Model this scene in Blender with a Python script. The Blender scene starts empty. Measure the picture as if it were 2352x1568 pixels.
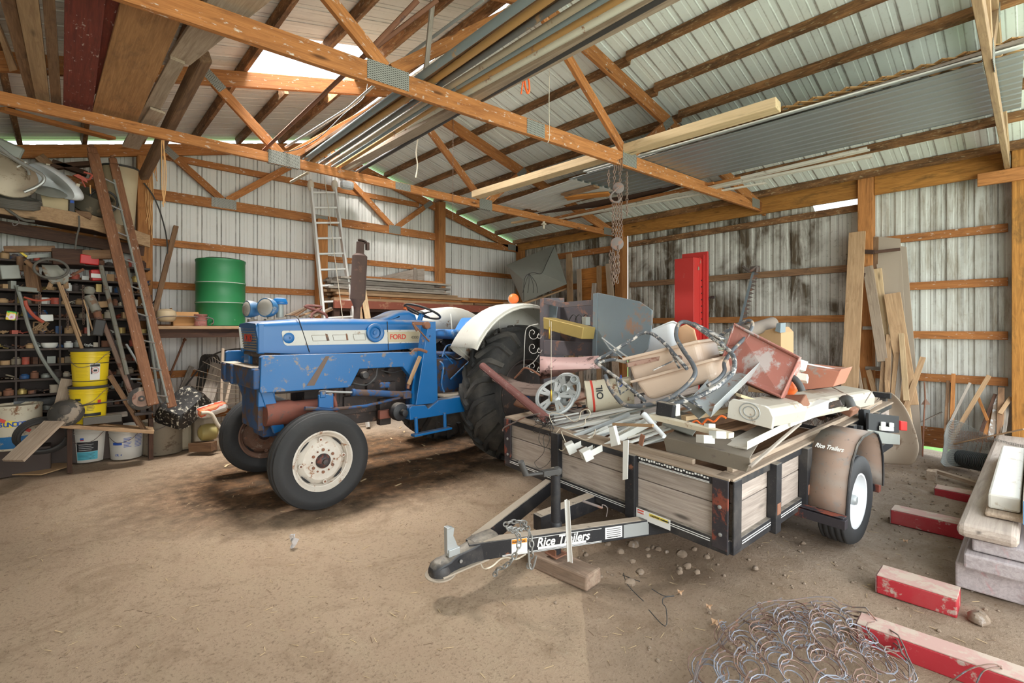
import bpy, bmesh, math, random
from mathutils import Vector, Matrix, Euler, noise as mnoise
random.seed(7)
SC = bpy.context.scene
COL = SC.collection
# ------------------------------------------------------------------ camera
FPX, HORZ, CXP, CAMH = 1115.0, 753.0, 1176.0, 1.45
YAW = math.radians(47.2)
cd = bpy.data.cameras.new('camera'); cam = bpy.data.objects.new('camera', cd); COL.objects.link(cam)
cam.location = (0, 0, CAMH)
cam.rotation_euler = (math.pi/2, 0, YAW - math.pi/2)
cd.sensor_width = 36.0; cd.lens = FPX/2352*36.0; cd.shift_y = -(784.0-HORZ)/2352
cd.clip_start = 0.05; cd.clip_end = 300
SC.camera = cam
# ------------------------------------------------------------------ view
SC.view_settings.view_transform = 'Standard'; SC.view_settings.look = 'None'
SC.view_settings.gamma = 1.0; SC.view_settings.use_curve_mapping = False
SC.view_settings.exposure = 0.55
SC.cycles.max_bounces = 8; SC.cycles.diffuse_bounces = 6
# ------------------------------------------------------------------ daylight
W = bpy.data.worlds.new('sky'); SC.world = W; W.use_nodes = True
wn = W.node_tree.nodes; wl = W.node_tree.links
bg = wn['Background']; bg.inputs['Strength'].default_value = 2.0
tc = wn.new('ShaderNodeTexCoord'); sx = wn.new('ShaderNodeSeparateXYZ'); cr = wn.new('ShaderNodeValToRGB')
wl.new(tc.outputs['Generated'], sx.inputs[0]); wl.new(sx.outputs['Z'], cr.inputs[0]); wl.new(cr.outputs[0], bg.inputs['Color'])
cr.color_ramp.elements[0].position = 0.0; cr.color_ramp.elements[0].color = (.80, .86, .84, 1)
cr.color_ramp.elements[1].position = 0.5; cr.color_ramp.elements[1].color = (.80, .91, 1.0, 1)
def area(name, loc, target, sx_, sy_, power, col=(1, 1, 1)):
    l = bpy.data.lights.new(name, 'AREA'); l.shape = 'RECTANGLE'; l.size = sx_; l.size_y = sy_; l.energy = power; l.color = col
    o = bpy.data.objects.new(name, l); COL.objects.link(o); o.location = loc
    o.rotation_euler = (Vector(target)-Vector(loc)).to_track_quat('-Z', 'Y').to_euler()
    return o
area('daylight_front_door', (2.6, -2.6, 1.6), (3.6, 4.0, 2.1), 7.0, 2.6, 215, (1.0, .985, .955))
area('daylight_side_door', (8.2, -1.4, 1.9), (3.5, 2.0, .8), 3.0, 2.6, 60, (.86, .93, 1.0))
area('daylight_roof_panel', (1.5, 5.3, 5.6), (2.0, 4.9, 0), 1.6, 1.4, 950, (1, .97, .92))
# ------------------------------------------------------------------ pixel -> place (depth always from a real plane)
_F = Vector((math.cos(YAW), math.sin(YAW), 0)); _R = Vector((math.sin(YAW), -math.cos(YAW), 0))
CAM = Vector((0, 0, CAMH))
def ray(u, v): return _F + _R*((u-CXP)/FPX) + Vector((0, 0, (HORZ-v)/FPX))
def at(u, v, X=None, Y=None, Z=None, D=None):
    d = ray(u, v)
    t = X/d.x if X is not None else Y/d.y if Y is not None else (Z-CAMH)/d.z if Z is not None else D
    return CAM + d*t
# ------------------------------------------------------------------ mesh builder
class MB:
    def __init__(s): s.v = []; s.f = []; s.g = []; s.r = []; s.smooth = []; s.mi = []
    def add(s, vs, fs, gs=None, smooth=False, mi=0):
        b = len(s.v); rr = random.random()
        off = Vector((random.uniform(-9, 9), random.uniform(-9, 9), random.uniform(-9, 9))) if gs is not None else Vector()
        for i, p in enumerate(vs):
            s.v.append(tuple(p)); g = (gs[i]+off) if gs is not None else Vector(p); s.g.append(tuple(g)); s.r.append(rr)
        for f in fs: s.f.append([b+i for i in f]); s.smooth.append(smooth); s.mi.append(mi)
        return s
    def box(s, c, size, M=None, mi=0, taper=None):
        hx, hy, hz = [k/2 for k in size]; L = []
        for sz in (-1, 1):
            for a, b in ((-1, -1), (1, -1), (1, 1), (-1, 1)):
                k = taper if (taper and sz > 0) else (1, 1)
                L.append(Vector((a*hx*k[0], b*hy*k[1], sz*hz)))
        m = M or Matrix.Identity(3); c = Vector(c)
        # grain runs along the longest side
        ax = max(range(3), key=lambda i: size[i]); G = []
        for p in L:
            q = [p.x, p.y, p.z]; a = q.pop(ax); G.append(Vector((a, q[0], q[1])))
        return s.add([c + m @ p for p in L], [(0, 3, 2, 1), (4, 5, 6, 7), (0, 1, 5, 4), (1, 2, 6, 5), (2, 3, 7, 6), (3, 0, 4, 7)], G, mi=mi)
    def beam(s, p0, p1, w, h, up=(0, 0, 1), mi=0, cut0=0, cut1=0):
        """bar from p0 to p1, w across, h along `up`."""
        p0 = Vector(p0); p1 = Vector(p1); d = p1-p0; L = d.length; x = d.normalized(); u = Vector(up)
        if abs(x.dot(u.normalized())) > .97: u = Vector((1, 0, 0)) if abs(x.x) < .9 else Vector((0, 1, 0))
        y = u.cross(x).normalized(); z = x.cross(y)
        vs = []; gs = []
        for e, (a, cut) in enumerate(((0, cut0), (L, cut1))):
            for b, c in ((-1, -1), (1, -1), (1, 1), (-1, 1)):
                aa = a + cut*c*h/2
                vs.append(p0 + x*aa + y*(b*w/2) + z*(c*h/2)); gs.append(Vector((aa, b*w/2, c*h/2)))
        return s.add(vs, [(0, 3, 2, 1), (4, 5, 6, 7), (0, 1, 5, 4), (1, 2, 6, 5), (2, 3, 7, 6), (3, 0, 4, 7)], gs, mi=mi)
    def tube(s, pts, r, n=8, closed=False, mi=0, cap=True, smooth=True):
        pts = [Vector(p) for p in pts]; N = len(pts); rs = r if isinstance(r, (list, tuple)) else [r]*N
        t0 = (pts[1]-pts[0]).normalized(); u = t0.orthogonal().normalized(); vs = []; gs = []; L = 0
        for i in range(N):
            if closed: t = (pts[(i+1) % N]-pts[i-1]).normalized()
            else: t = (pts[min(i+1, N-1)]-pts[max(i-1, 0)]).normalized()
            u = (u - t*u.dot(t)); u = u.normalized() if u.length > 1e-6 else t.orthogonal().normalized()
            w = t.cross(u)
            if i: L += (pts[i]-pts[i-1]).length
            for k in range(n):
                a = 2*math.pi*k/n; o = u*math.cos(a)*rs[i]+w*math.sin(a)*rs[i]
                vs.append(pts[i]+o); gs.append(Vector((L, math.cos(a)*rs[i], math.sin(a)*rs[i])))
        fs = []
        M_ = N if closed else N-1
        for i in range(M_):
            j = (i+1) % N
            for k in range(n):
                k2 = (k+1) % n; fs.append((i*n+k, i*n+k2, j*n+k2, j*n+k))
        s.add(vs, fs, gs, smooth=smooth, mi=mi)
        if cap and not closed:
            b = len(s.v)-N*n
            for q in (list(range(n))[::-1], [(N-1)*n+k for k in range(n)]):
                s.f.append([b+i for i in q]); s.smooth.append(False); s.mi.append(mi)
        return s
    def lathe(s, prof, c=(0, 0, 0), axis=(0, 0, 1), n=24, mi=0, smooth=True, sq=(1, 1), x0=None, cap=True):
        """prof: (radius, height) pairs along `axis` from c."""
        z = Vector(axis).normalized(); x = Vector(x0).normalized() if x0 else z.orthogonal().normalized()
        if x0: x = (x-z*x.dot(z)).normalized()
        y = z.cross(x); c = Vector(c); vs = []; gs = []; fs = []
        for r, h in prof:
            for k in range(n):
                a = 2*math.pi*k/n; ca, sa = math.cos(a)*r*sq[0], math.sin(a)*r*sq[1]
                vs.append(c+z*h+x*ca+y*sa); gs.append(Vector((ca, sa, h)))
        for i in range(len(prof)-1):
            for k in range(n):
                k2 = (k+1) % n; fs.append((i*n+k, i*n+k2, (i+1)*n+k2, (i+1)*n+k))
        if cap and prof[0][0] > 1e-5: fs.append(tuple(range(n))[::-1])
        if cap and prof[-1][0] > 1e-5: fs.append(tuple((len(prof)-1)*n+k for k in range(n)))
        return s.add(vs, fs, gs, smooth=smooth, mi=mi)
    def prism(s, poly, th, M=None, mi=0, smooth=False, ctr=True):
        """poly in local xy, extruded th along local z; M a 4x4."""
        M = M or Matrix.Identity(4); n = len(poly); z0, z1 = (-th/2, th/2) if ctr else (0, th)
        L = [Vector((p[0], p[1], z0)) for p in poly]+[Vector((p[0], p[1], z1)) for p in poly]
        fs = [tuple(range(n))[::-1], tuple(range(n, 2*n))]+[(i, (i+1) % n, n+(i+1) % n, n+i) for i in range(n)]
        return s.add([M @ p for p in L], fs, [p.copy() for p in L], mi=mi, smooth=smooth)
    def quadsheet(s, pts, th, mi=0):
        """a thin solid sheet through 3D polygon pts, th thick along its normal."""
        P = [Vector(p) for p in pts]; n = len(P); nrm = Vector()
        for i in range(n): nrm += (P[i]-P[0]).cross(P[(i+1) % n]-P[0])
        nrm.normalize(); x = (P[1]-P[0]).normalized(); y = nrm.cross(x)
        gs = [Vector(((p-P[0]).dot(x), (p-P[0]).dot(y), k)) for k in (0, th) for p in P]
        vs = [p-nrm*th/2 for p in P]+[p+nrm*th/2 for p in P]
        fs = [tuple(range(n))[::-1], tuple(range(n, 2*n))]+[(i, (i+1) % n, n+(i+1) % n, n+i) for i in range(n)]
        return s.add(vs, fs, gs, mi=mi)
    def loft(s, rings, mi=0, smooth=True, closed=True, caps=True):
        n = len(rings[0]); vs = [Vector(p) for r in rings for p in r]; fs = []
        K = n if closed else n-1
        for i in range(len(rings)-1):
            for k in range(K):
                k2 = (k+1) % n; fs.append((i*n+k, i*n+k2, (i+1)*n+k2, (i+1)*n+k))
        if caps and closed: fs += [tuple(range(n))[::-1], tuple((len(rings)-1)*n+k for k in range(n))]
        return s.add(vs, fs, [v.copy() for v in vs], smooth=smooth, mi=mi)
    def build(s, name, mat, parent=None, bevel=0, origin=None, M=None, seg=2, sub=0, auto=True):
        me = bpy.data.meshes.new(name)
        vs = [Vector(p) for p in s.v]
        if M is not None:
            vs = [M @ p for p in vs]
        if parent is None and origin is None and vs:
            lo = [min(p[i] for p in vs) for i in range(3)]; hi = [max(p[i] for p in vs) for i in range(3)]
            origin = Vector(((lo[0]+hi[0])/2, (lo[1]+hi[1])/2, lo[2]))
        base = Vector(origin) if (origin is not None and parent is None) else Vector()
        if parent is not None:
            inv = WM(parent).inverted(); vs = [inv @ p for p in vs]
        else: vs = [p-base for p in vs]
        me.from_pydata(vs, [], s.f)
        a = me.attributes.new('gco', 'FLOAT_VECTOR', 'POINT'); a.data.foreach_set('vector', [c for g in s.g for c in g])
        b = me.attributes.new('rnd', 'FLOAT', 'POINT'); b.data.foreach_set('value', s.r)
        me.polygons.foreach_set('use_smooth', s.smooth)
        for m in (mat if isinstance(mat, (list, tuple)) else [mat]): me.materials.append(m)
        me.polygons.foreach_set('material_index', s.mi)
        me.update(); bm = bmesh.new(); bm.from_mesh(me); bmesh.ops.recalc_face_normals(bm, faces=bm.faces); bm.to_mesh(me); bm.free()
        if any(s.smooth) and auto:
            try: me.set_sharp_from_angle(angle=math.radians(42))
            except Exception: pass
        o = bpy.data.objects.new(name, me); COL.objects.link(o)
        if parent is not None: o.parent = parent
        else: o.location = base
        if bevel:
            md = o.modifiers.new('b', 'BEVEL'); md.width = bevel; md.segments = seg; md.limit_method = 'ANGLE'; md.angle_limit = math.radians(35)
            md.harden_normals = False
        if sub:
            md = o.modifiers.new('s', 'SUBSURF'); md.levels = sub; md.render_levels = sub
        return o
def WM(o):
    m = Matrix.LocRotScale(o.location, o.rotation_euler, o.scale)
    return WM(o.parent) @ m if o.parent else m
def tag(o, label, cat=None, group=None, kind=None):
    o['label'] = label
    if cat: o['category'] = cat
    if group: o['group'] = group
    if kind: o['kind'] = kind
    return o
def thing(name, label, cat, loc=(0, 0, 0), rz=0, group=None):
    o = bpy.data.objects.new(name, None); o.empty_display_size = .1; COL.objects.link(o)
    o.location = loc; o.rotation_euler = (0, 0, rz); return tag(o, label, cat, group)
def copytree(o, parent=None):
    c = o.copy(); COL.objects.link(c); c.parent = parent
    for ch in list(o.children): copytree(ch, c)
    return c
def struct(o, label=None):
    o['kind'] = 'structure'
    if label: o['label'] = label
    return o
def bez(pts, n=8):
    """Catmull-Rom through pts."""
    P = [Vector(p) for p in pts]; out = []
    for i in range(len(P)-1):
        a = P[max(i-1, 0)]; b = P[i]; c = P[i+1]; d = P[min(i+2, len(P)-1)]
        for k in range(n):
            t = k/n; out.append(.5*((2*b)+(c-a)*t+(2*a-5*b+4*c-d)*t*t+(3*b-a-3*c+d)*t**3))
    out.append(P[-1]); return out
# ------------------------------------------------------------------ materials
class NT:
    def __init__(s, name):
        s.m = bpy.data.materials.new(name); s.m.use_nodes = True; s.t = s.m.node_tree; s.n = s.t.nodes; s.l = s.t.links
        s.b = s.n['Principled BSDF']
        a = s.n.new('ShaderNodeAttribute'); a.attribute_name = 'gco'; s.co = a.outputs['Vector']
        r = s.n.new('ShaderNodeAttribute'); r.attribute_name = 'rnd'; s.rnd = r.outputs['Fac']
        s.geo = s.n.new('ShaderNodeNewGeometry'); s.pos = s.geo.outputs['Position']
    def set(s, k, v):
        if hasattr(v, 'is_output') or isinstance(v, bpy.types.NodeSocket): s.l.new(v, s.b.inputs[k])
        else: s.b.inputs[k].default_value = (*v, 1) if isinstance(v, (tuple, list)) and len(v) == 3 else v
    def inp(s, node, k, v):
        if isinstance(v, bpy.types.NodeSocket): s.l.new(v, node.inputs[k])
        elif v is not None: node.inputs[k].default_value = (*v, 1) if isinstance(v, (tuple, list)) and len(v) == 3 and node.inputs[k].type == 'RGBA' else v
    def scale(s, v, sc, add=None):
        m = s.n.new('ShaderNodeMapping'); s.l.new(v, m.inputs[0]); m.inputs['Scale'].default_value = sc; return m.outputs[0]
    def noise(s, v, scale=5, detail=4, rough=.6, dist=0):
        n = s.n.new('ShaderNodeTexNoise'); s.l.new(v, n.inputs['Vector'])
        for k, x in (('Scale', scale), ('Detail', detail), ('Roughness', rough), ('Distortion', dist)): n.inputs[k].default_value = x
        return n.outputs['Fac']
    def voro(s, v, scale=5, feat='F1', rand=1):
        n = s.n.new('ShaderNodeTexVoronoi'); n.feature = feat; s.l.new(v, n.inputs['Vector']); n.inputs['Scale'].default_value = scale
        n.inputs['Randomness'].default_value = rand
        return n.outputs['Distance']
    def ramp(s, fac, stops, interp='LINEAR'):
        n = s.n.new('ShaderNodeValToRGB'); s.l.new(fac, n.inputs[0]); e = n.color_ramp.elements; n.color_ramp.interpolation = interp
        while len(e) < len(stops): e.new(.5)
        for i, (p, c) in enumerate(stops):
            e[i].position = p; e[i].color = (*c, 1) if not isinstance(c, (int, float)) else (c, c, c, 1)
        return n.outputs[0]
    def th(s, fac, lo, hi): return s.ramp(fac, [(lo, 0), (hi, 1)])
    def mix(s, f, a, b, mode='MIX'):
        n = s.n.new('ShaderNodeMix'); n.data_type = 'RGBA'; n.blend_type = mode; n.clamp_result = True
        for k, v in ((0, f), (6, a), (7, b)):
            if isinstance(v, bpy.types.NodeSocket): s.l.new(v, n.inputs[k])
            else: n.inputs[k].default_value = (*v, 1) if isinstance(v, (tuple, list)) else v
        return n.outputs[2]
    def math(s, op, a, b=None, c=None):
        n = s.n.new('ShaderNodeMath'); n.operation = op
        for i, v in enumerate((a, b, c)):
            if v is None: continue
            if isinstance(v, bpy.types.NodeSocket): s.l.new(v, n.inputs[i])
            else: n.inputs[i].default_value = v
        return n.outputs[0]
    def sep(s, v):
        n = s.n.new('ShaderNodeSeparateXYZ'); s.l.new(v, n.inputs[0]); return n.outputs
    def bump(s, h, strength=.3, dist=.01, normal=None):
        n = s.n.new('ShaderNodeBump'); s.l.new(h, n.inputs['Height']); n.inputs['Strength'].default_value = strength; n.inputs['Distance'].default_value = dist
        if normal is not None: s.l.new(normal, n.inputs['Normal'])
        s.l.new(n.outputs[0], s.b.inputs['Normal']); return n.outputs[0]
def mul(c, k): return tuple(min(1, x*k) for x in c)
def wood(name, base, dark, stain=0.25, stainc=(.05, .035, .02), var=.5, rough=.75, grain=1.0, fleck=0, flc=(.75, .72, .66), knots=True):
    t = NT(name); co = t.co
    g1 = t.noise(t.scale(co, (1.2, 26*grain, 26*grain)), 3, 6, .65, 1.2)
    g2 = t.noise(t.scale(co, (.5, 7, 7)), 3, 3, .5, 2.0)
    c = t.mix(t.th(g1, .35, .7), base, dark)
    c = t.mix(t.math('MULTIPLY', t.th(g2, .45, .7), .5), c, mul(dark, .7))
    hs = t.n.new('ShaderNodeHueSaturation'); t.l.new(c, hs.inputs['Color'])
    t.l.new(t.math('ADD', t.math('MULTIPLY', t.rnd, var), 1-var/2), hs.inputs['Value']); c = hs.outputs[0]
    if knots:
        k = t.voro(t.scale(co, (1.6, 7, 7)), 1.0); c = t.mix(t.ramp(k, [(.05, .85), (.12, 0)]), c, mul(dark, .25))
    if stain:
        s1 = t.noise(t.scale(co, (1.5, 5, 5)), 2.2, 6, .7, .6); c = t.mix(t.math('MULTIPLY', t.th(s1, .62-stain*.3, .8-stain*.2), .8), c, stainc)
    if fleck:
        f = t.noise(t.scale(co, (9, 22, 22)), 2.0, 3, .6); c = t.mix(t.math('MULTIPLY', t.th(f, .68-fleck*.12, .74), .75), c, flc)
    t.set('Base Color', c); t.set('Roughness', rough); t.set('Specular IOR Level', .3)
    t.bump(g1, .25, .004); return t.m
def paint(name, base, under=None, wear=0, dirt=.3, dirtc=(.13, .09, .06), rough=.45, metal=0, sc=6, bump=.1, var=0, dust=0):
    """painted or bare surface with worn patches (under) and grime that lies in blotches."""
    t = NT(name); p = t.co; c = base
    if var: c = t.mix(t.math('MULTIPLY', t.rnd, var), base, mul(base, .5))
    n1 = t.noise(p, sc, 8, .68, .3); n2 = t.noise(p, sc*.35, 5, .6); n3 = t.noise(p, sc*9, 3, .6)
    if isinstance(c, tuple): c = t.mix(n2, mul(base, .88), mul(base, 1.08))
    if dirt: c = t.mix(t.math('MULTIPLY', t.th(n2, .62-dirt*.35, .85), min(1, dirt*1.3)), c, dirtc)
    rr = rough
    if under is not None and wear:
        w = t.th(t.math('ADD', n1, t.math('MULTIPLY', n3, .08)), .74-wear*.42, .80-wear*.42); c = t.mix(w, c, under)
    if dirt: c = t.mix(t.math('MULTIPLY', t.th(n3, .62, .72), dirt*.5), c, dirtc)
    if dust:
        u = t.math('MULTIPLY', t.th(t.sep(t.geo.outputs['Normal'])[2], .45, .95), t.th(n1, .30, .62)); c = t.mix(t.math('MULTIPLY', u, dust), c, (.36, .31, .25))
    t.set('Base Color', c); t.set('Roughness', t.math('ADD', t.math('MULTIPLY', n2, .3), rough-.12)); t.set('Metallic', metal)
    if bump: t.bump(n1, bump, .006)
    return t.m
def flat(name, c, rough=.6, metal=0, emit=0):
    t = NT(name); t.set('Base Color', c); t.set('Roughness', rough); t.set('Metallic', metal)
    if emit: t.set('Emission Color', c); t.set('Emission Strength', emit)
    return t.m
BIRD = (.70, .68, .62)
M = {}
M['fir'] = wood('orange_fir', (.47, .195, .062), (.29, .105, .032), .2, (.12, .05, .02), .35, fleck=.45, flc=BIRD)
M['fir2'] = wood('orange_fir_clean', (.50, .215, .068), (.30, .12, .038), .2, (.12, .055, .02), .3)
M['hdr'] = wood('header_fir', (.50, .23, .055), (.29, .12, .025), .35, (.10, .06, .02), .25)
M['purlin'] = wood('stained_purlin', (.40, .20, .085), (.20, .09, .035), .85, (.055, .03, .016), .35, fleck=.75, flc=(.52, .40, .24))
M['brown'] = wood('old_brown_board', (.30, .175, .095), (.17, .09, .05), .35, (.07, .04, .03), .6)
M['tan'] = wood('tan_board', (.47, .31, .175), (.33, .20, .11), .3, (.18, .10, .06), .35)
M['pale'] = wood('pale_new_board', (.62, .46, .28), (.50, .34, .19), .12, (.3, .2, .12), .3)
M['grey'] = wood('weathered_grey_board', (.43, .375, .32), (.27, .225, .19), .25, (.15, .11, .08), .45)
M['dusty'] = wood('dusty_board', (.43, .34, .255), (.30, .22, .16), .2, (.2, .14, .1), .3)
M['orangeply'] = wood('orange_plywood', (.60, .25, .06), (.42, .15, .03), .3, (.2, .08, .03), .3)
M['redwood'] = wood('red_painted_board', (.20, .045, .03), (.12, .03, .025), .2, (.07, .03, .02), .25, fleck=.5, flc=(.6, .5, .44), knots=False)
M['dark'] = wood('dark_board', (.10, .05, .03), (.05, .025, .018), .3, (.02, .012, .01), .5)
M['ladderwood'] = wood('painted_ladder_wood', (.29, .135, .07), (.17, .075, .04), .25, (.06, .03, .02), .2, fleck=.35, flc=(.6, .52, .44), knots=False)
M['deck'] = wood('grey_trailer_deck_board', (.44, .375, .325), (.29, .235, .20), .15, (.22, .16, .12), .3, grain=1.4)
M['oldgrey'] = wood('silver_old_barn_board', (.34, .30, .26), (.19, .16, .13), .3, (.12, .09, .06), .6)
def panel(name, base, streak, amt, period=.229, seam=.6, lowdirt=0, seamc=(.16, .14, .12), spec=.25, metal=0, rough=.55):
    """ribbed sheet metal: gco.x runs across the ribs, gco.y along them."""
    t = NT(name); xyz = t.sep(t.co); c = t.mix(t.noise(t.scale(t.co, (1, .6, 1)), 1.2, 4, .6), mul(base, .86), base)
    hv = amt > .8
    st = t.noise(t.scale(t.co, (7 if hv else 16, .9 if hv else 1.4, 1)), 1.0, 7, .72, .5); st2 = t.noise(t.scale(t.co, (1.7, 1.5 if hv else 1.1, 1)), 1.0, 4, .6, .4)
    s = t.math('MULTIPLY', t.th(st, .36, .56) if hv else t.th(st, .42, .66), t.th(st2, .40, .56) if hv else t.th(st2, .60-amt*.35, .80-amt*.3)); c = t.mix(t.math('MULTIPLY', s, min(1, .35+amt)), c, streak)
    sp = t.noise(t.co, 26, 5, .7); c = t.mix(t.math('MULTIPLY', t.th(sp, .58, .70), .25+amt*.4), c, mul(streak, 1.4))
    fr = t.math('FRACT', t.math('DIVIDE', xyz[0], period))
    e = None
    for q in (.13, .19, .39, .62):
        d = t.math('ABSOLUTE', t.math('SUBTRACT', fr, q)); k = t.ramp(d, [(.008, 1), (.03, 0)]); e = k if e is None else t.math('MAXIMUM', e, k) if q < .5 else t.math('MAXIMUM', e, t.math('MULTIPLY', k, .45))
    sn = t.noise(t.scale(t.co, (1, .9, 1)), 3, 5, .7); c = t.mix(t.math('MULTIPLY', t.math('MULTIPLY', e, t.th(sn, .30, .60)), seam), c, seamc)
    if lowdirt: c = t.mix(t.math('MULTIPLY', t.ramp(xyz[1], [(0.0, 1), (lowdirt, 0)]), .6), c, streak)
    t.set('Base Color', c); t.set('Roughness', rough); t.set('Metallic', metal); t.set('Specular IOR Level', spec)
    return t.m
M['roof_l'] = panel('roof_sheet_dusty', (.70, .655, .59), (.25, .20, .16), .25, seam=.75)
M['roof_r'] = panel('roof_sheet_pale', (.80, .86, .84), (.24, .20, .17), .15, seam=.7)
M['wall_b'] = panel('wall_sheet_white', (.74, .73, .70), (.40, .35, .28), .12, seam=.8)
M['wall_r'] = panel('wall_sheet_stained', (.60, .585, .54), (.10, .075, .05), 1.15, seam=.6)
M['wall_r2'] = panel('wall_sheet_worn', (.66, .665, .62), (.27, .225, .165), .72, seam=.8)
M['tinshiny'] = panel('new_steel_sheet', (.36, .39, .40), (.28, .30, .31), .1, period=.1, seam=.0, metal=.65, rough=.38)
M['tinwhite'] = panel('white_steel_sheet', (.60, .59, .56), (.4, .37, .33), .2, period=.1, seam=.2)
BLUE = (.004, .115, .33)
M['blue'] = paint('tractor_blue', BLUE, (.20, .17, .16), .10, .16, (.10, .12, .16), .34, sc=5, dust=.8)
M['bluew'] = paint('worn_tractor_blue', BLUE, (.21, .17, .14), .30, .2, (.12, .12, .13), .42, sc=9, dust=.7)
M['bluedirty'] = paint('grimy_blue', (.015, .085, .24), (.10, .06, .045), .5, .6, (.035, .025, .022), .6, sc=9)
M['cream'] = paint('cream_paint', (.62, .60, .54), (.28, .16, .09), .22, .3, (.30, .24, .17), .5, sc=7)
M['creamrust'] = paint('wheel_cream', (.62, .57, .50), (.30, .16, .09), .30, .5, (.36, .26, .18), .55, sc=16)
M['rustwheel'] = paint('rusty_wheel', (.20, .11, .075), (.35, .27, .22), .30, .5, (.07, .04, .03), .75, sc=12)
M['grime'] = paint('engine_grime', (.06, .045, .04), (.16, .09, .06), .3, .5, (.02, .016, .014), .7, sc=14)
M['rust'] = paint('rust_brown', (.24, .105, .06), (.10, .06, .05), .35, .4, (.08, .05, .04), .8, sc=10)
M['redrust'] = paint('red_brown_casting', (.22, .07, .045), (.10, .07, .06), .3, .4, (.05, .035, .03), .7, sc=10)
M['rustpale'] = paint('pale_rust', (.33, .20, .15), (.20, .09, .06), .3, .5, (.30, .25, .2), .8, sc=7)
M['muffler'] = paint('muffler_brown', (.085, .05, .04), (.13, .07, .05), .3, .3, (.04, .03, .03), .8, sc=12)
M['black'] = paint('dusty_black_steel', (.016, .016, .019), (.22, .09, .05), .10, .30, (.26, .22, .18), .5, sc=9, dust=.8)
M['blackrust'] = paint('rusty_black_steel', (.03, .025, .03), (.20, .05, .03), .42, .25, (.25, .2, .16), .55, sc=7)
M['blackmat'] = flat('black_matt', (.018, .018, .02), .7)
M['deckdirt'] = paint('dust_on_steel', (.36, .30, .235), (.08, .07, .06), .2, .2, (.2, .16, .12), .85, sc=8)
M['rubber'] = paint('dusty_rubber', (.026, .026, .027), None, 0, .22, (.13, .115, .10), .72, sc=7, bump=.15)
M['rubberg'] = paint('muddy_rubber', (.035, .034, .033), None, 0, .5, (.20, .175, .145), .85, sc=8, bump=.2)
M['vinylblue'] = paint('blue_vinyl', (.035, .16, .42), (.16, .24, .38), .35, .1, (.1, .12, .15), .42, sc=5)
M['steel'] = paint('bare_steel', (.42, .42, .41), (.20, .12, .08), .12, .2, (.2, .17, .14), .4, metal=.7, sc=9)
M['galv'] = paint('galvanised_steel', (.42, .44, .44), None, 0, .25, (.25, .22, .18), .45, metal=.45, sc=14)
M['galvdull'] = paint('dull_galvanised', (.30, .31, .28), None, 0, .35, (.15, .15, .12), .5, metal=.25, sc=6)
M['alu'] = paint('aluminium', (.76, .75, .72), None, 0, .25, (.34, .31, .27), .4, metal=.35, sc=9)
M['plate'] = None
M['white'] = paint('white_paint', (.76, .76, .72), (.45, .40, .32), .10, .2, (.45, .38, .3), .45, sc=9)
M['whitedirty'] = paint('dirty_white_enamel', (.66, .62, .55), (.36, .27, .2), .22, .35, (.36, .29, .21), .6, sc=9)
M['peel'] = paint('peeling_white_on_steel', (.62, .58, .53), (.09, .10, .115), .62, .2, (.25, .18, .12), .55, sc=16)
M['peeldark'] = paint('dark_steel_paint_specks', (.11, .12, .135), (.42, .33, .25), .38, .2, (.25, .18, .12), .45, sc=16)
M['pink'] = paint('pink_enamel', (.62, .40, .38), (.13, .075, .07), .33, .15, (.3, .2, .2), .4, sc=9)
M['bluesteel'] = paint('blue_grey_sheet', (.20, .245, .275), (.33, .20, .14), .33, .3, (.10, .10, .11), .5, metal=.15, sc=4)
M['darksheet'] = paint('dark_burnt_sheet', (.115, .10, .11), (.24, .13, .10), .35, .4, (.05, .045, .05), .55, sc=8)
M['gold'] = paint('brass_yellow', (.47, .34, .11), (.22, .13, .06), .25, .35, (.18, .12, .06), .38, metal=.35, sc=8)
M['beige'] = paint('beige_plastic', (.62, .47, .36), None, 0, .10, (.35, .25, .18), .32, sc=3, bump=.02)
M['whiteplastic'] = paint('white_plastic', (.74, .77, .80), None, 0, .12, (.5, .5, .5), .35, sc=4, bump=.02)
M['canwhite'] = paint('rusting_cream_can', (.62, .56, .43), (.24, .12, .06), .34, .3, (.3, .2, .12), .5, sc=9)
M['redcab'] = paint('red_steel_cabinet', (.52, .035, .03), (.45, .28, .25), .13, .12, (.35, .06, .05), .42, sc=5)
M['redbin'] = paint('dusty_red_steel', (.36, .13, .10), (.42, .35, .33), .45, .4, (.33, .25, .22), .65, sc=4)
M['orange'] = flat('orange_plastic', (.85, .16, .03), .45)
M['green'] = paint('drum_green', (.018, .17, .055), (.35, .42, .36), .06, .2, (.05, .12, .07), .42, sc=9)
M['yellow'] = paint('bucket_yellow', (.80, .58, .015), None, 0, .08, (.4, .3, .05), .35, sc=6, bump=.02)
M['bucketwhite'] = paint('bucket_white', (.66, .63, .57), None, 0, .28, (.36, .29, .2), .45, sc=6)
M['tanmetal'] = paint('tan_old_can', (.27, .225, .165), (.13, .09, .06), .3, .4, (.1, .07, .05), .6, sc=6)
M['enamel'] = paint('speckled_sink', (.016, .014, .013), (.62, .57, .46), .34, .1, (.2, .16, .1), .35, sc=26)
M['card'] = paint('cardboard', (.46, .29, .15), None, 0, .25, (.3, .19, .1), .8, sc=5)
M['cardtan'] = paint('pale_fibreboard', (.60, .47, .29), None, 0, .3, (.38, .26, .15), .8, sc=4)
M['sheetgrey'] = paint('grey_tan_panel', (.36, .29, .225), None, 0, .3, (.26, .2, .15), .8, sc=4)
M['hose'] = flat('black_hose', (.045, .042, .04), .55)
M['rope'] = paint('pale_rope', (.62, .55, .44), None, 0, .2, (.4, .3, .2), .9, sc=20)
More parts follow.
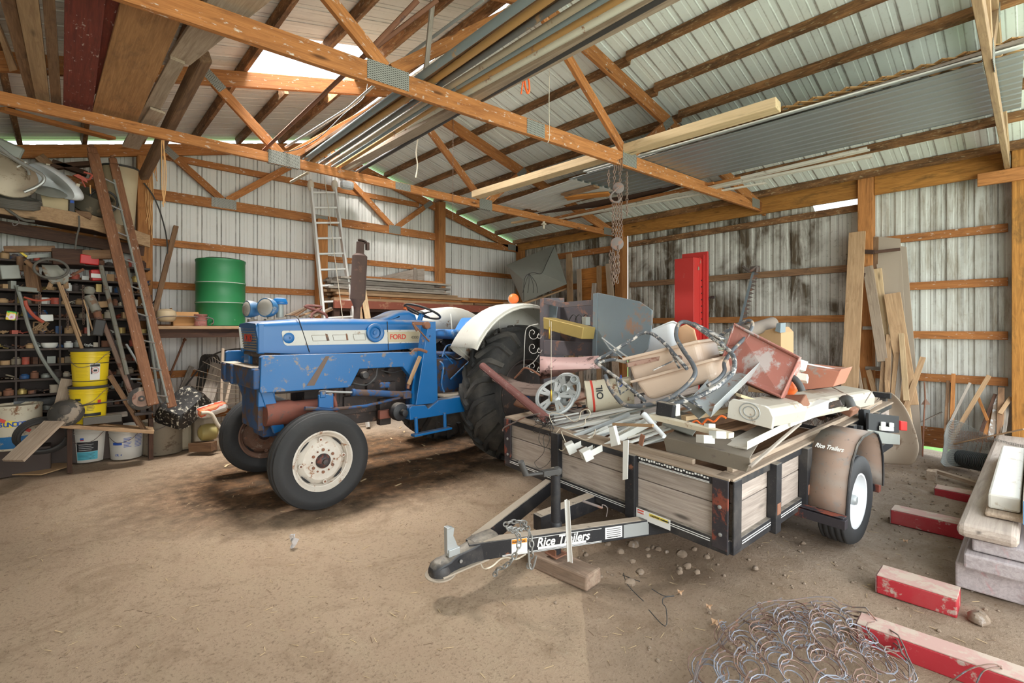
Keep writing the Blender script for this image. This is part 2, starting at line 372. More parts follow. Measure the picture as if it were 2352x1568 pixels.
M['twine'] = paint('orange_twine', (.66, .36, .15), None, 0, .2, (.4, .2, .1), .9, sc=20)
M['wire'] = paint('rusty_wire', (.16, .13, .12), (.24, .12, .08), .4, .2, (.1, .08, .07), .6, sc=14)
M['wirepale'] = paint('spring_wire', (.24, .25, .29), (.20, .12, .09), .6, .2, (.2, .15, .13), .5, metal=.3, sc=5)
M['chain'] = paint('rusty_chain', (.20, .13, .10), (.35, .27, .2), .3, .3, (.09, .06, .05), .65, sc=18)
M['pipeblk'] = flat('black_corrugated', (.05, .055, .055), .5)
M['skyblue'] = flat('sky_blue_paint', (.10, .30, .52), .6)
M['redblock'] = paint('red_paint_timber', (.40, .02, .03), (.42, .32, .27), .30, .3, (.36, .22, .18), .6, sc=8)
M['blocktop'] = paint('pinkish_worn_timber', (.47, .29, .25), (.47, .37, .30), .5, .2, (.3, .2, .17), .8, sc=8)
M['stackblue'] = wood('bluish_grey_timber', (.47, .42, .42), (.36, .31, .31), .2, (.50, .2, .2), .25)
M['glass'] = paint('dusty_lamp_glass', (.30, .28, .25), None, 0, .4, (.3, .25, .2), .25, sc=6)
M['brown_plastic'] = flat('dark_brown', (.10, .06, .04), .5)
M['red'] = paint('red_enamel', (.60, .02, .02), None, 0, .15, (.3, .05, .04), .4, sc=7)
M['label'] = flat('paper_label', (.74, .73, .70), .7)
M['ink'] = flat('black_ink', (.02, .02, .022), .6)
M['inkred'] = flat('red_ink', (.60, .05, .03), .6)
M['inkorange'] = flat('orange_ink', (.85, .30, .03), .6)
M['inkblue'] = flat('blue_ink', (.03, .10, .45), .6)
M['inkteal'] = flat('teal_ink', (.10, .45, .55), .6)
M['inkyellow'] = flat('yellow_ink', (.80, .62, .08), .6)
M['chrome'] = flat('worn_chrome', (.55, .55, .55), .25, .9)
def _plate():
    t = NT('galvanised_nail_plate'); c = t.sep(t.co)
    a = t.math('SINE', t.math('MULTIPLY', c[0], 210)); b = t.math('SINE', t.math('MULTIPLY', c[1], 420)); z = t.math('SINE', t.math('ADD', t.math('MULTIPLY', c[0], 105), 0))
    k = t.th(t.math('MULTIPLY', a, b), .05, .35)
    t.set('Base Color', t.mix(k, (.30, .30, .27), (.07, .065, .055))); t.set('Metallic', .3); t.set('Roughness', .5); return t.m
M['plate'] = _plate()
def _ground():
    t = NT('packed_dirt_floor'); p = t.pos; X, Y, Z = t.sep(p)
    n1 = t.noise(p, .9, 5, .6, .4); n2 = t.noise(p, 7, 8, .7); n3 = t.noise(p, 60, 6, .78); n4 = t.noise(t.scale(p, (1.6, .45, 1)), 3, 6, .7, 1.2)
    c = t.mix(n1, (.49, .345, .235), (.62, .465, .33))
    c = t.mix(t.math('MULTIPLY', t.th(n4, .45, .70), .45), c, (.60, .47, .32))
    # right of the slab edge the bare earth is greyer and coarser
    side = t.th(t.math('ADD', X, t.math('MULTIPLY', t.math('SUBTRACT', n1, .5), .5)), .0, 1.0)
    rgt = t.ramp(t.math('ADD', t.math('MULTIPLY', t.math('SUBTRACT', X, 3.2), .4), t.math('MULTIPLY', n1, .25)), [(0, 0), (.5, 1)])
    c = t.mix(rgt, c, t.mix(n2, (.48, .39, .31), (.64, .55, .46)))
    e_ = t.math('SUBTRACT', t.math('SUBTRACT', X, t.math('MULTIPLY', Y, 1.117)), t.math('ADD', .18, t.math('MULTIPLY', n2, .03)))
    c = t.mix(t.math('MULTIPLY', t.ramp(e_, [(0, 0), (.01, 1)]), .62), c, t.mix(n2, (.25, .17, .115), (.50, .375, .275)))
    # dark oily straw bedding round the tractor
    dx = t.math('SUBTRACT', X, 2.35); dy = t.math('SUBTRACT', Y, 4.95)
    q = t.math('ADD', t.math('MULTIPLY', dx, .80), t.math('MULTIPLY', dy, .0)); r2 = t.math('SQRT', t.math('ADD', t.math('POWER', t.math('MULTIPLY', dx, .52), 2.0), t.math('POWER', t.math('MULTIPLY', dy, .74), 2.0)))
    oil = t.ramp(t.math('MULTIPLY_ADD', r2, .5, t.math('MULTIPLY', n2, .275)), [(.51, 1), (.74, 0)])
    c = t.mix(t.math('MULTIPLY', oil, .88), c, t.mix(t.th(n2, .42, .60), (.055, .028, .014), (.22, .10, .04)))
    c = t.mix(t.math('MULTIPLY', t.th(n3, .535, .63), .6), c, (.19, .13, .085)); c = t.mix(t.math('MULTIPLY', t.th(t.noise(t.scale(p, (1, 1, 1)), 2.2, 7, .75, .8), .50, .64), .38), c, (.24, .155, .09)); c = t.mix(t.math('MULTIPLY', t.th(n2, .62, .70), .35), c, (.66, .54, .40))
    t.set('Base Color', c); t.set('Roughness', .92); t.set('Specular IOR Level', .15)
    h = t.math('ADD', t.math('MULTIPLY', n2, 1.0), t.math('MULTIPLY', n3, .6)); t.bump(h, 1.0, .03); return t.m
M['ground'] = _ground()
M['grass'] = paint('lawn_grass', (.16, .34, .06), (.30, .42, .12), .4, .1, (.1, .2, .04), .8, sc=9)
def text(s, loc, right, up, size, mat, parent, name='lettering', depth=.0012, bold=False, shear=0, align='LEFT', sx=1.0, wear=None):
    cu = bpy.data.curves.new(name, 'FONT'); cu.body = s; cu.size = size; cu.extrude = depth; cu.shear = shear; cu.align_x = align
    cu.offset = .022*size if bold else 0; cu.materials.append(mat)
    o = bpy.data.objects.new(name, cu); x = Vector(right).normalized(); z = x.cross(Vector(up)).normalized(); y = z.cross(x)
    m = Matrix((x, y, z)).transposed().to_4x4(); m.translation = Vector(loc); m = m @ Matrix.Diagonal((sx, 1, 1, 1))
    dg = None
    tmp = o; COL.objects.link(tmp); me = bpy.data.meshes.new_from_object(tmp); bpy.data.objects.remove(tmp)
    me.name = name; o = bpy.data.objects.new(name, me); COL.objects.link(o)
    if parent is not None: m = WM(parent).inverted() @ m
    me.transform(m); a = me.attributes.new('gco', 'FLOAT_VECTOR', 'POINT'); o.parent = parent
    return o
def decal(name, loc, right, up, w, h, mat, parent, th=.0015):
    x = Vector(right).normalized(); z = x.cross(Vector(up)).normalized(); y = z.cross(x); l = Vector(loc)
    b = MB(); b.quadsheet([l, l+x*w, l+x*w+y*h, l+y*h], th); return b.build(name, mat, parent)

def _fender():
    t = NT('rusty_dusty_fender'); p = t.pos; n1 = t.noise(p, 9, 8, .7); n2 = t.noise(p, 26, 6, .7); n3 = t.noise(p, 3, 3, .5)
    c = t.mix(t.th(n3, .42, .58), (.27, .245, .215), (.27, .185, .14)); c = t.mix(t.th(n1, .52, .60), c, (.23, .19, .165)); c = t.mix(t.math('MULTIPLY', t.th(n2, .60, .68), .7), c, (.045, .045, .05))
    t.set('Base Color', c); t.set('Roughness', .8); t.bump(n2, .2, .004); return t.m
M['fender'] = _fender()
M['whiterim'] = paint('white_wheel_rim', (.74, .76, .78), None, 0, .12, (.5, .46, .42), .35, sc=6)
M['grimewood'] = wood('grimy_timber_block', (.30, .21, .15), (.19, .13, .095), .4, (.38, .30, .22), .2)
M['steelchain'] = paint('grey_chain', (.24, .235, .22), (.22, .17, .13), .3, .3, (.2, .16, .12), .5, metal=.4, sc=30)

M['maroon'] = paint('maroon_steel', (.20, .075, .065), (.34, .22, .19), .32, .35, (.24, .17, .14), .7, sc=7)
M['seatpan'] = paint('brown_seat_pan', (.20, .14, .115), (.10, .06, .05), .3, .4, (.28, .22, .17), .8, sc=6)
M['ductm'] = paint('duct_peeling', (.50, .53, .54), (.36, .19, .13), .30, .35, (.40, .30, .24), .45, metal=.3, sc=5)
M['peach'] = paint('peach_board', (.68, .40, .22), None, 0, .12, (.4, .25, .15), .5, sc=5)
M['wirep'] = flat('white_wire', (.66, .64, .60), .5)
M['brass'] = flat('brass', (.50, .33, .06), .35, .7)
M['rollmat'] = paint('rolled_mat', (.22, .18, .15), None, 0, .2, (.3, .25, .2), .9, sc=14)
M['salmon'] = paint('salmon_rusty_steel', (.50, .20, .13), (.38, .30, .26), .3, .25, (.3, .2, .15), .6, sc=6)
M['inkviolet'] = flat('violet_ink', (.25, .06, .45), .6)
M['slatg'] = flat('green_slat', (.40, .48, .33), .6)
M['wastewood'] = M['brown']
M['trayc'] = paint('brown_tray', (.18, .15, .115), (.12, .095, .08), .3, .3, (.29, .24, .19), .75, sc=6)
M['creamangle'] = paint('cream_angle_iron', (.66, .58, .44), (.35, .22, .13), .22, .3, (.4, .3, .2), .5, sc=10)
def _bag():
    t = NT('printed_bag'); n = t.noise(t.co, 9, 2, .5)
    c = t.ramp(n, [(.36, (.10, .55, .12)), (.42, (.95, .75, .10)), (.5, (.95, .80, .85)), (.58, (.90, .35, .55)), (.66, (.35, .65, .15))], 'CONSTANT'); t.set('Base Color', c); t.set('Roughness', .35); return t.m
M['bagc'] = _bag()

M['tan2'] = wood('orange_tan_board', (.50, .33, .19), (.36, .22, .12), .25, (.25, .14, .07), .25)
M['carpet'] = paint('tan_carpet', (.42, .34, .26), (.24, .17, .12), .35, .25, (.2, .15, .1), .9, sc=3)
M['whitestake'] = paint('white_marked_stake', (.34, .26, .2), (.62, .62, .62), .42, .2, (.2, .15, .1), .7, sc=14)
M['meshwire'] = flat('grey_mesh_wire', (.26, .26, .24), .5, .3)
M['endgrain'] = wood('end_grain', (.30, .19, .17), (.20, .11, .11), .2, (.1, .06, .06), .2)
M['dustybeam'] = wood('dusty_beam', (.52, .44, .37), (.42, .34, .29), .1, (.3, .25, .22), .2)
M['whitebeam'] = paint('white_beam', (.72, .69, .62), (.52, .44, .35), .25, .2, (.45, .36, .28), .7, sc=9)
M['redbeam'] = paint('red_brown_beam', (.26, .07, .04), (.36, .16, .09), .35, .3, (.1, .05, .03), .7, sc=7)
M['glasslike'] = paint('cloudy_plastic', (.50, .52, .53), None, 0, .3, (.3, .3, .3), .25, sc=18)
M['gourd'] = paint('gourd_skin', (.62, .48, .30), (.45, .28, .14), .25, .15, (.4, .28, .15), .5, sc=9)
M['card2'] = paint('orange_cardboard', (.50, .26, .10), None, 0, .2, (.3, .15, .07), .8, sc=6)
M['tinred'] = paint('faded_red_tin', (.33, .12, .10), (.35, .24, .18), .35, .3, (.2, .12, .1), .6, sc=14)
M['tan3'] = paint('tan_jerry_can', (.40, .34, .24), (.25, .2, .13), .3, .4, (.2, .15, .1), .6, sc=6)
M['yellowdull'] = paint('dull_yellow_jug', (.40, .33, .12), None, 0, .4, (.2, .16, .08), .5, sc=8)
def _bagr():
    t = NT('red_white_bag'); n = t.noise(t.co, 6, 2, .5); t.set('Base Color', t.ramp(n, [(.45, (.66, .62, .58)), (.5, (.60, .10, .05)), (.60, (.62, .24, .10))], 'CONSTANT')); t.set('Roughness', .5); return t.m
M['bagred'] = _bagr()

M['overtan'] = wood('orange_tan_wide_board', (.44, .235, .105), (.30, .145, .06), .3, (.16, .09, .05), .15)
for k_, c_, u_ in (('pipeblue', (.20, .24, .25), (.36, .24, .14)), ('pipeorange', (.42, .23, .08), (.22, .13, .08)), ('pipedark', (.13, .13, .125), (.33, .2, .1)), ('pipetan', (.40, .33, .24), (.25, .16, .1)), ('pipewhite', (.66, .65, .55), (.30, .13, .06))):
    M[k_] = paint(k_, c_, u_, .26, .2, (.16, .12, .09), .5, sc=8)
M['palebeam'] = wood('pale_yellow_timber', (.66, .50, .31), (.58, .42, .24), .12, (.36, .24, .14), .1)
M['latticewood'] = wood('lattice_slat', (.48, .29, .12), (.34, .18, .07), .2, (.2, .1, .05), .3)
M['gutter'] = paint('dirty_gutter', (.60, .57, .51), (.30, .24, .19), .25, .35, (.28, .22, .17), .5, sc=10)
M['ribbon'] = flat('orange_ribbon', (.95, .16, .03), .5)
M['reflector'] = paint('dusty_reflector', (.42, .35, .26), (.20, .15, .10), .35, .3, (.2, .14, .09), .5, metal=.3, sc=6)
M['hosegrey'] = paint('dusty_grey_hose', (.11, .10, .085), None, 0, .3, (.17, .14, .11), .7, sc=9)
M['redclamp'] = paint('red_clamp', (.42, .08, .05), (.2, .12, .1), .3, .3, (.15, .08, .06), .6, sc=14)
M['tarpan'] = paint('dark_pan', (.10, .085, .06), (.2, .15, .1), .3, .3, (.05, .04, .03), .5, sc=7)
M['beigebin'] = paint('beige_bin', (.52, .42, .27), (.36, .26, .15), .25, .25, (.3, .22, .14), .6, sc=4)
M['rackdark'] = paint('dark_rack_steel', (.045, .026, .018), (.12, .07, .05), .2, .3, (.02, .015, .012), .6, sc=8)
M['redhose'] = flat('dull_red_hose', (.42, .075, .04), .5)
M['spade'] = paint('grey_rusty_iron', (.27, .26, .22), (.22, .13, .08), .35, .3, (.12, .09, .07), .6, metal=.2, sc=9)
M['glossgrey'] = paint('glossy_dark_plastic', (.09, .095, .10), None, 0, .2, (.25, .25, .25), .18, sc=20, bump=.6)
M['yellowdark'] = flat('darker_yellow_print', (.50, .36, .02), .5)
M['drumblue'] = paint('drum_blue_band', (.02, .16, .38), (.45, .40, .3), .25, .3, (.2, .18, .14), .5, sc=12)
M['blower'] = paint('dusty_black_housing', (.05, .045, .04), (.30, .24, .18), .40, .3, (.2, .16, .12), .6, sc=6)
M['straw'] = paint('straw', (.52, .38, .22), (.16, .10, .06), .45, .2, (.1, .07, .04), .9, sc=1.5)
M['stone'] = paint('earth_clod', (.24, .18, .13), (.34, .29, .25), .3, .3, (.15, .11, .08), .95, sc=18)
M['foil'] = flat('foil', (.7, .7, .72), .3, .6)
M['leaf'] = flat('dry_leaf', (.42, .25, .14), .8)
M['housing'] = paint('dirty_cream_housing', (.44, .40, .33), (.27, .20, .14), .30, .45, (.30, .235, .17), .6, sc=5)
M['lampblue'] = paint('dusty_blue_lamp', (.03, .13, .27), (.25, .26, .26), .35, .3, (.2, .2, .2), .5, sc=9, dust=.8)
# ------------------------------------------------------------------ the building
RX, RZ, RS = 2.95, 4.42, .264
def roofz(x): return RZ - RS*abs(x-RX)
def ground_z(x, y):
    p = Vector((x*.9, y*.9, 0)); z = mnoise.noise(p)*.018 + mnoise.noise(Vector((x*3.1, y*3.1, 4)))*.006
    if x > 2.6: z += mnoise.noise(Vector((x*5, y*5, 9)))*.014*min(1, (x-2.6))
    z -= .075*math.exp(-(((x-2.72)/.42)**2+((y-1.62)/.30)**2)); return z-.01
def _floor():
    N, K = 230, 200; x0, x1, y0, y1 = -1.6, 7.6, -1.6, 7.9
    vs = [(x0+(x1-x0)*i/N, y0+(y1-y0)*j/K) for j in range(K+1) for i in range(N+1)]
    V = [(x, y, ground_z(x, y)) for x, y in vs]; fs = [(j*(N+1)+i, j*(N+1)+i+1, (j+1)*(N+1)+i+1, (j+1)*(N+1)+i) for j in range(K) for i in range(N)]
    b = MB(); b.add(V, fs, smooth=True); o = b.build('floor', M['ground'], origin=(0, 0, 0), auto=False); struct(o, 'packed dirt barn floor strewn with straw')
_floor()
b = MB(); b.quadsheet([(-30, -30, -.16), (40, -30, -.16), (40, 40, -.16), (-30, 40, -.16)], .02); struct(b.build('ground_outside', M['grass'], origin=(0, 0, -.16)), 'green lawn outside the barn')
def ribsheet(o, ax, al, width, length, mat, name, period=.229, depth=.02, prof=None, label=None, kind='structure', phase=0.0, thick=0, cuts=None, parent=None, g0=0.0):
    """sheet from corner o, ribs repeat along ax, run along al; ribs stand out along ax x al."""
    o = Vector(o); ax = Vector(ax).normalized(); al = Vector(al).normalized(); nn = ax.cross(al)
    prof = prof or [(0, 0), (.13, 0), (.17, 1), (.35, 1), (.39, 0), (.62, 0), (.65, .25), (.77, .25), (.80, 0)]
    xs = []; k = 0
    while k*period < width:
        for a, h in prof:
            x = (k+a)*period
            if x < width: xs.append((x, h*depth))
        k += 1
    xs.append((width, 0)); vs = []; gs = []; fs = []
    for x, h in xs:
        top = length(x) if callable(length) else length
        for L in (0, top): vs.append(o+ax*x+al*L+nn*h); gs.append(Vector((x+phase, L+g0, 0)))
    for i in range(len(xs)-1): fs.append((2*i, 2*i+2, 2*i+3, 2*i+1))
    b = MB(); b.add(vs, fs); bb = len(b.v)-len(vs)
    for i, g in enumerate(gs): b.g[bb+i] = tuple(g)
    ob = b.build(name, mat, parent=parent, origin=o if parent is None else None)
    md = ob.modifiers.new('s', 'SOLIDIFY'); md.thickness = .0012
    if kind: ob['kind'] = kind
    if label: ob['label'] = label
    return ob
# gable wall (back), right wall, left wall
ribsheet((-1.45, 7.66, .02), (1, 0, 0), (0, 0, 1), 8.8, lambda x: roofz(-1.45+x)-.085, M['wall_b'], 'wall_back', label='white ribbed steel gable wall behind the tractor', depth=-.02)
ribsheet((7.30, 4.875, .10), (0, -1, 0), (0, 0, 1), 3.38, lambda x: 3.06 if x < 2.86 else 2.88, M['wall_r'], 'wall_right', label='stained ribbed steel side wall with dark rot streaks', depth=-.02, phase=.1)
ribsheet((7.30, 1.46, .12), (0, -1, 0), (0, 0, 1), 1.50, 3.15, M['wall_r2'], 'wall_right', label='pale worn ribbed steel side wall beside the near post', depth=-.02, phase=.05)
ribsheet((7.30, 7.66, .05), (0, -1, 0), (0, 0, 1), 2.72, 3.15, M['wall_r'], 'wall_right', label='stained ribbed steel side wall in the far corner', depth=-.02)
ribsheet((-1.45, -1.2, .02), (0, 1, 0), (0, 0, 1), 8.86, 3.15, M['wall_b'], 'wall_left', label='white ribbed steel wall on the left side', depth=-.02)
# roof: ribs run down the slope
def roof(side, y0, y1, x0, x1, name, mat, label, phase=0):
    cs = 1/math.sqrt(1+RS*RS); al = Vector((side*cs, 0, -RS*cs)); o = Vector((x0, y0, roofz(x0)))
    L = abs(x1-x0)/cs
    ax = Vector((0, 1, 0)); dep = -.007 if ax.cross(al).z < 0 else .007
    ribsheet(o, ax, al, y1-y0, L, mat, name, label=label, depth=dep, phase=phase)
roof(1, -.9, 7.75, RX+.05, 7.62, 'ceiling', M['roof_r'], 'pale ribbed steel roof slope over the trailer')
# left slope has a missing panel (bright skylight) near the tractor
SKY = (4.5, 5.75, 1.30, 2.33)
roof(-1, -.9, SKY[0], RX-.09, -1.7, 'ceiling', M['roof_l'], 'dusty ribbed steel roof slope nearest the camera')
roof(-1, SKY[1], 7.75, RX-.09, -1.7, 'ceiling', M['roof_l'], 'dusty ribbed steel roof slope by the gable wall')
roof(-1, SKY[0], SKY[1], RX-.09, SKY[3], 'ceiling', M['roof_l'], 'strip of roof steel above the bright opening')
roof(-1, SKY[0], SKY[1], SKY[2], -1.7, 'ceiling', M['roof_l'], 'strip of roof steel below the bright opening')
# purlins
n_p = 0
def purlin(x, y0, y1, side, label):
    z = roofz(x)-.052; b = MB(); b.beam((x, y0, z), (x, y1, z), .045, .088, (side*RS, 0, 1)); o = b.build('purlin', M['purlin'], bevel=.003); struct(o, label)
rows_r = [3.09, 3.52, 4.02, 4.53, 5.03, 5.55, 6.06, 6.53, 7.04]
for i, x in enumerate(rows_r):
    for y0, y1 in ((-.8, 2.7), (2.7, 7.62)):
        purlin(x+(.05 if y1 > 5 else 0), y0, y1, 1, 'water stained roof purlin, %s up from the right eave, %s length' % (['lowest', 'second', 'third', 'fourth', 'fifth', 'sixth', 'seventh', 'eighth', 'topmost'][len(rows_r)-1-i], 'near' if y0 < 0 else 'far'))
rows_l = [2.83, 2.36, 1.80, 1.26, .72, .18, -.35, -.9]
for i, x in enumerate(rows_l):
    if i in (2,):
        spans = ((-.8, 4.72), (5.6, 7.62))
    else: spans = ((-.8, 7.62),)
    for y0, y1 in spans: purlin(x, y0, y1, -1, 'brown roof purlin on the left slope, %s below the ridge' % ['first', 'second', 'third', 'fourth', 'fifth', 'sixth', 'seventh', 'eighth'][i])
# trusses
def truss(name_label, loc, rz, chord_h, mat, x_start=-1.4, x_end=7.22, webs=True, plates=True, extra=0):
    t = thing('roof_truss', name_label, 'truss', loc, rz, None)
    def lb(p0, p1, h, nm, y=0, w=.04, mt=mat):
        b = MB(); m = WM(t); b.beam(m @ Vector((p0[0], y, p0[1])), m @ Vector((p1[0], y, p1[1])), w, h, m.to_3x3() @ Vector((0, 0, 1))); return b.build(nm, mt, t, bevel=.003)
    zc = 3.07+chord_h/2
    lb((x_start, zc), (x_end, zc), chord_h, 'bottom_chord')
    tz = lambda x: roofz(x)-.10-.075
    lb((RX, tz(RX)), (7.3, tz(7.3)), .14, 'top_chord'); lb((RX, tz(RX)), (-1.4, tz(-1.4)), .14, 'top_chord')
    def plate(x, z, w, h, ang=0):
        for y in (-.0225, .0225):
            c = math.cos(ang); s_ = math.sin(ang); q = [(x+dx*c-dz*s_, z+dx*s_+dz*c) for dx, dz in ((-w/2, -h/2), (w/2, -h/2), (w/2, h/2), (-w/2, h/2))]
            m = WM(t); b = MB(); b.quadsheet([m @ Vector((a, y, d)) for a, d in q], .0025); b.build('nail_plate', M['plate'], t)
    zn = 3.07+chord_h
    if webs:
        lb((1.60, zn), (1.02, tz(1.02)-.05), .088, 'web'); lb((1.66, zn), (2.88, tz(2.88)-.06), .088, 'web')
        lb((4.18, zn), (3.02, tz(3.02)-.06), .088, 'web'); lb((4.26, zn), (4.88, tz(4.88)-.05), .088, 'web')
    if plates:
        plate(1.62, 3.07+chord_h*.62, .30, .13); plate(4.22, 3.07+chord_h*.62, .22, .14); plate(2.95, 3.07+chord_h/2, .2, chord_h*.9)
        plate(1.0, tz(1.0)-.02, .22, .085, math.atan2(-(tz(1.02)-.05-zn), .58)); plate(4.9, tz(4.9)-.03, .2, .085, math.atan2(tz(4.88)-.05-zn, .62))
        plate(6.98, 3.07+chord_h/2+.02, .22, .12); plate(RX, tz(RX)-.03, .3, .14)
    return t
truss('orange fir roof truss across the middle, with pipes lying on its chord', (0, 3.10, 0), -.068, .135, M['fir'])
truss('orange fir roof truss behind the tractor, with bird droppings on its chord', (0, 5.10, 0), 0, .092, M['fir'])
tg = truss('orange fir gable truss against the white back wall', (0, 7.56, 0), 0, .13, M['fir'])
truss('pale fir roof truss running down to the near right post', (0, .20, 0), 0, .10, M['tan'])
# girts: back wall
def girt(p0, p1, h, label, mat='fir', w=.04): b = MB(); b.beam(p0, p1, w, h); struct(b.build('girt', M[mat], bevel=.003), label)
for z, nm in ((2.545, 'second from the truss'), (1.995, 'third from the truss'), (1.45, 'behind the shelves'), (.85, 'low down'), (.28, 'at the foot of the wall')):
    girt((-1.4, 7.62, z), (7.2, 7.62, z), .09, 'orange girt across the white gable wall, %s' % nm)
girt((.95, 7.63, 3.66), (4.75, 7.63, 3.68), .085, 'upper orange girt above the gable truss chord')
girt((-1.4, 7.63, 3.05), (.70, 7.63, 3.05), .05, 'narrow girt above the loft clutter', 'dark')
# right wall girts
for z, nm in ((2.50, 'top'), (1.935, 'second'), (1.37, 'third'), (.885, 'fourth')):
    girt((7.26, .20, z), (7.26, 1.33, z), .088, 'orange girt in the near bay of the right wall, %s one' % nm)
girt((7.25, .20, .215), (7.25, 1.33, .21), .22, 'wide stained splash board at the foot of the near bay')
for z, nm in ((2.20, 'upper'), (1.57, 'middle'), (.92, 'lower')):
    girt((7.26, 1.49, z), (7.26, 4.80, z), .088, 'brown girt in the stained bay of the right wall, %s one' % nm, 'brown' if z > 1.9 else 'fir2')
girt((7.25, 1.49, 2.94), (7.25, 4.82, 2.90), .085, 'stained girt just under the eave beam', 'purlin')
for z, nm in ((2.87, 'upper'), (2.25, 'middle'), (1.6, 'lower')):
    girt((7.24, 5.05, z), (7.24, 7.5, z), .11, 'orange girt in the far corner bay, %s one' % nm)
# eave beams
def eb(y0, y1, z0, z1, label, x=7.16, mat='hdr'): b = MB(); b.beam((x, y0, (z0+z1)/2), (x, y1, (z0+z1)/2), .045, z1-z0); struct(b.build('eave_beam', M[mat], bevel=.004), label)
eb(.05, 1.32, 3.045, 3.30, 'wide orange eave beam beside the near post'); eb(1.48, 4.86, 3.04, 3.285, 'wide orange eave beam over the stained wall'); eb(5.03, 7.52, 3.10, 3.27, 'orange eave beam in the far corner')
# posts
def post(x, y, s, z1, label, mat='fir2', z0=-.05): b = MB(); b.box((x, y, (z0+z1)/2), (s, s, z1-z0)); struct(b.build('post', M[mat], bevel=.006), label)
post(7.16, 1.40, .15, 3.36, 'square orange post in the right wall with a leaning board', 'fir2')
post(7.18, 4.94, .16, 3.28, 'square orange post in the right wall behind the chain hoist', 'fir2')
post(7.22, 7.52, .14, 3.25, 'corner post of the barn')
post(7.22, .02, .30, 3.42, 'wide orange door post at the right edge', 'hdr')
post(5.13, 7.50, .15, 3.78, 'orange gable post rising to the rafter above the lumber shelf')
post(2.93, 7.50, .15, 3.12, 'orange gable post behind the aluminium ladder')
post(.74, 7.46, .15, 3.55, 'orange gable post with twine hanging on it')
b = MB(); b.beam((7.06, .42, 3.0), (7.06, -.5, 3.0), .04, .13); struct(b.build('girt', M['fir2'], bevel=.003), 'short board nailed across the head of the near post')
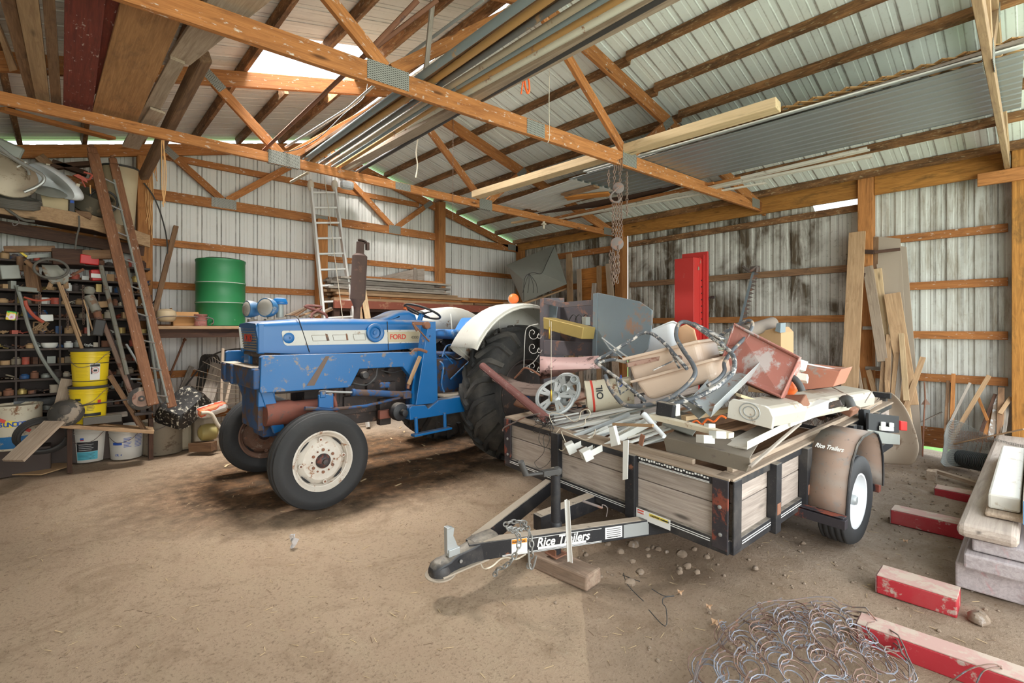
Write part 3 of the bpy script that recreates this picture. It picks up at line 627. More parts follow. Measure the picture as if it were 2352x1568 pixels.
# ------------------------------------------------------------------ tractor (points towards -X)
T = thing('tractor', 'old blue farm tractor with white hood stripe and loader side frames', 'tractor', (2.6, 4.65, 0))
TY = 4.65
def wheel(parent, c, r, w, rim_r, tire_mat, rim_mat, side, name='wheel', ribs=3, lugs=0, holes=True):
    """axis along Y, outer face on `side` (-1 or +1)."""
    g = bpy.data.objects.new(name, None); COL.objects.link(g); g.parent = parent; g.location = WM(parent).inverted() @ Vector(c)
    c = Vector(c); ax = Vector((0, side, 0)); hw = w/2; b = MB()
    prof = [(rim_r-.01, -hw*.62), (rim_r+.012, -hw*.72), (rim_r+(r-rim_r)*.35, -hw*.97), (rim_r+(r-rim_r)*.62, -hw), (r-.035, -hw*.88), (r-.012, -hw*.74)]
    if ribs:
        k = 2*ribs; xs = [-.74+1.48*i/(ribs*4) for i in range(ribs*4+1)]
        for i, x in enumerate(xs):
            rr = r - .012*x*x/.5 if (i % 4) != 2 else r-.020
            prof.append((rr, hw*x))
    else: prof += [(r-.005, -hw*.4), (r, 0), (r-.005, hw*.4)]
    prof += [(r-.012, hw*.74), (r-.035, hw*.88), (rim_r+(r-rim_r)*.62, hw), (rim_r+(r-rim_r)*.50, hw*1.0), (rim_r+(r-rim_r)*.47, hw*.985), (rim_r+(r-rim_r)*.35, hw*.97), (rim_r+.012, hw*.72), (rim_r-.01, hw*.62)]
    prof.append(prof[0]); b.lathe(prof, c, ax, 64, cap=False)
    if lugs:
        def surf(th, s, h):
            # s in -1..1 across; bends over the shoulder past |s|>.72
            a = abs(s); sg = 1 if s >= 0 else -1
            if a <= .72: rr = r-.012*(a/.72)**2; y = s*hw
            else:
                k = (a-.72)/.28; rr = r-.012-.15*k*k-.02*k; y = sg*hw*(.72+.30*math.sin(min(1, k)*1.5))
            nr = 1 if a < .6 else max(.25, 1-(a-.6)*1.9); ny = 0 if a < .6 else (a-.6)*2.0*sg
            rr += h*nr; y += h*ny
            return c+Vector((math.cos(th)*rr, side*y, math.sin(th)*rr))
        for q in range(lugs):
            for sg in (-1, 1):
                t0 = 2*math.pi*(q+(.5 if sg > 0 else 0))/lugs; rings = []
                for k in range(7):
                    s = sg*(-.06+1.06*k/6); tc_ = t0-(abs(s)**.9)*.36; wd = (.028+.012*k/6)/r
                    rings.append([surf(tc_-wd, s, -.01), surf(tc_-wd*.72, s, .042), surf(tc_+wd*.72, s, .042), surf(tc_+wd, s, -.01)])
                b.loft(rings, smooth=False)
    b.build('tire', tire_mat, g)
    # rim and disc
    b = MB(); d0 = hw*.30
    b.lathe([(rim_r-.03, -hw*.7), (rim_r+.004, -hw*.74), (rim_r-.02, -hw*.5), (rim_r-.045, 0), (rim_r-.03, hw*.5), (rim_r+.004, hw*.70), (rim_r+.010, hw*.74), (rim_r-.002, hw*.76), (rim_r-.018, hw*.60), (rim_r-.034, hw*.40), (rim_r-.040, d0-.02), (rim_r-.052, d0), (rim_r*.66, d0+.022), (rim_r*.55, d0+.020), (rim_r*.45, d0+.030), (rim_r*.28, d0+.030), (.001, d0+.030)], c, ax, 48, cap=False)
    if holes:
        for k in range(4):
            a = math.pi/2*k+.1; p = c+Vector((math.cos(a)*rim_r*.74, side*(d0+.018), math.sin(a)*rim_r*.74)); b.lathe([(.017, 0), (.017, .010), (.008, .012), (.001, .012)], p, ax, 14)
        for k in range(12):
            a = 2*math.pi*k/12; p = c+Vector((math.cos(a)*rim_r*.385, side*(d0+.028), math.sin(a)*rim_r*.385)); b.lathe([(.016, 0), (.016, .004), (.001, .005)], p, ax, 10)
    b.build('rim', rim_mat, g)
    if holes:
        b = MB()
        for k in range(12): a = 2*math.pi*k/12; r_ = .012 if k % 2 else .007; b.lathe([(r_, 0), (r_, .010), (.001, .012)], c+Vector((math.cos(a)*rim_r*.385, side*(d0+.031), math.sin(a)*rim_r*.385)), ax, 8)
        for k in range(4): a = math.pi/2*k+.1; b.lathe([(.009, 0), (.009, .004), (.001, .005)], c+Vector((math.cos(a)*rim_r*.74, side*(d0+.030), math.sin(a)*rim_r*.74)), ax, 8)
        b.build('lug_nuts', M['rust'], g)
        b = MB()
        for k in range(4):
            a0 = math.pi/2*k+.55; b.tube([c+Vector((math.cos(a0+q*.09)*rim_r*.815, side*(d0+.004), math.sin(a0+q*.09)*rim_r*.815)) for q in range(7)], [.001, .006, .008, .009, .008, .006, .001], 6)
        b.build('rim_slots', M['ink'], g)
    b = MB(); b.lathe([(rim_r*.25, d0+.02), (rim_r*.25, d0+.045), (rim_r*.20, d0+.058), (.030, d0+.070), (.022, d0+.072), (.020, d0+.092), (.001, d0+.096)], c, ax, 28)
    b.build('hub_cap', M['blackrust'] if holes else M['bluedirty'], g)
    return g
wheel(T, (1.535, 3.955, .385), .392, .215, .232, M['rubber'], M['creamrust'], -1, 'front_wheel')
wheel(T, (1.50, 5.37, .380), .388, .215, .232, M['rubber'], M['rustwheel'], -1, 'front_wheel')
wheel(T, (3.76, 3.95, .73), .715, .38, .37, M['rubberg'], M['grime'], -1, 'rear_wheel', ribs=0, lugs=21, holes=False)
wheel(T, (3.76, 5.40, .73), .715, .38, .37, M['rubberg'], M['grime'], -1, 'rear_wheel', ribs=0, lugs=21, holes=False)
# hood
def section(x, hw, zb, zt, rc, yc=TY, n=5, crown=.01):
    pts = [Vector((x, yc-hw, zb))]
    pts.append(Vector((x, yc-hw, (zb+zt)/2)))
    for k in range(n+1):
        a = math.pi-(math.pi/2)*k/n; pts.append(Vector((x, yc-hw+rc+math.cos(a)*rc, zt-rc+math.sin(a)*rc)))
    pts.append(Vector((x, yc, zt+crown)))
    for k in range(n+1):
        a = math.pi/2-(math.pi/2)*k/n; pts.append(Vector((x, yc+hw-rc+math.cos(a)*rc, zt-rc+math.sin(a)*rc)))
    pts.append(Vector((x, yc+hw, (zb+zt)/2))); pts.append(Vector((x, yc+hw, zb)))
    return pts
b = MB(); rings = [section(*a) for a in ((1.175, .262, 1.44, 1.487, .030), (1.21, .272, 1.245, 1.497, .04), (1.30, .274, 1.240, 1.508, .05), (1.55, .276, 1.222, 1.525, .055), (1.75, .277, 1.218, 1.532, .06), (2.3, .277, 1.225, 1.535, .06), (2.70, .275, 1.24, 1.532, .06), (2.92, .27, 1.255, 1.525, .06))]
hood = b.loft(rings).build('hood', M['blue'], T)
b = MB(); b.loft([section(x, hw, 1.50, zt, .05) for x, hw, zt in ((2.28, .14, 1.525), (2.42, .165, 1.565), (2.56, .175, 1.625), (2.68, .17, 1.635), (2.76, .165, 1.60), (2.79, .16, 1.52))]).build('instrument_cowl', M['blue'], T)
YS = TY-.2775
def side(pts, mat, name, th=.003, y=YS, par=None):
    b = MB(); b.quadsheet([at(u, v, Y=y) for u, v in pts], th); return b.build(name, mat, par or T)
def rrect(pts, n=5):
    return pts
st = side([(651, 759), (964, 757), (967, 787), (660, 793.5), (655, 792), (652, 788), (647, 765), (648, 760.5)], M['cream'], 'white_stripe', .004)
side([(889.5, 762.5), (964, 761), (966, 784), (891.5, 785)], flat('yellowed_badge', (.55, .46, .30), .5), 'badge_plate', .003, YS-.003)
for (u0, v0, u1, v1) in ((716, 770, 752, 783), (764, 769, 798, 781.5), (811, 767, 838, 781)):
    q = MB()
    P4 = [at(u, v, Y=YS-.0045) for u, v in ((u0, v0), (u1, v0-.6), (u1+2, v1-.6), (u0+3, v1))]
    for i in range(4): q.tube([P4[i], P4[(i+1) % 4]], .0018, 5)
    q.build('vent_slot_rim', M['tanmetal'], T)
for pts in (((747, 766), (752, 767), (757, 782), (751, 783)), ((794, 766), (797, 766), (800, 781), (796, 781))): side(pts, M['rust'], 'torn_patch', .003, YS-.003)
for (u, v, r, d) in ((663, 776, .046, .012),):
    b = MB(); b.lathe([(r, 0), (r, d*.6), (r*.8, d), (r*.22, d), (r*.2, d*.2), (.001, d*.2)], at(u, v, Y=YS), (0, -1, 0), 28); b.build('round_cap', M['blue'], T)
b = MB(); b.lathe([(.088, 0), (.092, .02), (.088, .034), (.070, .038), (.052, .030), (.048, .012), (.022, .010), (.020, .020), (.001, .021)], at(860, 764, Y=YS), (0, -1, 0), 36); b.build('air_intake', M['blue'], T)
text('FORD', at(895.5, 778.8, Y=YS-.006), (1, 0, .0), (0, 0, 1), .070, M['inkred'], T, 'maker_badge_lettering', bold=True, sx=.98)
text('4000', at(944, 778, Y=YS-.006), (1, 0, .0), (0, 0, 1), .045, M['tanmetal'], T, 'model_badge_lettering')
for a, c_ in (((686, 733), (711, 809)), ((889.5, 738), (892, 803))):
    b = MB(); p = at(*a, Y=YS-.001); q = at(*c_, Y=YS-.001); b.tube([p, q], .004, 6)
    if a[0] < 700: b.tube([p, p+Vector((-.01, .06, .028)), Vector((p.x-.02, TY, p.z+.038))], .004, 6)
    b.build('panel_seam', M['blackmat'], T)
# grille
b = MB()
for k in range(9):
    z = 1.262+.0225*k; xx = 1.222-.0025*k-.012; b.beam((xx, TY-.215, z), (xx, TY+.235, z), .03, .012, (.3, 0, 1))
b.box((1.245, TY+.01, 1.35), (.03, .47, .24)); b.build('grille', M['tanmetal'], T)
b = MB(); b.box((1.207, TY, 1.475), (.05, .53, .03)); b.box((1.215, TY-.245, 1.36), (.055, .055, .25)); b.box((1.215, TY+.245, 1.36), (.055, .055, .25)); b.build('grille_surround', M['blue'], T, bevel=.01)
b = MB(); b.beam((1.19, TY+.215, 1.27), (1.175, TY+.215, 1.455), .02, .028, (1, 0, 0)); b.build('lamp_trim', M['white'], T, bevel=.004)
text('FORD', (1.178, TY+.10, 1.335), (0, -1, 0), (0, 0, 1), .085, M['inkred'], T, 'grille_lettering', bold=True)
b = MB(); b.box((1.31, TY, 1.14), (.16, .40, .22)); b.box((1.27, TY, 1.225), (.14, .46, .05)); b.build('radiator_shroud', M['grime'], T, bevel=.02)
# precleaner, lamps, muffler
c0 = at(643, 729, Y=TY)
b = MB(); b.lathe([(.031, 0), (.031, .125), (.030, .13)], c0, (0, 0, 1), 20); b.build('air_stack', M['galvdull'], T)
b = MB(); b.lathe([(.045, 0), (.062, .002), (.066, .012), (.060, .030), (.050, .052), (.030, .060), (.001, .061)], c0+Vector((0, 0, .118)), (0, 0, 1), 24); b.build('precleaner_cap', M['blue'], T)
for (u, v, y, rr, d) in ((580, 710, TY+.17, .076, (-.97, -.22, .02)), (618, 707, TY-.02, .086, (-.80, -.60, .05))):
    p = at(u, v, Y=y); d = Vector(d).normalized(); g = MB()
    g.lathe([(rr*.97, .055), (rr, .048), (rr, .020), (rr*.93, -.010), (rr*.72, -.050), (rr*.35, -.078), (.001, -.085)], p, d, 28)
    sh = g.build('work_lamp', M['lampblue'], T)
    g = MB(); g.lathe([(rr*.95, .048), (rr*.8, .060), (rr*.4, .068), (.001, .070)], p, d, 28); g.build('lens', M['glass'], sh)
    g = MB(); g.tube([p-Vector((0, 0, rr*.9)), Vector((p.x, p.y, 1.50))], .016, 10); g.box((p.x, p.y, 1.515), (.07, .07, .03)); g.build('stalk', M['deckdirt'], sh)
mb0 = at(819, 736, Y=TY); mt = at(828, 556, Y=TY); mt.y = TY; dv = (mt-mb0)
def mp(k): return mb0+dv*k
b = MB(); b.tube([mp(0), mp(.17)], .033, 18); b.tube([mp(.17), mp(.24), mp(.27)], [.036, .058, .072], 20); b.tube([mp(.27), mp(.82)], .074, 24); b.tube([mp(.82), mp(.85)], [.074, .045], 24); b.tube([mp(.85), mp(1)], .040, 18)
b.build('muffler', M['muffler'], T)
b = MB(); q = mp(1); b.lathe([(.045, -.005), (.047, .006), (.001, .008)], q+Vector((.02, 0, .012)), (.25, 0, 1), 20); b.box(q+Vector((.075, 0, -.035)), (.03, .035, .075)); b.tube([q+Vector((.03, 0, -.01)), q+Vector((.085, 0, .005))], .008, 8); b.build('rain_cap', M['muffler'], T)
# steering wheel
sc_ = Vector((2.945, TY, 1.632)); nn = Vector((.37, 0, .93)).normalized(); e1 = nn.cross(Vector((0, 1, 0))).normalized(); e2 = Vector((0, 1, 0))
b = MB(); b.tube([sc_+e1*math.cos(a)*.205+e2*math.sin(a)*.205 for a in [2*math.pi*k/40 for k in range(40)]], .0125, 9, closed=True)
for k in range(3):
    a = 2*math.pi*k/3+.5; b.tube([sc_-nn*.03, sc_-nn*.012+(e1*math.cos(a)+e2*math.sin(a))*.1, sc_+(e1*math.cos(a)+e2*math.sin(a))*.2], [.014, .010, .009], 8)
b.lathe([(.04, -.03), (.035, -.005), (.001, .006)], sc_, nn, 18); b.build('steering_wheel', M['black'], T)
b = MB(); b.tube([sc_-nn*.02, sc_-nn*.42], [.028, .035], 16); b.build('steering_column', M['blue'], T)
b = MB(); b.tube([Vector((2.84, TY+.1, 1.55)), Vector((2.80, TY+.12, 1.70))], .007, 6); b.tube([Vector((2.80, TY+.12, 1.66)), Vector((2.80, TY+.12, 1.71))], .018, 10); b.build('throttle_lever', M['orange'], T)
# seat
def pad(c, sz, rot, mat, name, par, r=.05):
    b = MB(); b.box(c, sz, Euler(rot).to_matrix()); return b.build(name, mat, par, bevel=r, seg=4)
seat = bpy.data.objects.new('seat', None); COL.objects.link(seat); seat.parent = T; seat.location = (0.9, 0, 1.3)
pad((3.40, TY, 1.37), (.46, .50, .11), (0, .06, 0), M['vinylblue'], 'seat_cushion', seat, .045)
pad((3.63, TY, 1.46), (.12, .48, .25), (0, .60, 0), M['vinylblue'], 'backrest', seat, .05)
b = MB(); b.tube(bez([(3.25, TY-.12, 1.30), (3.22, TY-.14, 1.18), (3.32, TY-.14, 1.05)]), .016, 8); b.tube(bez([(3.36, TY-.12, 1.30), (3.42, TY-.14, 1.16), (3.5, TY-.14, 1.02)]), .016, 8); b.tube([(3.2, TY, 1.30), (3.55, TY, 1.05)], .02, 8); b.build('seat_bracket', M['black'], seat)
# fenders: shells over the rear wheels
def fender(yin, yout, name, xc=3.74):
    b = MB(); R0 = .935; cz = .79
    angs = [math.radians(a) for a in range(24, 151, 7)]
    def P_(a, y, r=R0): return Vector((xc+math.cos(a)*r*.98, y, cz+math.sin(a)*r))
    sgn = 1 if yout > yin else -1
    rings = []
    for a in angs:
        rings.append([P_(a, yin, R0-.38), P_(a, yin, R0-.1), P_(a, yin+sgn*.035, R0-.02), P_(a, yin+sgn*.09, R0), P_(a, yout-sgn*.06, R0-.005), P_(a, yout-sgn*.01, R0-.02), P_(a, yout, R0-.05)])
    b.loft(rings, closed=False, caps=False)
    o = b.build(name, M['cream'], T); md = o.modifiers.new('s', 'SOLIDIFY'); md.thickness = .004
    q = MB()
    q.tube([P_(a, yout, R0-.05) for a in angs], .009, 8)
    for a in (math.radians(95), math.radians(146)): q.tube([P_(a, yin, R0-.36), P_(a, yin-sgn*-.004, R0-.1), P_(a, yin+sgn*.09, R0-.012), P_(a, yout-sgn*.03, R0-.02)], .010, 6)
    q.build('pressed_rib', M['cream'], o); return o
fn = fender(4.19, 3.74, 'fender'); ff = fender(5.12, 5.60, 'fender')
p = at(1180, 686, Y=3.98); b = MB(); b.lathe([(.055, -.02), (.058, 0), (.054, .022), (.035, .040), (.001, .045)], p, (-.55, -.8, 0), 24); lamp = b.build('warning_lamp', M['orange'], T)
b = MB(); b.lathe([(.055, .02), (.060, 0), (.058, -.02), (.03, -.05), (.001, -.055)], p+Vector((.02, .03, 0)), (-.55, -.8, 0), 20); b.build('lamp_housing', M['galvdull'], lamp)
b = MB(); b.beam(p+Vector((.02, .03, -.05)), Vector((p.x+.02, p.y+.03, 1.745)), .03, .03); b.box((p.x+.02, p.y+.03, 1.755), (.07, .05, .03)); b.build('lamp_bracket', M['bluew'], lamp)
# loader frame
LF = [4.10, 5.20]
for i, y in enumerate(LF):
    yy = y+.035
    b = MB(); pts = [(600, 821), (606, 816.5), (959, 808), (953, 872), (945, 866), (925, 842), (826, 847), (806, 886), (800, 889.5), (640, 900), (600, 903), (597, 899)]
    poly = []
    for u, v in pts:
        q = at(u, v, Y=LF[0]); poly.append((q.x, q.z))
    mm = Matrix(((1, 0, 0, 0), (0, 0, 1, yy), (0, 1, 0, 0), (0, 0, 0, 1)))
    b.prism(poly, .07, mm); b.build('loader_side_rail', M['bluew'], T, bevel=.006)
    if i == 0:
        side([(748, 818), (757, 818), (722, 885), (704, 886)], flat('worn_brown_scar', (.15, .10, .075), .7), 'scraped_patch', .002, LF[0]-.001)
b = MB(); b.box((1.135, TY, 1.05), (.10, 1.06, .16)); b.box((1.115, 5.0, 1.05), (.10, .05, .17)); b.box((1.115, 4.75, 1.05), (.10, .05, .17)); b.build('front_cross_member', M['deckdirt'] if False else M['bluedirty'], T, bevel=.012)
b = MB(); b.box((1.14, TY+.02, 1.134), (.11, .96, .006)); b.build('dust_layer', M['deckdirt'], T)
b = MB(); b.box((1.24, TY+.13, 1.17), (.08, .16, .10)); b.build('bumper_bracket', M['blue'], T, bevel=.01)
# pedestal down to axle
b = MB(); b.beam((1.22, 4.34, .98), (1.34, 4.34, .58), .05, .09, (1, 0, 0)); b.box((1.24, 4.35, .88), (.13, .05, .16)); b.build('front_pedestal', M['blue'], T, bevel=.006)
b = MB(); b.box((1.22, TY, .76), (.05, .50, .34)); b.beam((1.22, 4.96, .98), (1.34, 4.96, .58), .05, .10, (1, 0, 0)); b.build('cross_support', M['bluedirty'], T, bevel=.006)
b = MB(); b.box((1.50, TY, .47), (.11, 1.15, .10)); b.tube([(1.52, 4.05, .38), (1.50, 4.10, .60)], .032, 14); b.tube([(1.50, 5.25, .38), (1.50, 5.20, .60)], .032, 14); b.tube([(1.53, 3.98, .385), (1.52, 4.12, .40)], .035, 14); b.tube([(1.5, 5.34, .385), (1.5, 5.2, .40)], .035, 14); b.box((1.36, TY, .62), (.2, .3, .22)); b.build('front_axle', M['bluedirty'], T, bevel=.008)
b = MB(); b.lathe([(.10, 0), (.105, .2), (.09, .24), (.09, .55), (.11, .56), (.11, .58)], (1.23, 4.36, .73), (1, 0, 0), 20, sq=(1, 1)); b.box((1.83, 4.4, .76), (.02, .10, .24)); b.build('axle_support_casting', M['redrust'], T, bevel=.004)
# engine
e = MB(); e.box((2.12, TY, .92), (1.05, .36, .56)); e.box((2.1, TY, 1.18), (.9, .22, .12)); e.box((2.05, TY-.02, .60), (.8, .28, .16))
for k in range(4): e.lathe([(.035, 0), (.035, .08), (.001, .085)], (1.75+.22*k, TY-.19, 1.02), (0, -1, 0), 12); e.box((1.78+.22*k, TY-.2, .86), (.09, .06, .10))
e.lathe([(.055, 0), (.06, .10), (.04, .13), (.001, .135)], (2.10, TY-.18, 1.03), (0, -1, .1), 20); e.lathe([(.05, 0), (.055, .18), (.001, .19)], (1.85, TY-.22, .75), (0, 0, 1), 16)
e.build('engine_block', M['grime'], T, bevel=.006)
b = MB(); b.lathe([(.035, 0), (.038, .05), (.03, .07), (.001, .075)], at(833, 862, Y=4.33), (0, -1, .1), 20); b.build('fuel_filter', M['black'], T)
b = MB(); b.tube(bez([at(812, 880, Y=4.3), at(840, 884, Y=4.26), at(862, 868, Y=4.26), at(868, 845, Y=4.3), at(880, 832, Y=4.4)]), .009, 8); b.tube(bez([at(875, 850, Y=4.3), at(905, 855, Y=4.3), at(940, 845, Y=4.35)]), .006, 6); b.build('engine_hose', M['hose'], T)
b = MB(); q = at(884, 884, Y=4.22); b.box(q, (.11, .03, .055)); b.build('blue_flange', M['bluedirty'], T, bevel=.02)
b = MB(); q = at(883, 951, Y=4.22); b.box(q, (.12, .05, .08)); b.build('red_step_bracket', M['redrust'], T, bevel=.008)
b = MB(); b.tube([at(736, 899, Y=4.2), at(812, 901, Y=4.2)], .011, 12); rod = b.build('cylinder_rod', M['steel'], T)
b = MB(); b.tube([at(808, 901, Y=4.2), at(924, 905, Y=4.2)], .030, 18); b.tube([at(808, 901, Y=4.2), at(815, 901, Y=4.2)], .034, 18); b.box(at(932, 906, Y=4.2), (.09, .07, .07)); b.build('hydraulic_cylinder', M['bluedirty'], T, bevel=.003)
b = MB(); b.tube([at(700, 938, Y=4.15), at(760, 940, Y=4.15), at(840, 932, Y=4.15), at(918, 913, Y=4.2)], [.018, .014, .014, .014], 12); b.build('drag_link', M['bluedirty'], T)
b = MB(); b.box(at(748, 922, Y=4.17), (.13, .03, .13)); b.box(at(740, 905, Y=4.17), (.05, .05, .06)); b.build('link_bracket', M['bluew'], T, bevel=.008)
b = MB(); b.box((1.95, 4.52, .66), (1.2, .1, .08)); b.box((2.2, 4.5, .75), (.5, .12, .1)); b.box((2.35, 4.42, .62), (.12, .08, .26)); b.box((1.5, 4.45, .93), (.35, .1, .09)); b.build('frame_rail', M['grime'], T, bevel=.008)
# transmission, rear axle, operator platform
b = MB(); b.box((3.1, TY, .86), (.95, .40, .50)); b.box((3.35, TY, 1.12), (.5, .34, .12)); b.lathe([(.16, 0), (.20, .08), (.12, .16), (.11, .62)], (3.76, TY-.1, .74), (0, -1, 0), 24); b.lathe([(.16, 0), (.20, .08), (.12, .16), (.11, .62)], (3.76, TY+.1, .74), (0, 1, 0), 24); b.box((3.7, TY, .85), (.5, .42, .55)); b.build('transmission_case', M['bluedirty'], T, bevel=.02)
b = MB(); b.tube([at(1082, 826, Y=4.36), at(1034, 872, Y=4.32)], .011, 10); b.tube(bez([at(1016, 820, Y=4.3), at(1026, 795, Y=4.36), at(1050, 792, Y=4.4), at(1068, 805, Y=4.4)]), .010, 8); b.tube(bez([at(1010, 830, Y=4.3), at(1018, 842, Y=4.25), at(1014, 880, Y=4.25), at(1020, 900, Y=4.25)]), .012, 8); b.tube([at(1020, 812, Y=4.3), at(1040, 835, Y=4.3)], .008, 6); b.build('control_linkage', M['bluew'], T)
b = MB(); b.tube(bez([at(1012, 850, Y=4.3), at(1020, 846, Y=4.28), at(1022, 856, Y=4.28), at(1014, 866, Y=4.28), at(1012, 880, Y=4.28)]), .008, 8); b.tube(bez([at(1008, 818, Y=4.35), at(1030, 816, Y=4.33), at(1050, 826, Y=4.33), at(1068, 818, Y=4.33)]), .012, 8); b.build('hydraulic_pipes', M['black'], T)
b = MB(); b.beam(at(1006, 908, Y=4.22), at(1078, 902, Y=4.22), .2, .02); b.build('footplate', M['deckdirt'], T, bevel=.003)
# near uprights and lower arms
for i, y in enumerate(LF):
    mm = Matrix(((1, 0, 0, 0), (0, 0, 1, y-.03+.06), (0, 1, 0, 0), (0, 0, 0, 1)))
    poly = [(at(u, v, Y=LF[0]-.03).x, at(u, v, Y=LF[0]-.03).z) for u, v in ((984, 740), (1001, 738), (1006, 925), (955, 930))]
    b = MB(); b.prism(poly, .12, mm); b.build('loader_upright', M['blue'], T, bevel=.005)
    poly = [(at(u, v, Y=LF[0]-.06).x, at(u, v, Y=LF[0]-.06).z) for u, v in ((940, 938), (946, 932), (978, 930), (984, 938), (1004, 922), (1006, 919), (1110, 903), (1110, 938), (1000, 956), (942, 965))]
    mm = Matrix(((1, 0, 0, 0), (0, 0, 1, y-.06+.06), (0, 1, 0, 0), (0, 0, 0, 1)))
    b = MB(); b.prism(poly, .12, mm); b.build('loader_lower_arm', M['blue'], T, bevel=.008)
b = MB(); q = at(925, 947, Y=4.06); b.lathe([(.085, -.06), (.088, 0), (.08, .02), (.05, .03), (.001, .032)], q+Vector((0, .05, 0)), (0, -1, 0), 24, sq=(1.0, 1.0)); b.lathe([(.03, 0), (.03, .05), (.001, .055)], q, (0, -1, 0), 14); b.build('pivot_pin', M['black'], T)
b = MB(); q = at(956, 748, Y=4.06); b.lathe([(.035, 0), (.035, .05), (.02, .06), (.001, .06)], at(976, 747, Y=4.08), (0, -1, 0), 16); b.beam(at(948, 742, Y=4.08), at(980, 744, Y=4.08), .03, .03); b.beam(at(950, 744, Y=4.04), at(986, 784, Y=4.04), .015, .012); b.tube([at(949, 743, Y=4.04), at(958, 760, Y=4.04)], .012, 8); b.build('latch_bracket', M['rust'], T, bevel=.003)
for u, v in ((988, 753), (988, 772), (970, 790)):
    b = MB(); b.lathe([(.010, 0), (.010, .006), (.001, .007)], at(u, v, Y=LF[0]-.031), (0, -1, 0), 10); b.build('bolt', M['bluedirty'], T)
# step
b = MB(); b.tube([at(955, 958, Y=4.03), at(957, 1000, Y=4.03)], .018, 12); b.tube([at(1021, 948, Y=4.03), at(1022, 985, Y=4.03)], .018, 12); b.beam(at(948, 1000, Y=4.0), at(1034, 982, Y=4.0), .07, .022); b.build('step', M['blue'], T, bevel=.003)
# hammer hooked on the frame
H = thing('claw_hammer', 'rusty claw hammer hooked on the blue loader upright', 'hammer', at(935, 892, Y=4.02))
b = MB(); b.beam(at(965, 818, Y=4.03), at(938, 883, Y=4.03), .03, .032); b.build('handle', M['tan'], H, bevel=.006)
b = MB(); b.tube(bez([at(942, 812, Y=4.0), at(952, 803, Y=4.01), at(966, 803, Y=4.02), at(980, 808, Y=4.03)]), [.006]*8+[.014]*17, 8); b.tube([at(938, 882, Y=4.03), at(937, 892, Y=4.03)], .014, 10); b.build('head', M['rust'], H)
# ------------------------------------------------------------------ trailer
xh = (_F+_R*1.236+Vector((0, 0, .066))).normalized(); yh = (_F-_R*.848+Vector((0, 0, .040))); yh = (yh-xh*yh.dot(xh)).normalized(); zh = xh.cross(yh)
TRO = at(1676, 1266, D=2.6)
TR = thing('utility_trailer', 'black steel utility trailer with grey board sides piled with scrap', 'trailer', TRO)
TR.rotation_euler = Matrix((xh, yh, zh)).transposed().to_euler()
TM = WM(TR)
TMi = TM.inverted()
def tl(u, v, x=None, y=None, z=None):
    """point of the picture on a plane of the trailer's own axes, in world space."""
    o = TMi @ CAM; d = TMi.to_3x3() @ ray(u, v)
    t = (x-o.x)/d.x if x is not None else (y-o.y)/d.y if y is not None else (z-o.z)/d.z
    return CAM+ray(u, v)*t
def lw(x, y, z): return TM @ Vector((x, y, z))
TW, TL, TH = 1.92, 3.0, .39
def tb(b, name, mat, bevel=0, par=None): return b.build(name, mat, par or TR, bevel=bevel, M=TM)
# deck and rails
b = MB(); b.box((TL/2, TW/2, .0), (TL-.06, TW-.06, .04)); tb(b, 'deck', M['deck'])
b = MB(); b.box((0.0, TW/2, .02), (.045, TW, .075)); b.box((TL, TW/2, .02), (.045, TW, .075)); b.box((TL/2, 0, .02), (TL, .045, .075)); b.box((TL/2, TW, .02), (TL, .045, .075))
for x in (.6, 1.2, 1.8, 2.4): b.box((x, TW/2, -.02), (.04, TW, .05))
tb(b, 'bottom_frame', M['black'], .004)
b = MB()
b.box((-.008, TW/2, .365), (.012, TW-.1, .045)); b.box((TL/2, -.008, .365), (TL-.1, .012, .045)); b.box((TL/2, TW+.008, .365), (TL-.1, .012, .045))
tb(b, 'top_rail_front', M['black'], .003)
b = MB(); b.box((.035, TW/2, .388), (.10, TW, .014)); b.box((TL/2, .035, .388), (TL, .10, .014)); b.box((TL/2, TW-.035, .388), (TL, .10, .014)); tb(b, 'top_ledge', M['dusty'], .003)
b = MB(); b.beam((.07, .25, .41), (.055, 1.0, .405), .03, .03); b.beam((.1, .055, .41), (2.85, .05, .41), .035, .03, ); tb(b, 'loose_edge_batten', M['dusty'], .004)
def boards(p, axis, a0, a1):
    for z0, z1, in ((.045, .232), (.238, .342)):
        b = MB()
        if axis == 'y': b.box((p, (a0+a1)/2, (z0+z1)/2), (.03, a1-a0, z1-z0))
        else: b.box(((a0+a1)/2, p, (z0+z1)/2), (a1-a0, .03, z1-z0))
        tb(b, 'side_board', M['deck'], .003)
for a0, a1 in ((.07, .60), (.65, 1.27), (1.33, 1.86)): boards(.02, 'y', a0, a1)
for a0, a1 in ((.06, .45), (.51, .91), (.97, 1.8), (1.85, 2.4), (2.45, 2.95)): boards(.02, 'x', a0, a1); boards(TW-.02, 'x', a0, a1)
def tpost(x, y, sx_, sy_, mat, name='stake_post', z0=0.0, z1=.385):
    b = MB(); b.box((x, y, (z0+z1)/2), (sx_, sy_, z1-z0)); return tb(b, name, mat, .004)
tpost(-.018, .045, .012, .09, M['blackrust'], 'corner_post'); tpost(.04, -.018, .085, .012, M['black'], 'corner_post'); tpost(-.018, TW-.04, .012, .085, M['blackrust'], 'corner_post')
tpost(-.02, .625, .045, .072, M['black'], z0=-.02); tpost(-.02, 1.30, .045, .075, M['black'], z0=-.02)
for x in (.48, .94, 1.82, 2.43): tpost(x, -.025, .07, .055, M['black'], z0=-.03)
for x in (.48, .94, 1.82, 2.43, 2.95): tpost(x, TW+.02, .07, .055, M['black'], z0=-.03)
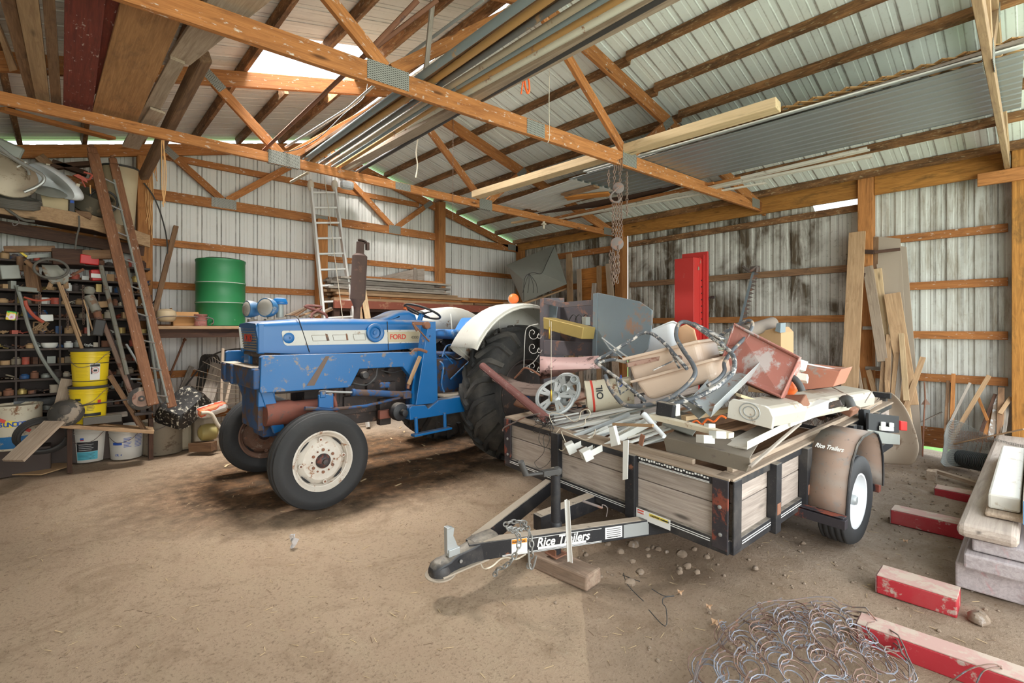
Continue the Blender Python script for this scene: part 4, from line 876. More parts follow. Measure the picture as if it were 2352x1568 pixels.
for y, z in ((.045, .235), (.04, .085), (TW-.045, .22), (TW-.045, .09)):
    b = MB(); b.lathe([(.011, 0), (.011, .006), (.005, .009), (.001, .009)], (-.024, y, z), (-1, 0, 0), 8); tb(b, 'bolt', M['steel'])
for x in (.48, .94):
    b = MB(); b.box((x, -.05, .115), (.05, .012, .07)); tb(b, 'pocket_bracket', M['rust'], .012)
# pinstripes and stickers
for y0, y1 in ((.10, .44), (.67, 1.26), (1.35, 1.85)):
    b = MB()
    for z in (.028, .040): b.box((-.0235, (y0+y1)/2, z), (.002, y1-y0, .004))
    tb(b, 'pinstripe', M['label'])
b = MB()
for z in (.352, .346): b.box((-.0155, .34, z), (.002, .46, .003))
tb(b, 'pinstripe', M['label'])
b = MB()
for x0, x1 in ((.09, .44), (.52, .89)):
    for z in (.022, .036): b.box(((x0+x1)/2, -.0235, z), (x1-x0, .002, .004))
tb(b, 'pinstripe', M['label'])
def tdecal(x, y0, y1, z0, z1, mat, name='sticker', dx=0):
    b = MB(); b.box((x-dx, (y0+y1)/2, (z0+z1)/2), (.002, y1-y0, z1-z0)); return tb(b, name, mat)
tdecal(-.024, .345, .585, -.004, .058, M['label']); tdecal(-.0255, .53, .575, .030, .052, M['inkred']); tdecal(-.0255, .36, .49, .034, .052, M['inkyellow'])
def ttext(s, p, right, up, size, mat, name='sticker_lettering', **k): return text(s, lw(*p), TM.to_3x3() @ Vector(right), TM.to_3x3() @ Vector(up), size, mat, TR, name, **k)
ttext('DANGER', (-.0275, .572, .037), (0, -1, 0), (0, 0, 1), .012, M['label'], bold=True)
ttext('CAUTION', (-.0275, .48, .038), (0, -1, 0), (0, 0, 1), .014, M['ink'], bold=True); ttext('WARNING', (-.0275, .41, .038), (0, -1, 0), (0, 0, 1), .012, M['ink'], bold=True)
b = MB()
for q in range(26):
    y = .12+.018*q; b.box((-.0155, y, .372+random.uniform(-.004, .004)), (.002, .011, random.uniform(.006, .014)))
tb(b, 'worn_rail_lettering', M['label'])
# tongue
def tbeam(a, c, w, h, name, mat, bev=.003): b = MB(); b.beam(a, c, w, h); return tb(b, name, mat, bev)
RB0, RB1 = Vector((-1.02, .985, -.045)), Vector((.15, .455, -.045))
tbeam(RB0, RB1, .055, .10, 'tongue_beam', M['black']); tbeam((-1.0, 1.0, -.045), (.15, 1.45, -.045), .055, .10, 'tongue_beam', M['black']); tbeam((-.50, .985, -.04), (.1, .965, -.03), .075, .10, 'tongue_beam', M['black'])
for a, c, w in ((RB0+Vector((.06, -.02, .052)), RB1+Vector((-.2, .09, .052)), .05), (Vector((-.95, 1.02, .007)), Vector((-.02, 1.39, .007)), .05), (Vector((-.48, .983, .012)), Vector((-.02, .965, .022)), .07)):
    tbeam(a, c, w, .004, 'tongue_dust', M['deckdirt'], 0)
rb = (RB1-RB0).normalized(); rn = Vector((rb.y, -rb.x, 0)).normalized()
if rn.y > 0: rn = -rn
def onrb(s, z, o=.0285): return RB0+rb*s+rn*o+Vector((0, 0, z))
def rbdecal(s0, s1, z0, z1, mat, name, o=.0285):
    b = MB(); b.quadsheet([onrb(s0, z0, o), onrb(s1, z0, o), onrb(s1, z1, o), onrb(s0, z1, o)], .0015); return tb(b, name, mat)
rbdecal(.19, .80, -.040, -.037, M['label'], 'pinstripe'); rbdecal(.27, .80, .036, .039, M['label'], 'pinstripe'); rbdecal(.19, .80, -.046, -.044, M['label'], 'pinstripe')
def s_at(u):
    lo, hi = 0.0, 1.2
    for _ in range(40):
        m = (lo+hi)/2; p = lw(*onrb(m, 0))-CAM; uu = CXP+FPX*p.dot(_R)/p.dot(_F)
        if uu < u: lo = m
        else: hi = m
    return lo
S0, S1 = s_at(1232), s_at(1364)
rbdecal(S0+.01, S1-.05, -.034, -.020, M['label'], 'logo_underline')
text('Rice Trailers', lw(*onrb(S0, -.016, .030)), TM.to_3x3() @ rb, TM.to_3x3() @ Vector((0, 0, 1)), .072, M['label'], TR, 'trailer_brand_lettering', bold=True, shear=.25, sx=(S1-S0)/(.072*5.6))
WS0, WS1 = s_at(1175), s_at(1211); PL0, PL1, PL2 = s_at(1390), s_at(1429), s_at(1490)
rbdecal(WS0, WS1, -.045, .046, M['label'], 'warning_sticker'); rbdecal(WS0+.002, WS1-.002, .020, .044, M['inkorange'], 'warning_band', .0300)
text('WARNING', lw(*onrb(WS0+.004, .025, .0315)), TM.to_3x3() @ rb, TM.to_3x3() @ Vector((0, 0, 1)), .016, M['ink'], TR, 'warning_lettering', bold=True)
rbdecal(PL0, PL1, -.032, .038, M['label'], 'data_plate'); rbdecal(PL1+.01, PL2, -.04, .040, M['galv'], 'data_plate')
for k in range(5): rbdecal(PL0+.01, PL1-.01, .025-.012*k, .028-.012*k, M['ink'], 'sticker_print', .0297)
text('MADE IN U.S.A.', lw(*onrb(PL0+.015, -.026, .0300)), TM.to_3x3() @ rb, TM.to_3x3() @ Vector((0, 0, 1)), .010, M['ink'], TR, 'sticker_lettering')
# coupler
b = MB(); cy = .985
b.loft([[(x, cy-w, z0), (x, cy-w*.92, z1-.012), (x, cy-w*.5, z1), (x, cy+w*.5, z1), (x, cy+w*.92, z1-.012), (x, cy+w, z0)] for x, w, z0, z1 in ((-.84, .062, -.10, .02), (-.96, .060, -.10, .018), (-1.0, .05, -.10, .0), (-1.10, .04, -.10, -.012), (-1.13, .045, -.10, -.018), (-1.16, .052, -.10, -.028), (-1.20, .055, -.10, -.030), (-1.235, .05, -.10, -.04), (-1.26, .032, -.10, -.062))], smooth=False)
b.lathe([(.062, -.02), (.062, 0), (.055, .03), (.035, .055), (.001, .062)], (-1.20, cy, -.09), (0, 0, 1), 24)
tb(b, 'coupler', M['black'], .006)
b = MB(); b.box((-1.07, cy-.055, -.10), (.30, .022, .010)); b.lathe([(.082, -.005), (.084, .004), (.001, .005)], (-1.20, cy, -.108), (0, 0, 1), 28); tb(b, 'coupler_lip', M['deckdirt'], .002)
b = MB(); b.box((-1.13, cy-.01, .0), (.07, .05, .04)); b.loft([[(-1.17+k*.0, cy-.025, z), (-1.17+w, cy-.03, z), (-1.17+w, cy+.005, z), (-1.17, cy+.008, z)] for k, (z, w) in enumerate(((.0, .07), (.05, .055), (.09, .038), (.13, .045), (.142, .02)))], smooth=False); tb(b, 'coupler_latch', M['galv'], .003)
b = MB(); b.lathe([(.010, 0), (.010, .006), (.001, .007)], (-1.10, cy-.046, -.055), (0, -1, 0), 8); tb(b, 'bolt', M['steel'])
# jack
JX, JY = -.50, .815
b = MB(); b.lathe([(.029, -.165), (.029, .33), (.032, .332), (.032, .352), (.001, .356)], (JX, JY, 0), (0, 0, 1), 20); b.lathe([(.034, -.012), (.036, .02), (.030, .03)], (JX, JY, 0), (0, 0, 1), 20); tb(b, 'jack_tube', M['black'])
b = MB(); b.box((JX, JY, -.165), (.10, .10, .008)); b.box((JX-.035, JY, -.145), (.006, .07, .04)); tb(b, 'jack_foot', M['rust'], .002)
b = MB(); p0 = TMi @ at(1280, 1082, D=2.70); p1 = TMi @ at(1208, 1090, D=2.56); p2 = TMi @ at(1196, 1060, D=2.54)
b.beam(p0, p1, .022, .012); b.lathe([(.026, -.012), (.028, 0), (.02, .016), (.001, .018)], p0, (-.3, -1, .0), 16); b.tube([p1, p2], .017, 12); b.beam(p0+Vector((.02, 0, -.0)), (p0+p1)/2+Vector((0, 0, -.004)), .035, .03); tb(b, 'jack_crank', M['hose'], .002)
b = MB(); q0 = TMi @ at(1338, 1150, D=2.95); q1 = TMi @ at(1384, 1166, D=2.92); b.tube([q0, q1], .008, 8); b.tube(bez([q1, q1+Vector((0, 0, .02)), q1+Vector((.02, -.02, .0)), q1+Vector((.01, -.02, -.05))]), .003, 6); tb(b, 'safety_pin', M['wire'])
# right side: fender, wheel, lights
WX = 1.29
def fend(x0, x1, z0, r, y0, y1):
    pr = [(x0, z0), (x0+.012, z0+.10), (x0+.035, .24), (x0+.085, .345), (x0+.17, .425), (x0+.27, .455), (x1-.27, .455), (x1-.16, .42), (x1-.08, .34), (x1-.03, .24), (x1, z0+.08), (x1, z0)]
    return pr
FP = fend(WX-.375, WX+.375, .02, .37, 0, 0)
b = MB(); b.loft([[(x, y, z) for x, z in FP] for y in (-.03, -.265)], closed=False, caps=False); fo = tb(b, 'fender', M['fender'] if 'fender' in M else M['rustpale'])
md = fo.modifiers.new('s', 'SOLIDIFY'); md.thickness = .003
b = MB(); b.tube([Vector((x, -.268, z)) for x, z in FP], .007, 6); tb(b, 'fender_lip', M['black'], 0, fo)
ttext('Rice Trailers', (WX-.285, -.055, .383), (0.0, -1, 0.0), (.34, 0, .40), .043, M['label'], 'fender_lettering', bold=True, shear=.3, sx=.72)
b = MB(); b.beam((WX+.42, .0, -.02), (WX+.42, -.24, -.02), .05, .055); tb(b, 'fender_support', M['blackrust'], .003)
b = MB(); b.beam((WX-.42, .0, -.02), (WX-.42, -.28, -.02), .05, .055); b.box((WX-.41, -.14, .018), (.06, .26, .004)); tb(b, 'fender_support', M['blackrust'], .003)
def twheel(y, side):
    g = bpy.data.objects.new('trailer_wheel', None); COL.objects.link(g); g.parent = TR; cz = TMi @ Vector((0, 0, 0)); c = Vector((WX, y, -.254+.285-.035)); g.location = c
    r, rr, hw = .305, .178, .088; ax = (0, side, 0); b = MB()
    prof = [(rr, -hw*.8), (rr+.03, -hw), (r-.05, -hw*1.02), (r-.012, -hw*.86)]
    for i in range(17): x = -.8+1.6*i/16; prof.append((r-.004-.006*x*x-(.007 if i % 4 == 2 else 0), hw*x))
    prof += [(r-.012, hw*.86), (r-.05, hw*1.02), (rr+.03, hw), (rr, hw*.8), (rr, -hw*.8)]
    b.lathe(prof, c, ax, 56, cap=False)
    # soft tyre: flatten the bottom where it stands
    for i, p in enumerate(b.v):
        px_, py_, pz_ = p; lo = c.z-.268
        if pz_ < lo+.03: k = (lo+.03-pz_); b.v[i] = (px_, py_+(py_-c.y)*k*3.0, lo+.03-k*.45)
    tb(b, 'tire', M['rubber'], 0, g)
    b = MB(); b.lathe([(rr+.004, -hw*.8), (rr-.015, -hw*.5), (rr-.03, 0), (rr-.012, hw*.5), (rr+.004, hw*.78), (rr+.006, hw*.85), (rr-.006, hw*.84), (rr-.016, hw*.55), (rr-.03, hw*.15), (rr-.05, hw*.10), (rr*.45, hw*.28), (rr*.40, hw*.15), (.001, hw*.15)], c, ax, 44, cap=False); tb(b, 'rim', M['whiterim'], 0, g)
    b = MB(); b.lathe([(.034, 0), (.034, .045), (.026, .058), (.001, .062)], c+Vector((0, side*hw*.1, 0)), ax, 20); tb(b, 'hub', M['galv'], 0, g)
twheel(-.15, -1); twheel(TW+.15, 1)
b = MB(); b.beam((WX, -.1, -.05), (WX, TW+.1, -.05), .05, .05); tb(b, 'axle', M['black'], .003)
b = MB(); b.loft([[(x, y, z) for x, z in FP] for y in (TW+.03, TW+.265)], closed=False, caps=False); fo2 = tb(b, 'fender', M['rustpale']); md = fo2.modifiers.new('s', 'SOLIDIFY'); md.thickness = .003
# rear gate, lamp, plate bracket
b = MB(); b.box((TL, .06, .22), (.05, .05, .44)); b.box((TL, TW-.06, .22), (.05, .05, .44)); b.box((TL-.02, TW/2, .45), (.04, TW, .05)); tb(b, 'tail_gate_frame', M['black'], .004)
gb = MB()
for k in range(30):
    y0 = .08+k*.06
    gb.beam((TL-.02, y0, .04), (TL-.02, min(y0+.24, TW-.05), .44), .004, .006); gb.beam((TL-.02, y0+.0, .44), (TL-.02, min(y0+.24, TW-.05), .04), .004, .006)
tb(gb, 'gate_mesh', M['wire'])
lp = lambda u, v, y=-.10: TMi @ tl(u, v, y=y)
b = MB()
P4 = [lp(u, v) for u, v in ((1992, 948), (2062, 955), (2062, 993), (1992, 996))]; b.quadsheet(P4, .02)
tb(b, 'lamp_bracket', M['blackmat'], .004)
b = MB(); b.quadsheet([lp(u, v, -.125) for u, v in ((1992, 986), (2066, 998), (2066, 1021), (1996, 1016))], .006); tb(b, 'plate_bracket', M['galvdull'], .002)
b = MB(); b.quadsheet([lp(u, v, -.13) for u, v in ((2022, 978), (2050, 981), (2050, 990), (2022, 988))], .02); b.quadsheet([lp(u, v, -.13) for u, v in ((2024, 968), (2033, 969), (2033, 979), (2024, 978))], .01); b.quadsheet([lp(u, v, -.13) for u, v in ((2043, 970), (2052, 971), (2052, 981), (2043, 980))], .01); tb(b, 'plate_lamp', M['white'], .004)
b = MB(); b.quadsheet([lp(u, v, -.10) for u, v in ((2062, 965), (2076, 967), (2076, 988), (2062, 987))], .05); tb(b, 'tail_lamp', M['red'], .006)
b = MB(); b.box((1.9, -.05, .20), (.04, .05, .34)); b.quadsheet([lp(u, v, -.03) for u, v in ((1978, 940), (1992, 940), (1992, 1022), (1978, 1020))], .04); tb(b, 'rear_stake', M['blackmat'], .004)
# safety chain over the tongue
def chain_path(pts, link=.036, wr=.0045, w=.011):
    P = [Vector(p) for p in pts]; out = []; L = [0]
    for i in range(1, len(P)): L.append(L[-1]+(P[i]-P[i-1]).length)
    n = max(2, int(L[-1]/(link*.78))); b = MB()
    for k in range(n):
        s = L[-1]*(k+.5)/n; i = 1
        while i < len(P)-1 and L[i] < s: i += 1
        f = (s-L[i-1])/max(1e-6, L[i]-L[i-1]); c = P[i-1].lerp(P[i], f); d = (P[i]-P[i-1]).normalized(); o = d.orthogonal().normalized()
        if k % 2: o = d.cross(o)
        ring = []
        for q in range(12):
            a = 2*math.pi*q/12; ring.append(c+d*math.cos(a)*link*.5+o*math.sin(a)*w)
        b.tube(ring, wr, 5, closed=True)
    return b
def wpt(u, v, D): return at(u, v, D=D)
cps = [wpt(1158, 1206, 2.62), wpt(1175, 1198, 2.66), wpt(1205, 1200, 2.68), wpt(1200, 1215, 2.60), wpt(1165, 1212, 2.44), wpt(1190, 1228, 2.55), wpt(1192, 1250, 2.52), wpt(1186, 1268, 2.50), wpt(1176, 1285, 2.50), wpt(1160, 1300, 2.52), wpt(1142, 1308, 2.54), wpt(1136, 1322, 2.56)]
ch = chain_path(bez(cps, 4)).build('chain', M['steelchain'] if 'steelchain' in M else M['galv'], origin=cps[0]); tag(ch, 'grey safety chain draped over the trailer tongue, end hanging below it', 'chain')
cps = [wpt(1196, 1202, 2.66), wpt(1212, 1212, 2.60), wpt(1218, 1235, 2.54), wpt(1222, 1262, 2.52), wpt(1216, 1290, 2.53), wpt(1214, 1304, 2.54)]
b = chain_path(bez(cps, 4)); b.tube(bez([wpt(1214, 1262, 2.5), wpt(1216, 1300, 2.5), wpt(1224, 1304, 2.5), wpt(1232, 1276, 2.5)]), .0055, 6)
tag(b.build('chain', M['steelchain'], origin=cps[0]), 'grey safety chain with long hook hanging beside the orange warning sticker', 'chain')
b = MB(); b.tube(bez([wpt(1105, 1296, 2.6), wpt(1112, 1306, 2.44), wpt(1130, 1300, 2.44), wpt(1148, 1285, 2.56), wpt(1165, 1280, 2.56), wpt(1185, 1284, 2.55), wpt(1208, 1272, 2.56)], 6), .004, 6); b.build('tongue_cable', M['rope'], TR)
# block under the jack
J0 = at(1225, 1300, Z=.06); J1 = at(1312, 1338, Z=.06); dj = (J1-J0).normalized()
JG = lw(JX, JY, -.171); dj.z = 0; dj.normalize(); JG = Vector((JG.x, JG.y, (JG.z-.03)/2)); b = MB(); b.beam(JG+dj*.27, JG-dj*.16, .15, JG.z*2+.03); tag(b.build('wood_block', M['grimewood'] if 'grimewood' in M else M['dusty'], bevel=.012), 'thick dusty timber block under the trailer jack', 'timber block')
b = MB(); q0 = at(1302, 1148, D=2.70); q1 = at(1309, 1290, D=2.70)
for sgn in (-1, 1): b.beam(q0+Vector((0, .008*sgn, 0)), q1+Vector((0, .008*sgn, 0)), .022, .003, (0, 1, .0) if sgn > 0 else (1, 0, 0))
b.build('aluminium_strip', M['alu']); bpy.context.view_layer.update()
tag(bpy.data.objects['aluminium_strip'], 'narrow bright aluminium strip standing upright beside the trailer jack', 'metal strip')
# ------------------------------------------------------------------ helpers for loose things
def hexa(b, P4, vec, mi=0):
    P = [Vector(p) for p in P4]; n = len(P); v = Vector(vec); vs = P+[p+v for p in P]
    x = (P[1]-P[0]).normalized(); z = v.normalized(); y = z.cross(x)
    gs = [Vector(((p-P[0]).dot(x), (p-P[0]).dot(y), (p-P[0]).dot(z))) for p in vs]
    return b.add(vs, [tuple(range(n))[::-1], tuple(range(n, 2*n))]+[(i, (i+1) % n, n+(i+1) % n, n+i) for i in range(n)], gs, mi=mi)
def one(b, name, mat, label, cat, group=None, bevel=0, **k):
    return tag(b.build(name, M[mat] if isinstance(mat, str) else mat, bevel=bevel, **k), label, cat, group)
def bar(name, p, q, w, h, mat, label, cat, group=None, up=(0, 0, 1), bevel=.002, cut0=0, cut1=0):
    b = MB(); b.beam(p, q, w, h, up, cut0=cut0, cut1=cut1); return one(b, name, mat, label, cat, group, bevel)
def rod(name, pts, r, mat, label, cat, group=None, n=8):
    b = MB(); b.tube(pts, r, n); return one(b, name, mat, label, cat, group)
def q_(u, v, x): return tl(u, v, x=x)
XH, YH, ZH = xh, yh, zh
# ------------------------------------------------------------------ scrap on the trailer
# bundle of white blind rails across the front
rails = [(1213, 985, 1500, 928, .10, .55, .030, .016, 'alu'), (1238, 972, 1560, 915, .20, .75, .034, .018, 'alu'), (1250, 992, 1470, 952, .06, .5, .05, .02, 'white'), (1262, 1004, 1452, 966, .02, .45, .05, .014, 'white'), (1318, 1001, 1445, 950, .0, .42, .026, .026, 'galv'),
         (1340, 990, 1560, 935, .15, .6, .035, .015, 'white'), (1385, 1040, 1545, 1004, .02, .35, .03, .014, 'alu'), (1412, 1043, 1545, 995, .0, .35, .034, .012, 'white'), (1420, 1025, 1560, 975, .05, .4, .03, .014, 'white'), (1370, 1000, 1520, 962, .08, .45, .028, .012, 'galv'),
         (1250, 980, 1420, 935, .22, .7, .02, .02, 'white'), (1290, 985, 1480, 935, .18, .6, .04, .012, 'whitedirty'), (1440, 1005, 1570, 965, .15, .5, .03, .012, 'whitedirty'), (1400, 958, 1600, 905, .35, .9, .03, .016, 'galvdull'), (1210, 978, 1300, 960, .02, .22, .016, .010, 'white'), (1220, 968, 1330, 948, .1, .35, .014, .012, 'white')]
random.seed(44)
for k in range(16):
    u = random.uniform(1235, 1400); v = 990+(u-1235)*.22+random.uniform(-16, 20); L = random.uniform(120, 230); x = random.uniform(.0, .35)
    rails.append((u, v, u+L, v-L*random.uniform(.16, .34), x, x+.45, random.uniform(.02, .045), .012, random.choice(['white', 'white', 'white', 'whitedirty', 'alu'])))
for i, (u0, v0, u1, v1, x0, x1, w, h, m) in enumerate(rails):
    bar('blind_rail', q_(u0, v0, x0), q_(u1, v1, x1), w, h, m, 'long thin %s rail in the bundle across the trailer front' % ('white' if m.startswith('white') else 'bare metal'), 'rail', 'window blind rails bundled on the trailer', bevel=.002)
def fixture(a, c, w, lab):
    t = thing('blind_headrail', lab, 'blind', a)
    a = Vector(a); c = Vector(c); d = (c-a).normalized(); sd = Vector((0, 0, 1)).cross(d).normalized()
    b = MB(); b.beam(a, c, w, .012); b.beam(a+sd*w*.5+Vector((0, 0, .016)), c+sd*w*.5+Vector((0, 0, .016)), .006, .04); b.beam(a-sd*w*.5+Vector((0, 0, .016)), c-sd*w*.5+Vector((0, 0, .016)), .006, .04); b.build('rail', M['white'], t)
    b = MB(); b.beam(a-d*.012+Vector((0, 0, .012)), a+d*.05+Vector((0, 0, .012)), w*1.12, .07); b.build('end_bracket', M['white'], t, bevel=.004)
    b = MB()
    for k in range(5):
        p = a-d*.0135+sd*(w*.3*((k % 2)*2-1))+Vector((0, 0, .0+.012*(k//2))); b.lathe([(.003, 0), (.003, .001), (.0005, .001)], p, -d, 8)
    b.build('screw_hole', M['ink'], t)
    b = MB(); L = (c-a).length; n = int(L*.55/.012)
    for k in range(n): b.tube([a+d*(.08+.012*k)+sd*w*.3+Vector((0, 0, .02)), a+d*(.086+.012*k)+sd*w*.15+Vector((0, 0, .036)), a+d*(.092+.012*k)+sd*w*.3+Vector((0, 0, .02))], .0018, 4)
    b.build('bead_cord', M['rope'], t); return t
fixture(q_(1305, 1034, -.06), q_(1400, 990, .18), .075, 'white blind headrail with boxed end over the trailer front, the upper of two'); fixture(q_(1341, 1050, -.10), q_(1500, 968, .35), .075, 'white blind headrail with boxed end poking out lowest over the trailer front')
b = MB(); hexa(b, [q_(u, v, -.02) for u, v in ((1398, 982), (1409, 978), (1420, 1022), (1403, 1026))], XH*.03); one(b, 'mounting_plate', 'white', 'upright white mounting plate with screw holes in the blind bundle', 'bracket', bevel=.003)
b = MB(); hexa(b, [q_(u, v, -.07) for u, v in ((1431, 1012), (1443, 1010), (1441, 1100), (1430, 1102))], XH*.006); one(b, 'white_strip', 'white', 'white slat hanging down in front of a black trailer post', 'slat')
b = MB(); b.tube([q_(1477, 950, .12), q_(1481, 954, .12), q_(1500, 975, .10), q_(1526, 1002, .06)], [.018, .022, .016, .014], 14); one(b, 'plastic_wand', 'whiteplastic', 'bluish white plastic tube with rounded end sloping down the pile', 'tube')
bar('wooden_stick', q_(1408, 974, .05), q_(1500, 977, .05), .018, .018, 'tan', 'short yellow brown stick lying on the white rails', 'stick')
bar('rusty_bracket', q_(1471, 1022, .0), q_(1477, 998, .0), .03, .01, 'rust', 'small rusty strap standing in the white rails', 'bracket', up=(1, 0, 0))
# tangled wires and cords
random.seed(3)
def tangle(cu, cv, x, su, sv, n, r, name, mat, label, cat, loops=1, D=None):
    b = MB(); P = []
    for k in range(n): P.append(q_(cu+random.uniform(-su, su), cv+random.uniform(-sv, sv), x+random.uniform(-.04, .04)))
    b.tube(bez(P, 5), r, 5); return one(b, name, mat, label, cat)
tangle(1250, 972, .0, 26, 22, 46, .0022, 'wire_tangle', 'hose', 'tangle of thin dark wires at the left end of the blind bundle', 'wire')
b = MB(); b.tube(bez([q_(u, v, -.05) for u, v in ((1240, 990), (1238, 1012), (1252, 1028), (1262, 1010), (1258, 995), (1248, 1005), (1250, 1035), (1238, 1052), (1228, 1062), (1238, 1075), (1255, 1068), (1266, 1050), (1262, 1028))], 6), .002, 5); one(b, 'hanging_wire', 'hose', 'thin dark wire loops hanging over the trailer front board', 'wire')
for pts, lb_ in ((((1270, 975), (1262, 955), (1268, 948), (1285, 950), (1300, 955), (1318, 968), (1330, 962), (1335, 945), (1350, 940), (1356, 950), (1345, 962), (1340, 975), (1300, 985)), 'upper'), (((1285, 985), (1275, 1000), (1276, 1020), (1290, 1035), (1300, 1020), (1290, 990), (1320, 1000), (1345, 1010), (1362, 1000), (1368, 985)), 'lower')):
    b = MB(); b.tube(bez([q_(u, v, -.03) for u, v in pts], 6), .0032, 6); one(b, 'white_rope', 'rope', 'pale looping cord over the white blind rails, the %s one' % lb_, 'cord')
b = MB(); b.tube(bez([q_(u, v, -.03) for u, v in ((1155, 990), (1158, 982), (1185, 968), (1212, 955), (1240, 950))], 6), .006, 6); one(b, 'bent_rod', 'wire', 'bent grey rod hooked over the left corner of the trailer', 'rod')
# tray / sheet standing on the front rail
b = MB(); hexa(b, [q_(u, v, .10) for u, v in ((1524, 1010), (1528, 1003), (1700, 1046), (1722, 1052), (1722, 1065), (1714, 1084), (1540, 1040), (1530, 1036))], XH*.012)
b.quadsheet([q_(1528, 1004, .11), q_(1722, 1053, .11), lw(.62, .10, .50), lw(.62, .62, .50)], .006); one(b, 'metal_tray', M['trayc'] if 'trayc' in M else 'sheetgrey', 'dusty brown metal tray with rounded lip at the trailer front corner', 'tray', bevel=.004)
def plank6(u0, v0, x0, u1, v1, x1, w, h, mat, name, label, cat='board', **k): return bar(name, q_(u0, v0, x0), q_(u1, v1, x1), w, h, mat, label, cat, **k)
plank6(1722, 1072, .06, 1838, 972, .9, .018, .012, 'grey', 'thin_stick', 'thin grey stick lying in the near corner of the trailer', 'stick')
plank6(1498, 956, .16, 1680, 1000, .12, .055, .030, 'creamangle' if 'creamangle' in M else 'whitedirty', 'cream_angle', 'long cream painted angle iron across the front of the load', 'angle iron')
for (u, v, s, x, lab) in ((1620, 1008, .055, .02, 'small white end box of a blind rail beside the tan tray'), (1648, 998, .05, .06, 'small cream end box lying on the cream angle iron'), (1630, 978, .035, .16, 'tiny white box behind the cream angle iron')):
    b = MB(); b.box(q_(u, v, x), (s*1.3, s*1.3, s*.8), Euler((.1, .15, 1.1)).to_matrix()); one(b, 'end_box', 'white', lab, 'box', bevel=.003)
# black electric part
b = MB(); b.box(q_(1531, 940, .2), (.06, .12, .09), Euler((.1, 0, .1)).to_matrix()); c = q_(1531, 940, .2)
one(b, 'motor_block', 'black', 'small black motor block with white end below the bent chair frame', 'motor', bevel=.012)
b = MB(); b.box(c+Vector((.03, -.055, .0)), (.05, .02, .075)); one(b, 'motor_cover', 'white', 'small white cover plate on the black motor block', 'cover', bevel=.004)
# long white light housings
def trough(a, c, w, h, roll, mat, label, emboss=False, name='light_housing'):
    a = Vector(a); c = Vector(c); d = (c-a).normalized(); up = Vector((0, 0, 1)); sd = up.cross(d).normalized(); up = d.cross(sd)
    R_ = Matrix.Rotation(roll, 3, d); sd = R_ @ sd; up = R_ @ up
    t = thing(name, label, 'light housing', a)
    b = MB(); pr = [(-w*.5, -h*.5), (-w*.5, h*.05), (-w*.40, h*.42), (-w*.30, h*.5), (w*.42, h*.5), (w*.5, h*.3), (w*.5, -h*.5), (w*.44, -h*.5), (-w*.44, -h*.5)]
    b.loft([[p+sd*x+up*z for x, z in pr] for p in (a+d*.01, c)], smooth=False); b.build('body', M[mat], t, bevel=.003)
    b = MB(); b.loft([[p+sd*x*1.08+up*z*1.12 for x, z in pr] for p in (a-d*.012, a+d*.012)], smooth=False); b.build('end_cap', M['whitedirty'], t, bevel=.004)
    if emboss:
        b = MB()
        for rr in (.05, .03): b.tube([a-d*.014+sd*(math.cos(q)*rr*1.2)+up*(math.sin(q)*rr+h*.08) for q in [2*math.pi*k/24 for k in range(24)]], .003, 6, closed=True)
        b.build('embossed_ring', M['galv'], t)
    return t
trough(q_(1724, 948, .42), q_(1968, 906, 2.2), .25, .11, .10, 'housing', 'long dirty white light housing with round embossed end on top of the load', True)
b = MB(); A = [q_(1658, 1022, .25), q_(1716, 1030, .20), q_(1892, 940, 1.35), q_(1842, 925, 1.45)]; b.quadsheet(A, .012); b.quadsheet([A[1], A[1]+Vector((0, 0, .04)), A[2]+Vector((0, 0, .04)), A[2]], .004); one(b, 'bent_gutter', 'whitedirty', 'bent white metal panel sloping under the long light housing', 'panel', bevel=.003)
trough(q_(1895, 928, 1.15), q_(1800, 965, .75), .09, .07, 0, 'white', 'short white lamp bracket with glass eye beside the trailer rail', name='lamp_bracket')
plank6(1600, 1000, .25, 1775, 955, .9, .12, .02, 'brown', 'brown_plank', 'dark brown plank under the white light housing')
plank6(1570, 960, .35, 1760, 925, 1.0, .05, .03, 'pale', 'pale_batten', 'pale batten lying under the galvanised duct piece')
plank6(1690, 905, .6, 1765, 930, .75, .16, .02, 'cardtan', 'fibreboard_piece', 'tan fibreboard piece behind the embossed end of the light housing')
b = MB(); b.tube(bez([q_(u, v, .22) for u, v in ((1588, 972), (1600, 966), (1612, 974), (1625, 963), (1640, 968), (1655, 955), (1668, 960))], 5), .006, 6); one(b, 'yellow_string', 'orange', 'orange yellow string lying in the front of the load', 'string')
b = MB(); b.quadsheet([q_(1520, 975, .3), q_(1590, 1000, .2), q_(1620, 960, .55), q_(1545, 940, .6)], .006); one(b, 'grey_sheet', 'galvdull', 'dull grey sheet lying under the cream angle iron', 'sheet')
# sheet metal duct channel
b = MB(); a0, a1 = q_(1590, 915, .35), q_(1668, 828, 1.0); b0, b1 = q_(1632, 958, .28), q_(1742, 850, .95)
d = (a1-a0).normalized()
b.quadsheet([a0, a1, b1, b0], .004); nx = (a1-a0).cross(b0-a0).normalized(); nx = nx if nx.dot(CAM-a0) > 0 else -nx
b.quadsheet([b0, b1, b1+nx*.085+Vector((0, 0, -.0)), b0+nx*.085], .004); b.quadsheet([a0, a1, a1+nx*.02, a0+nx*.02], .004)
one(b, 'duct_channel', 'ductm', 'bent galvanised duct channel with peeling paint and rusty edge', 'duct', bevel=.002)
b = MB(); b.quadsheet([q_(1565, 925, .45), q_(1592, 905, .5), q_(1636, 935, .4), q_(1605, 962, .3)], .005); one(b, 'duct_flap', 'galvdull', 'grey sheet metal flap at the lower end of the duct channel', 'sheet')
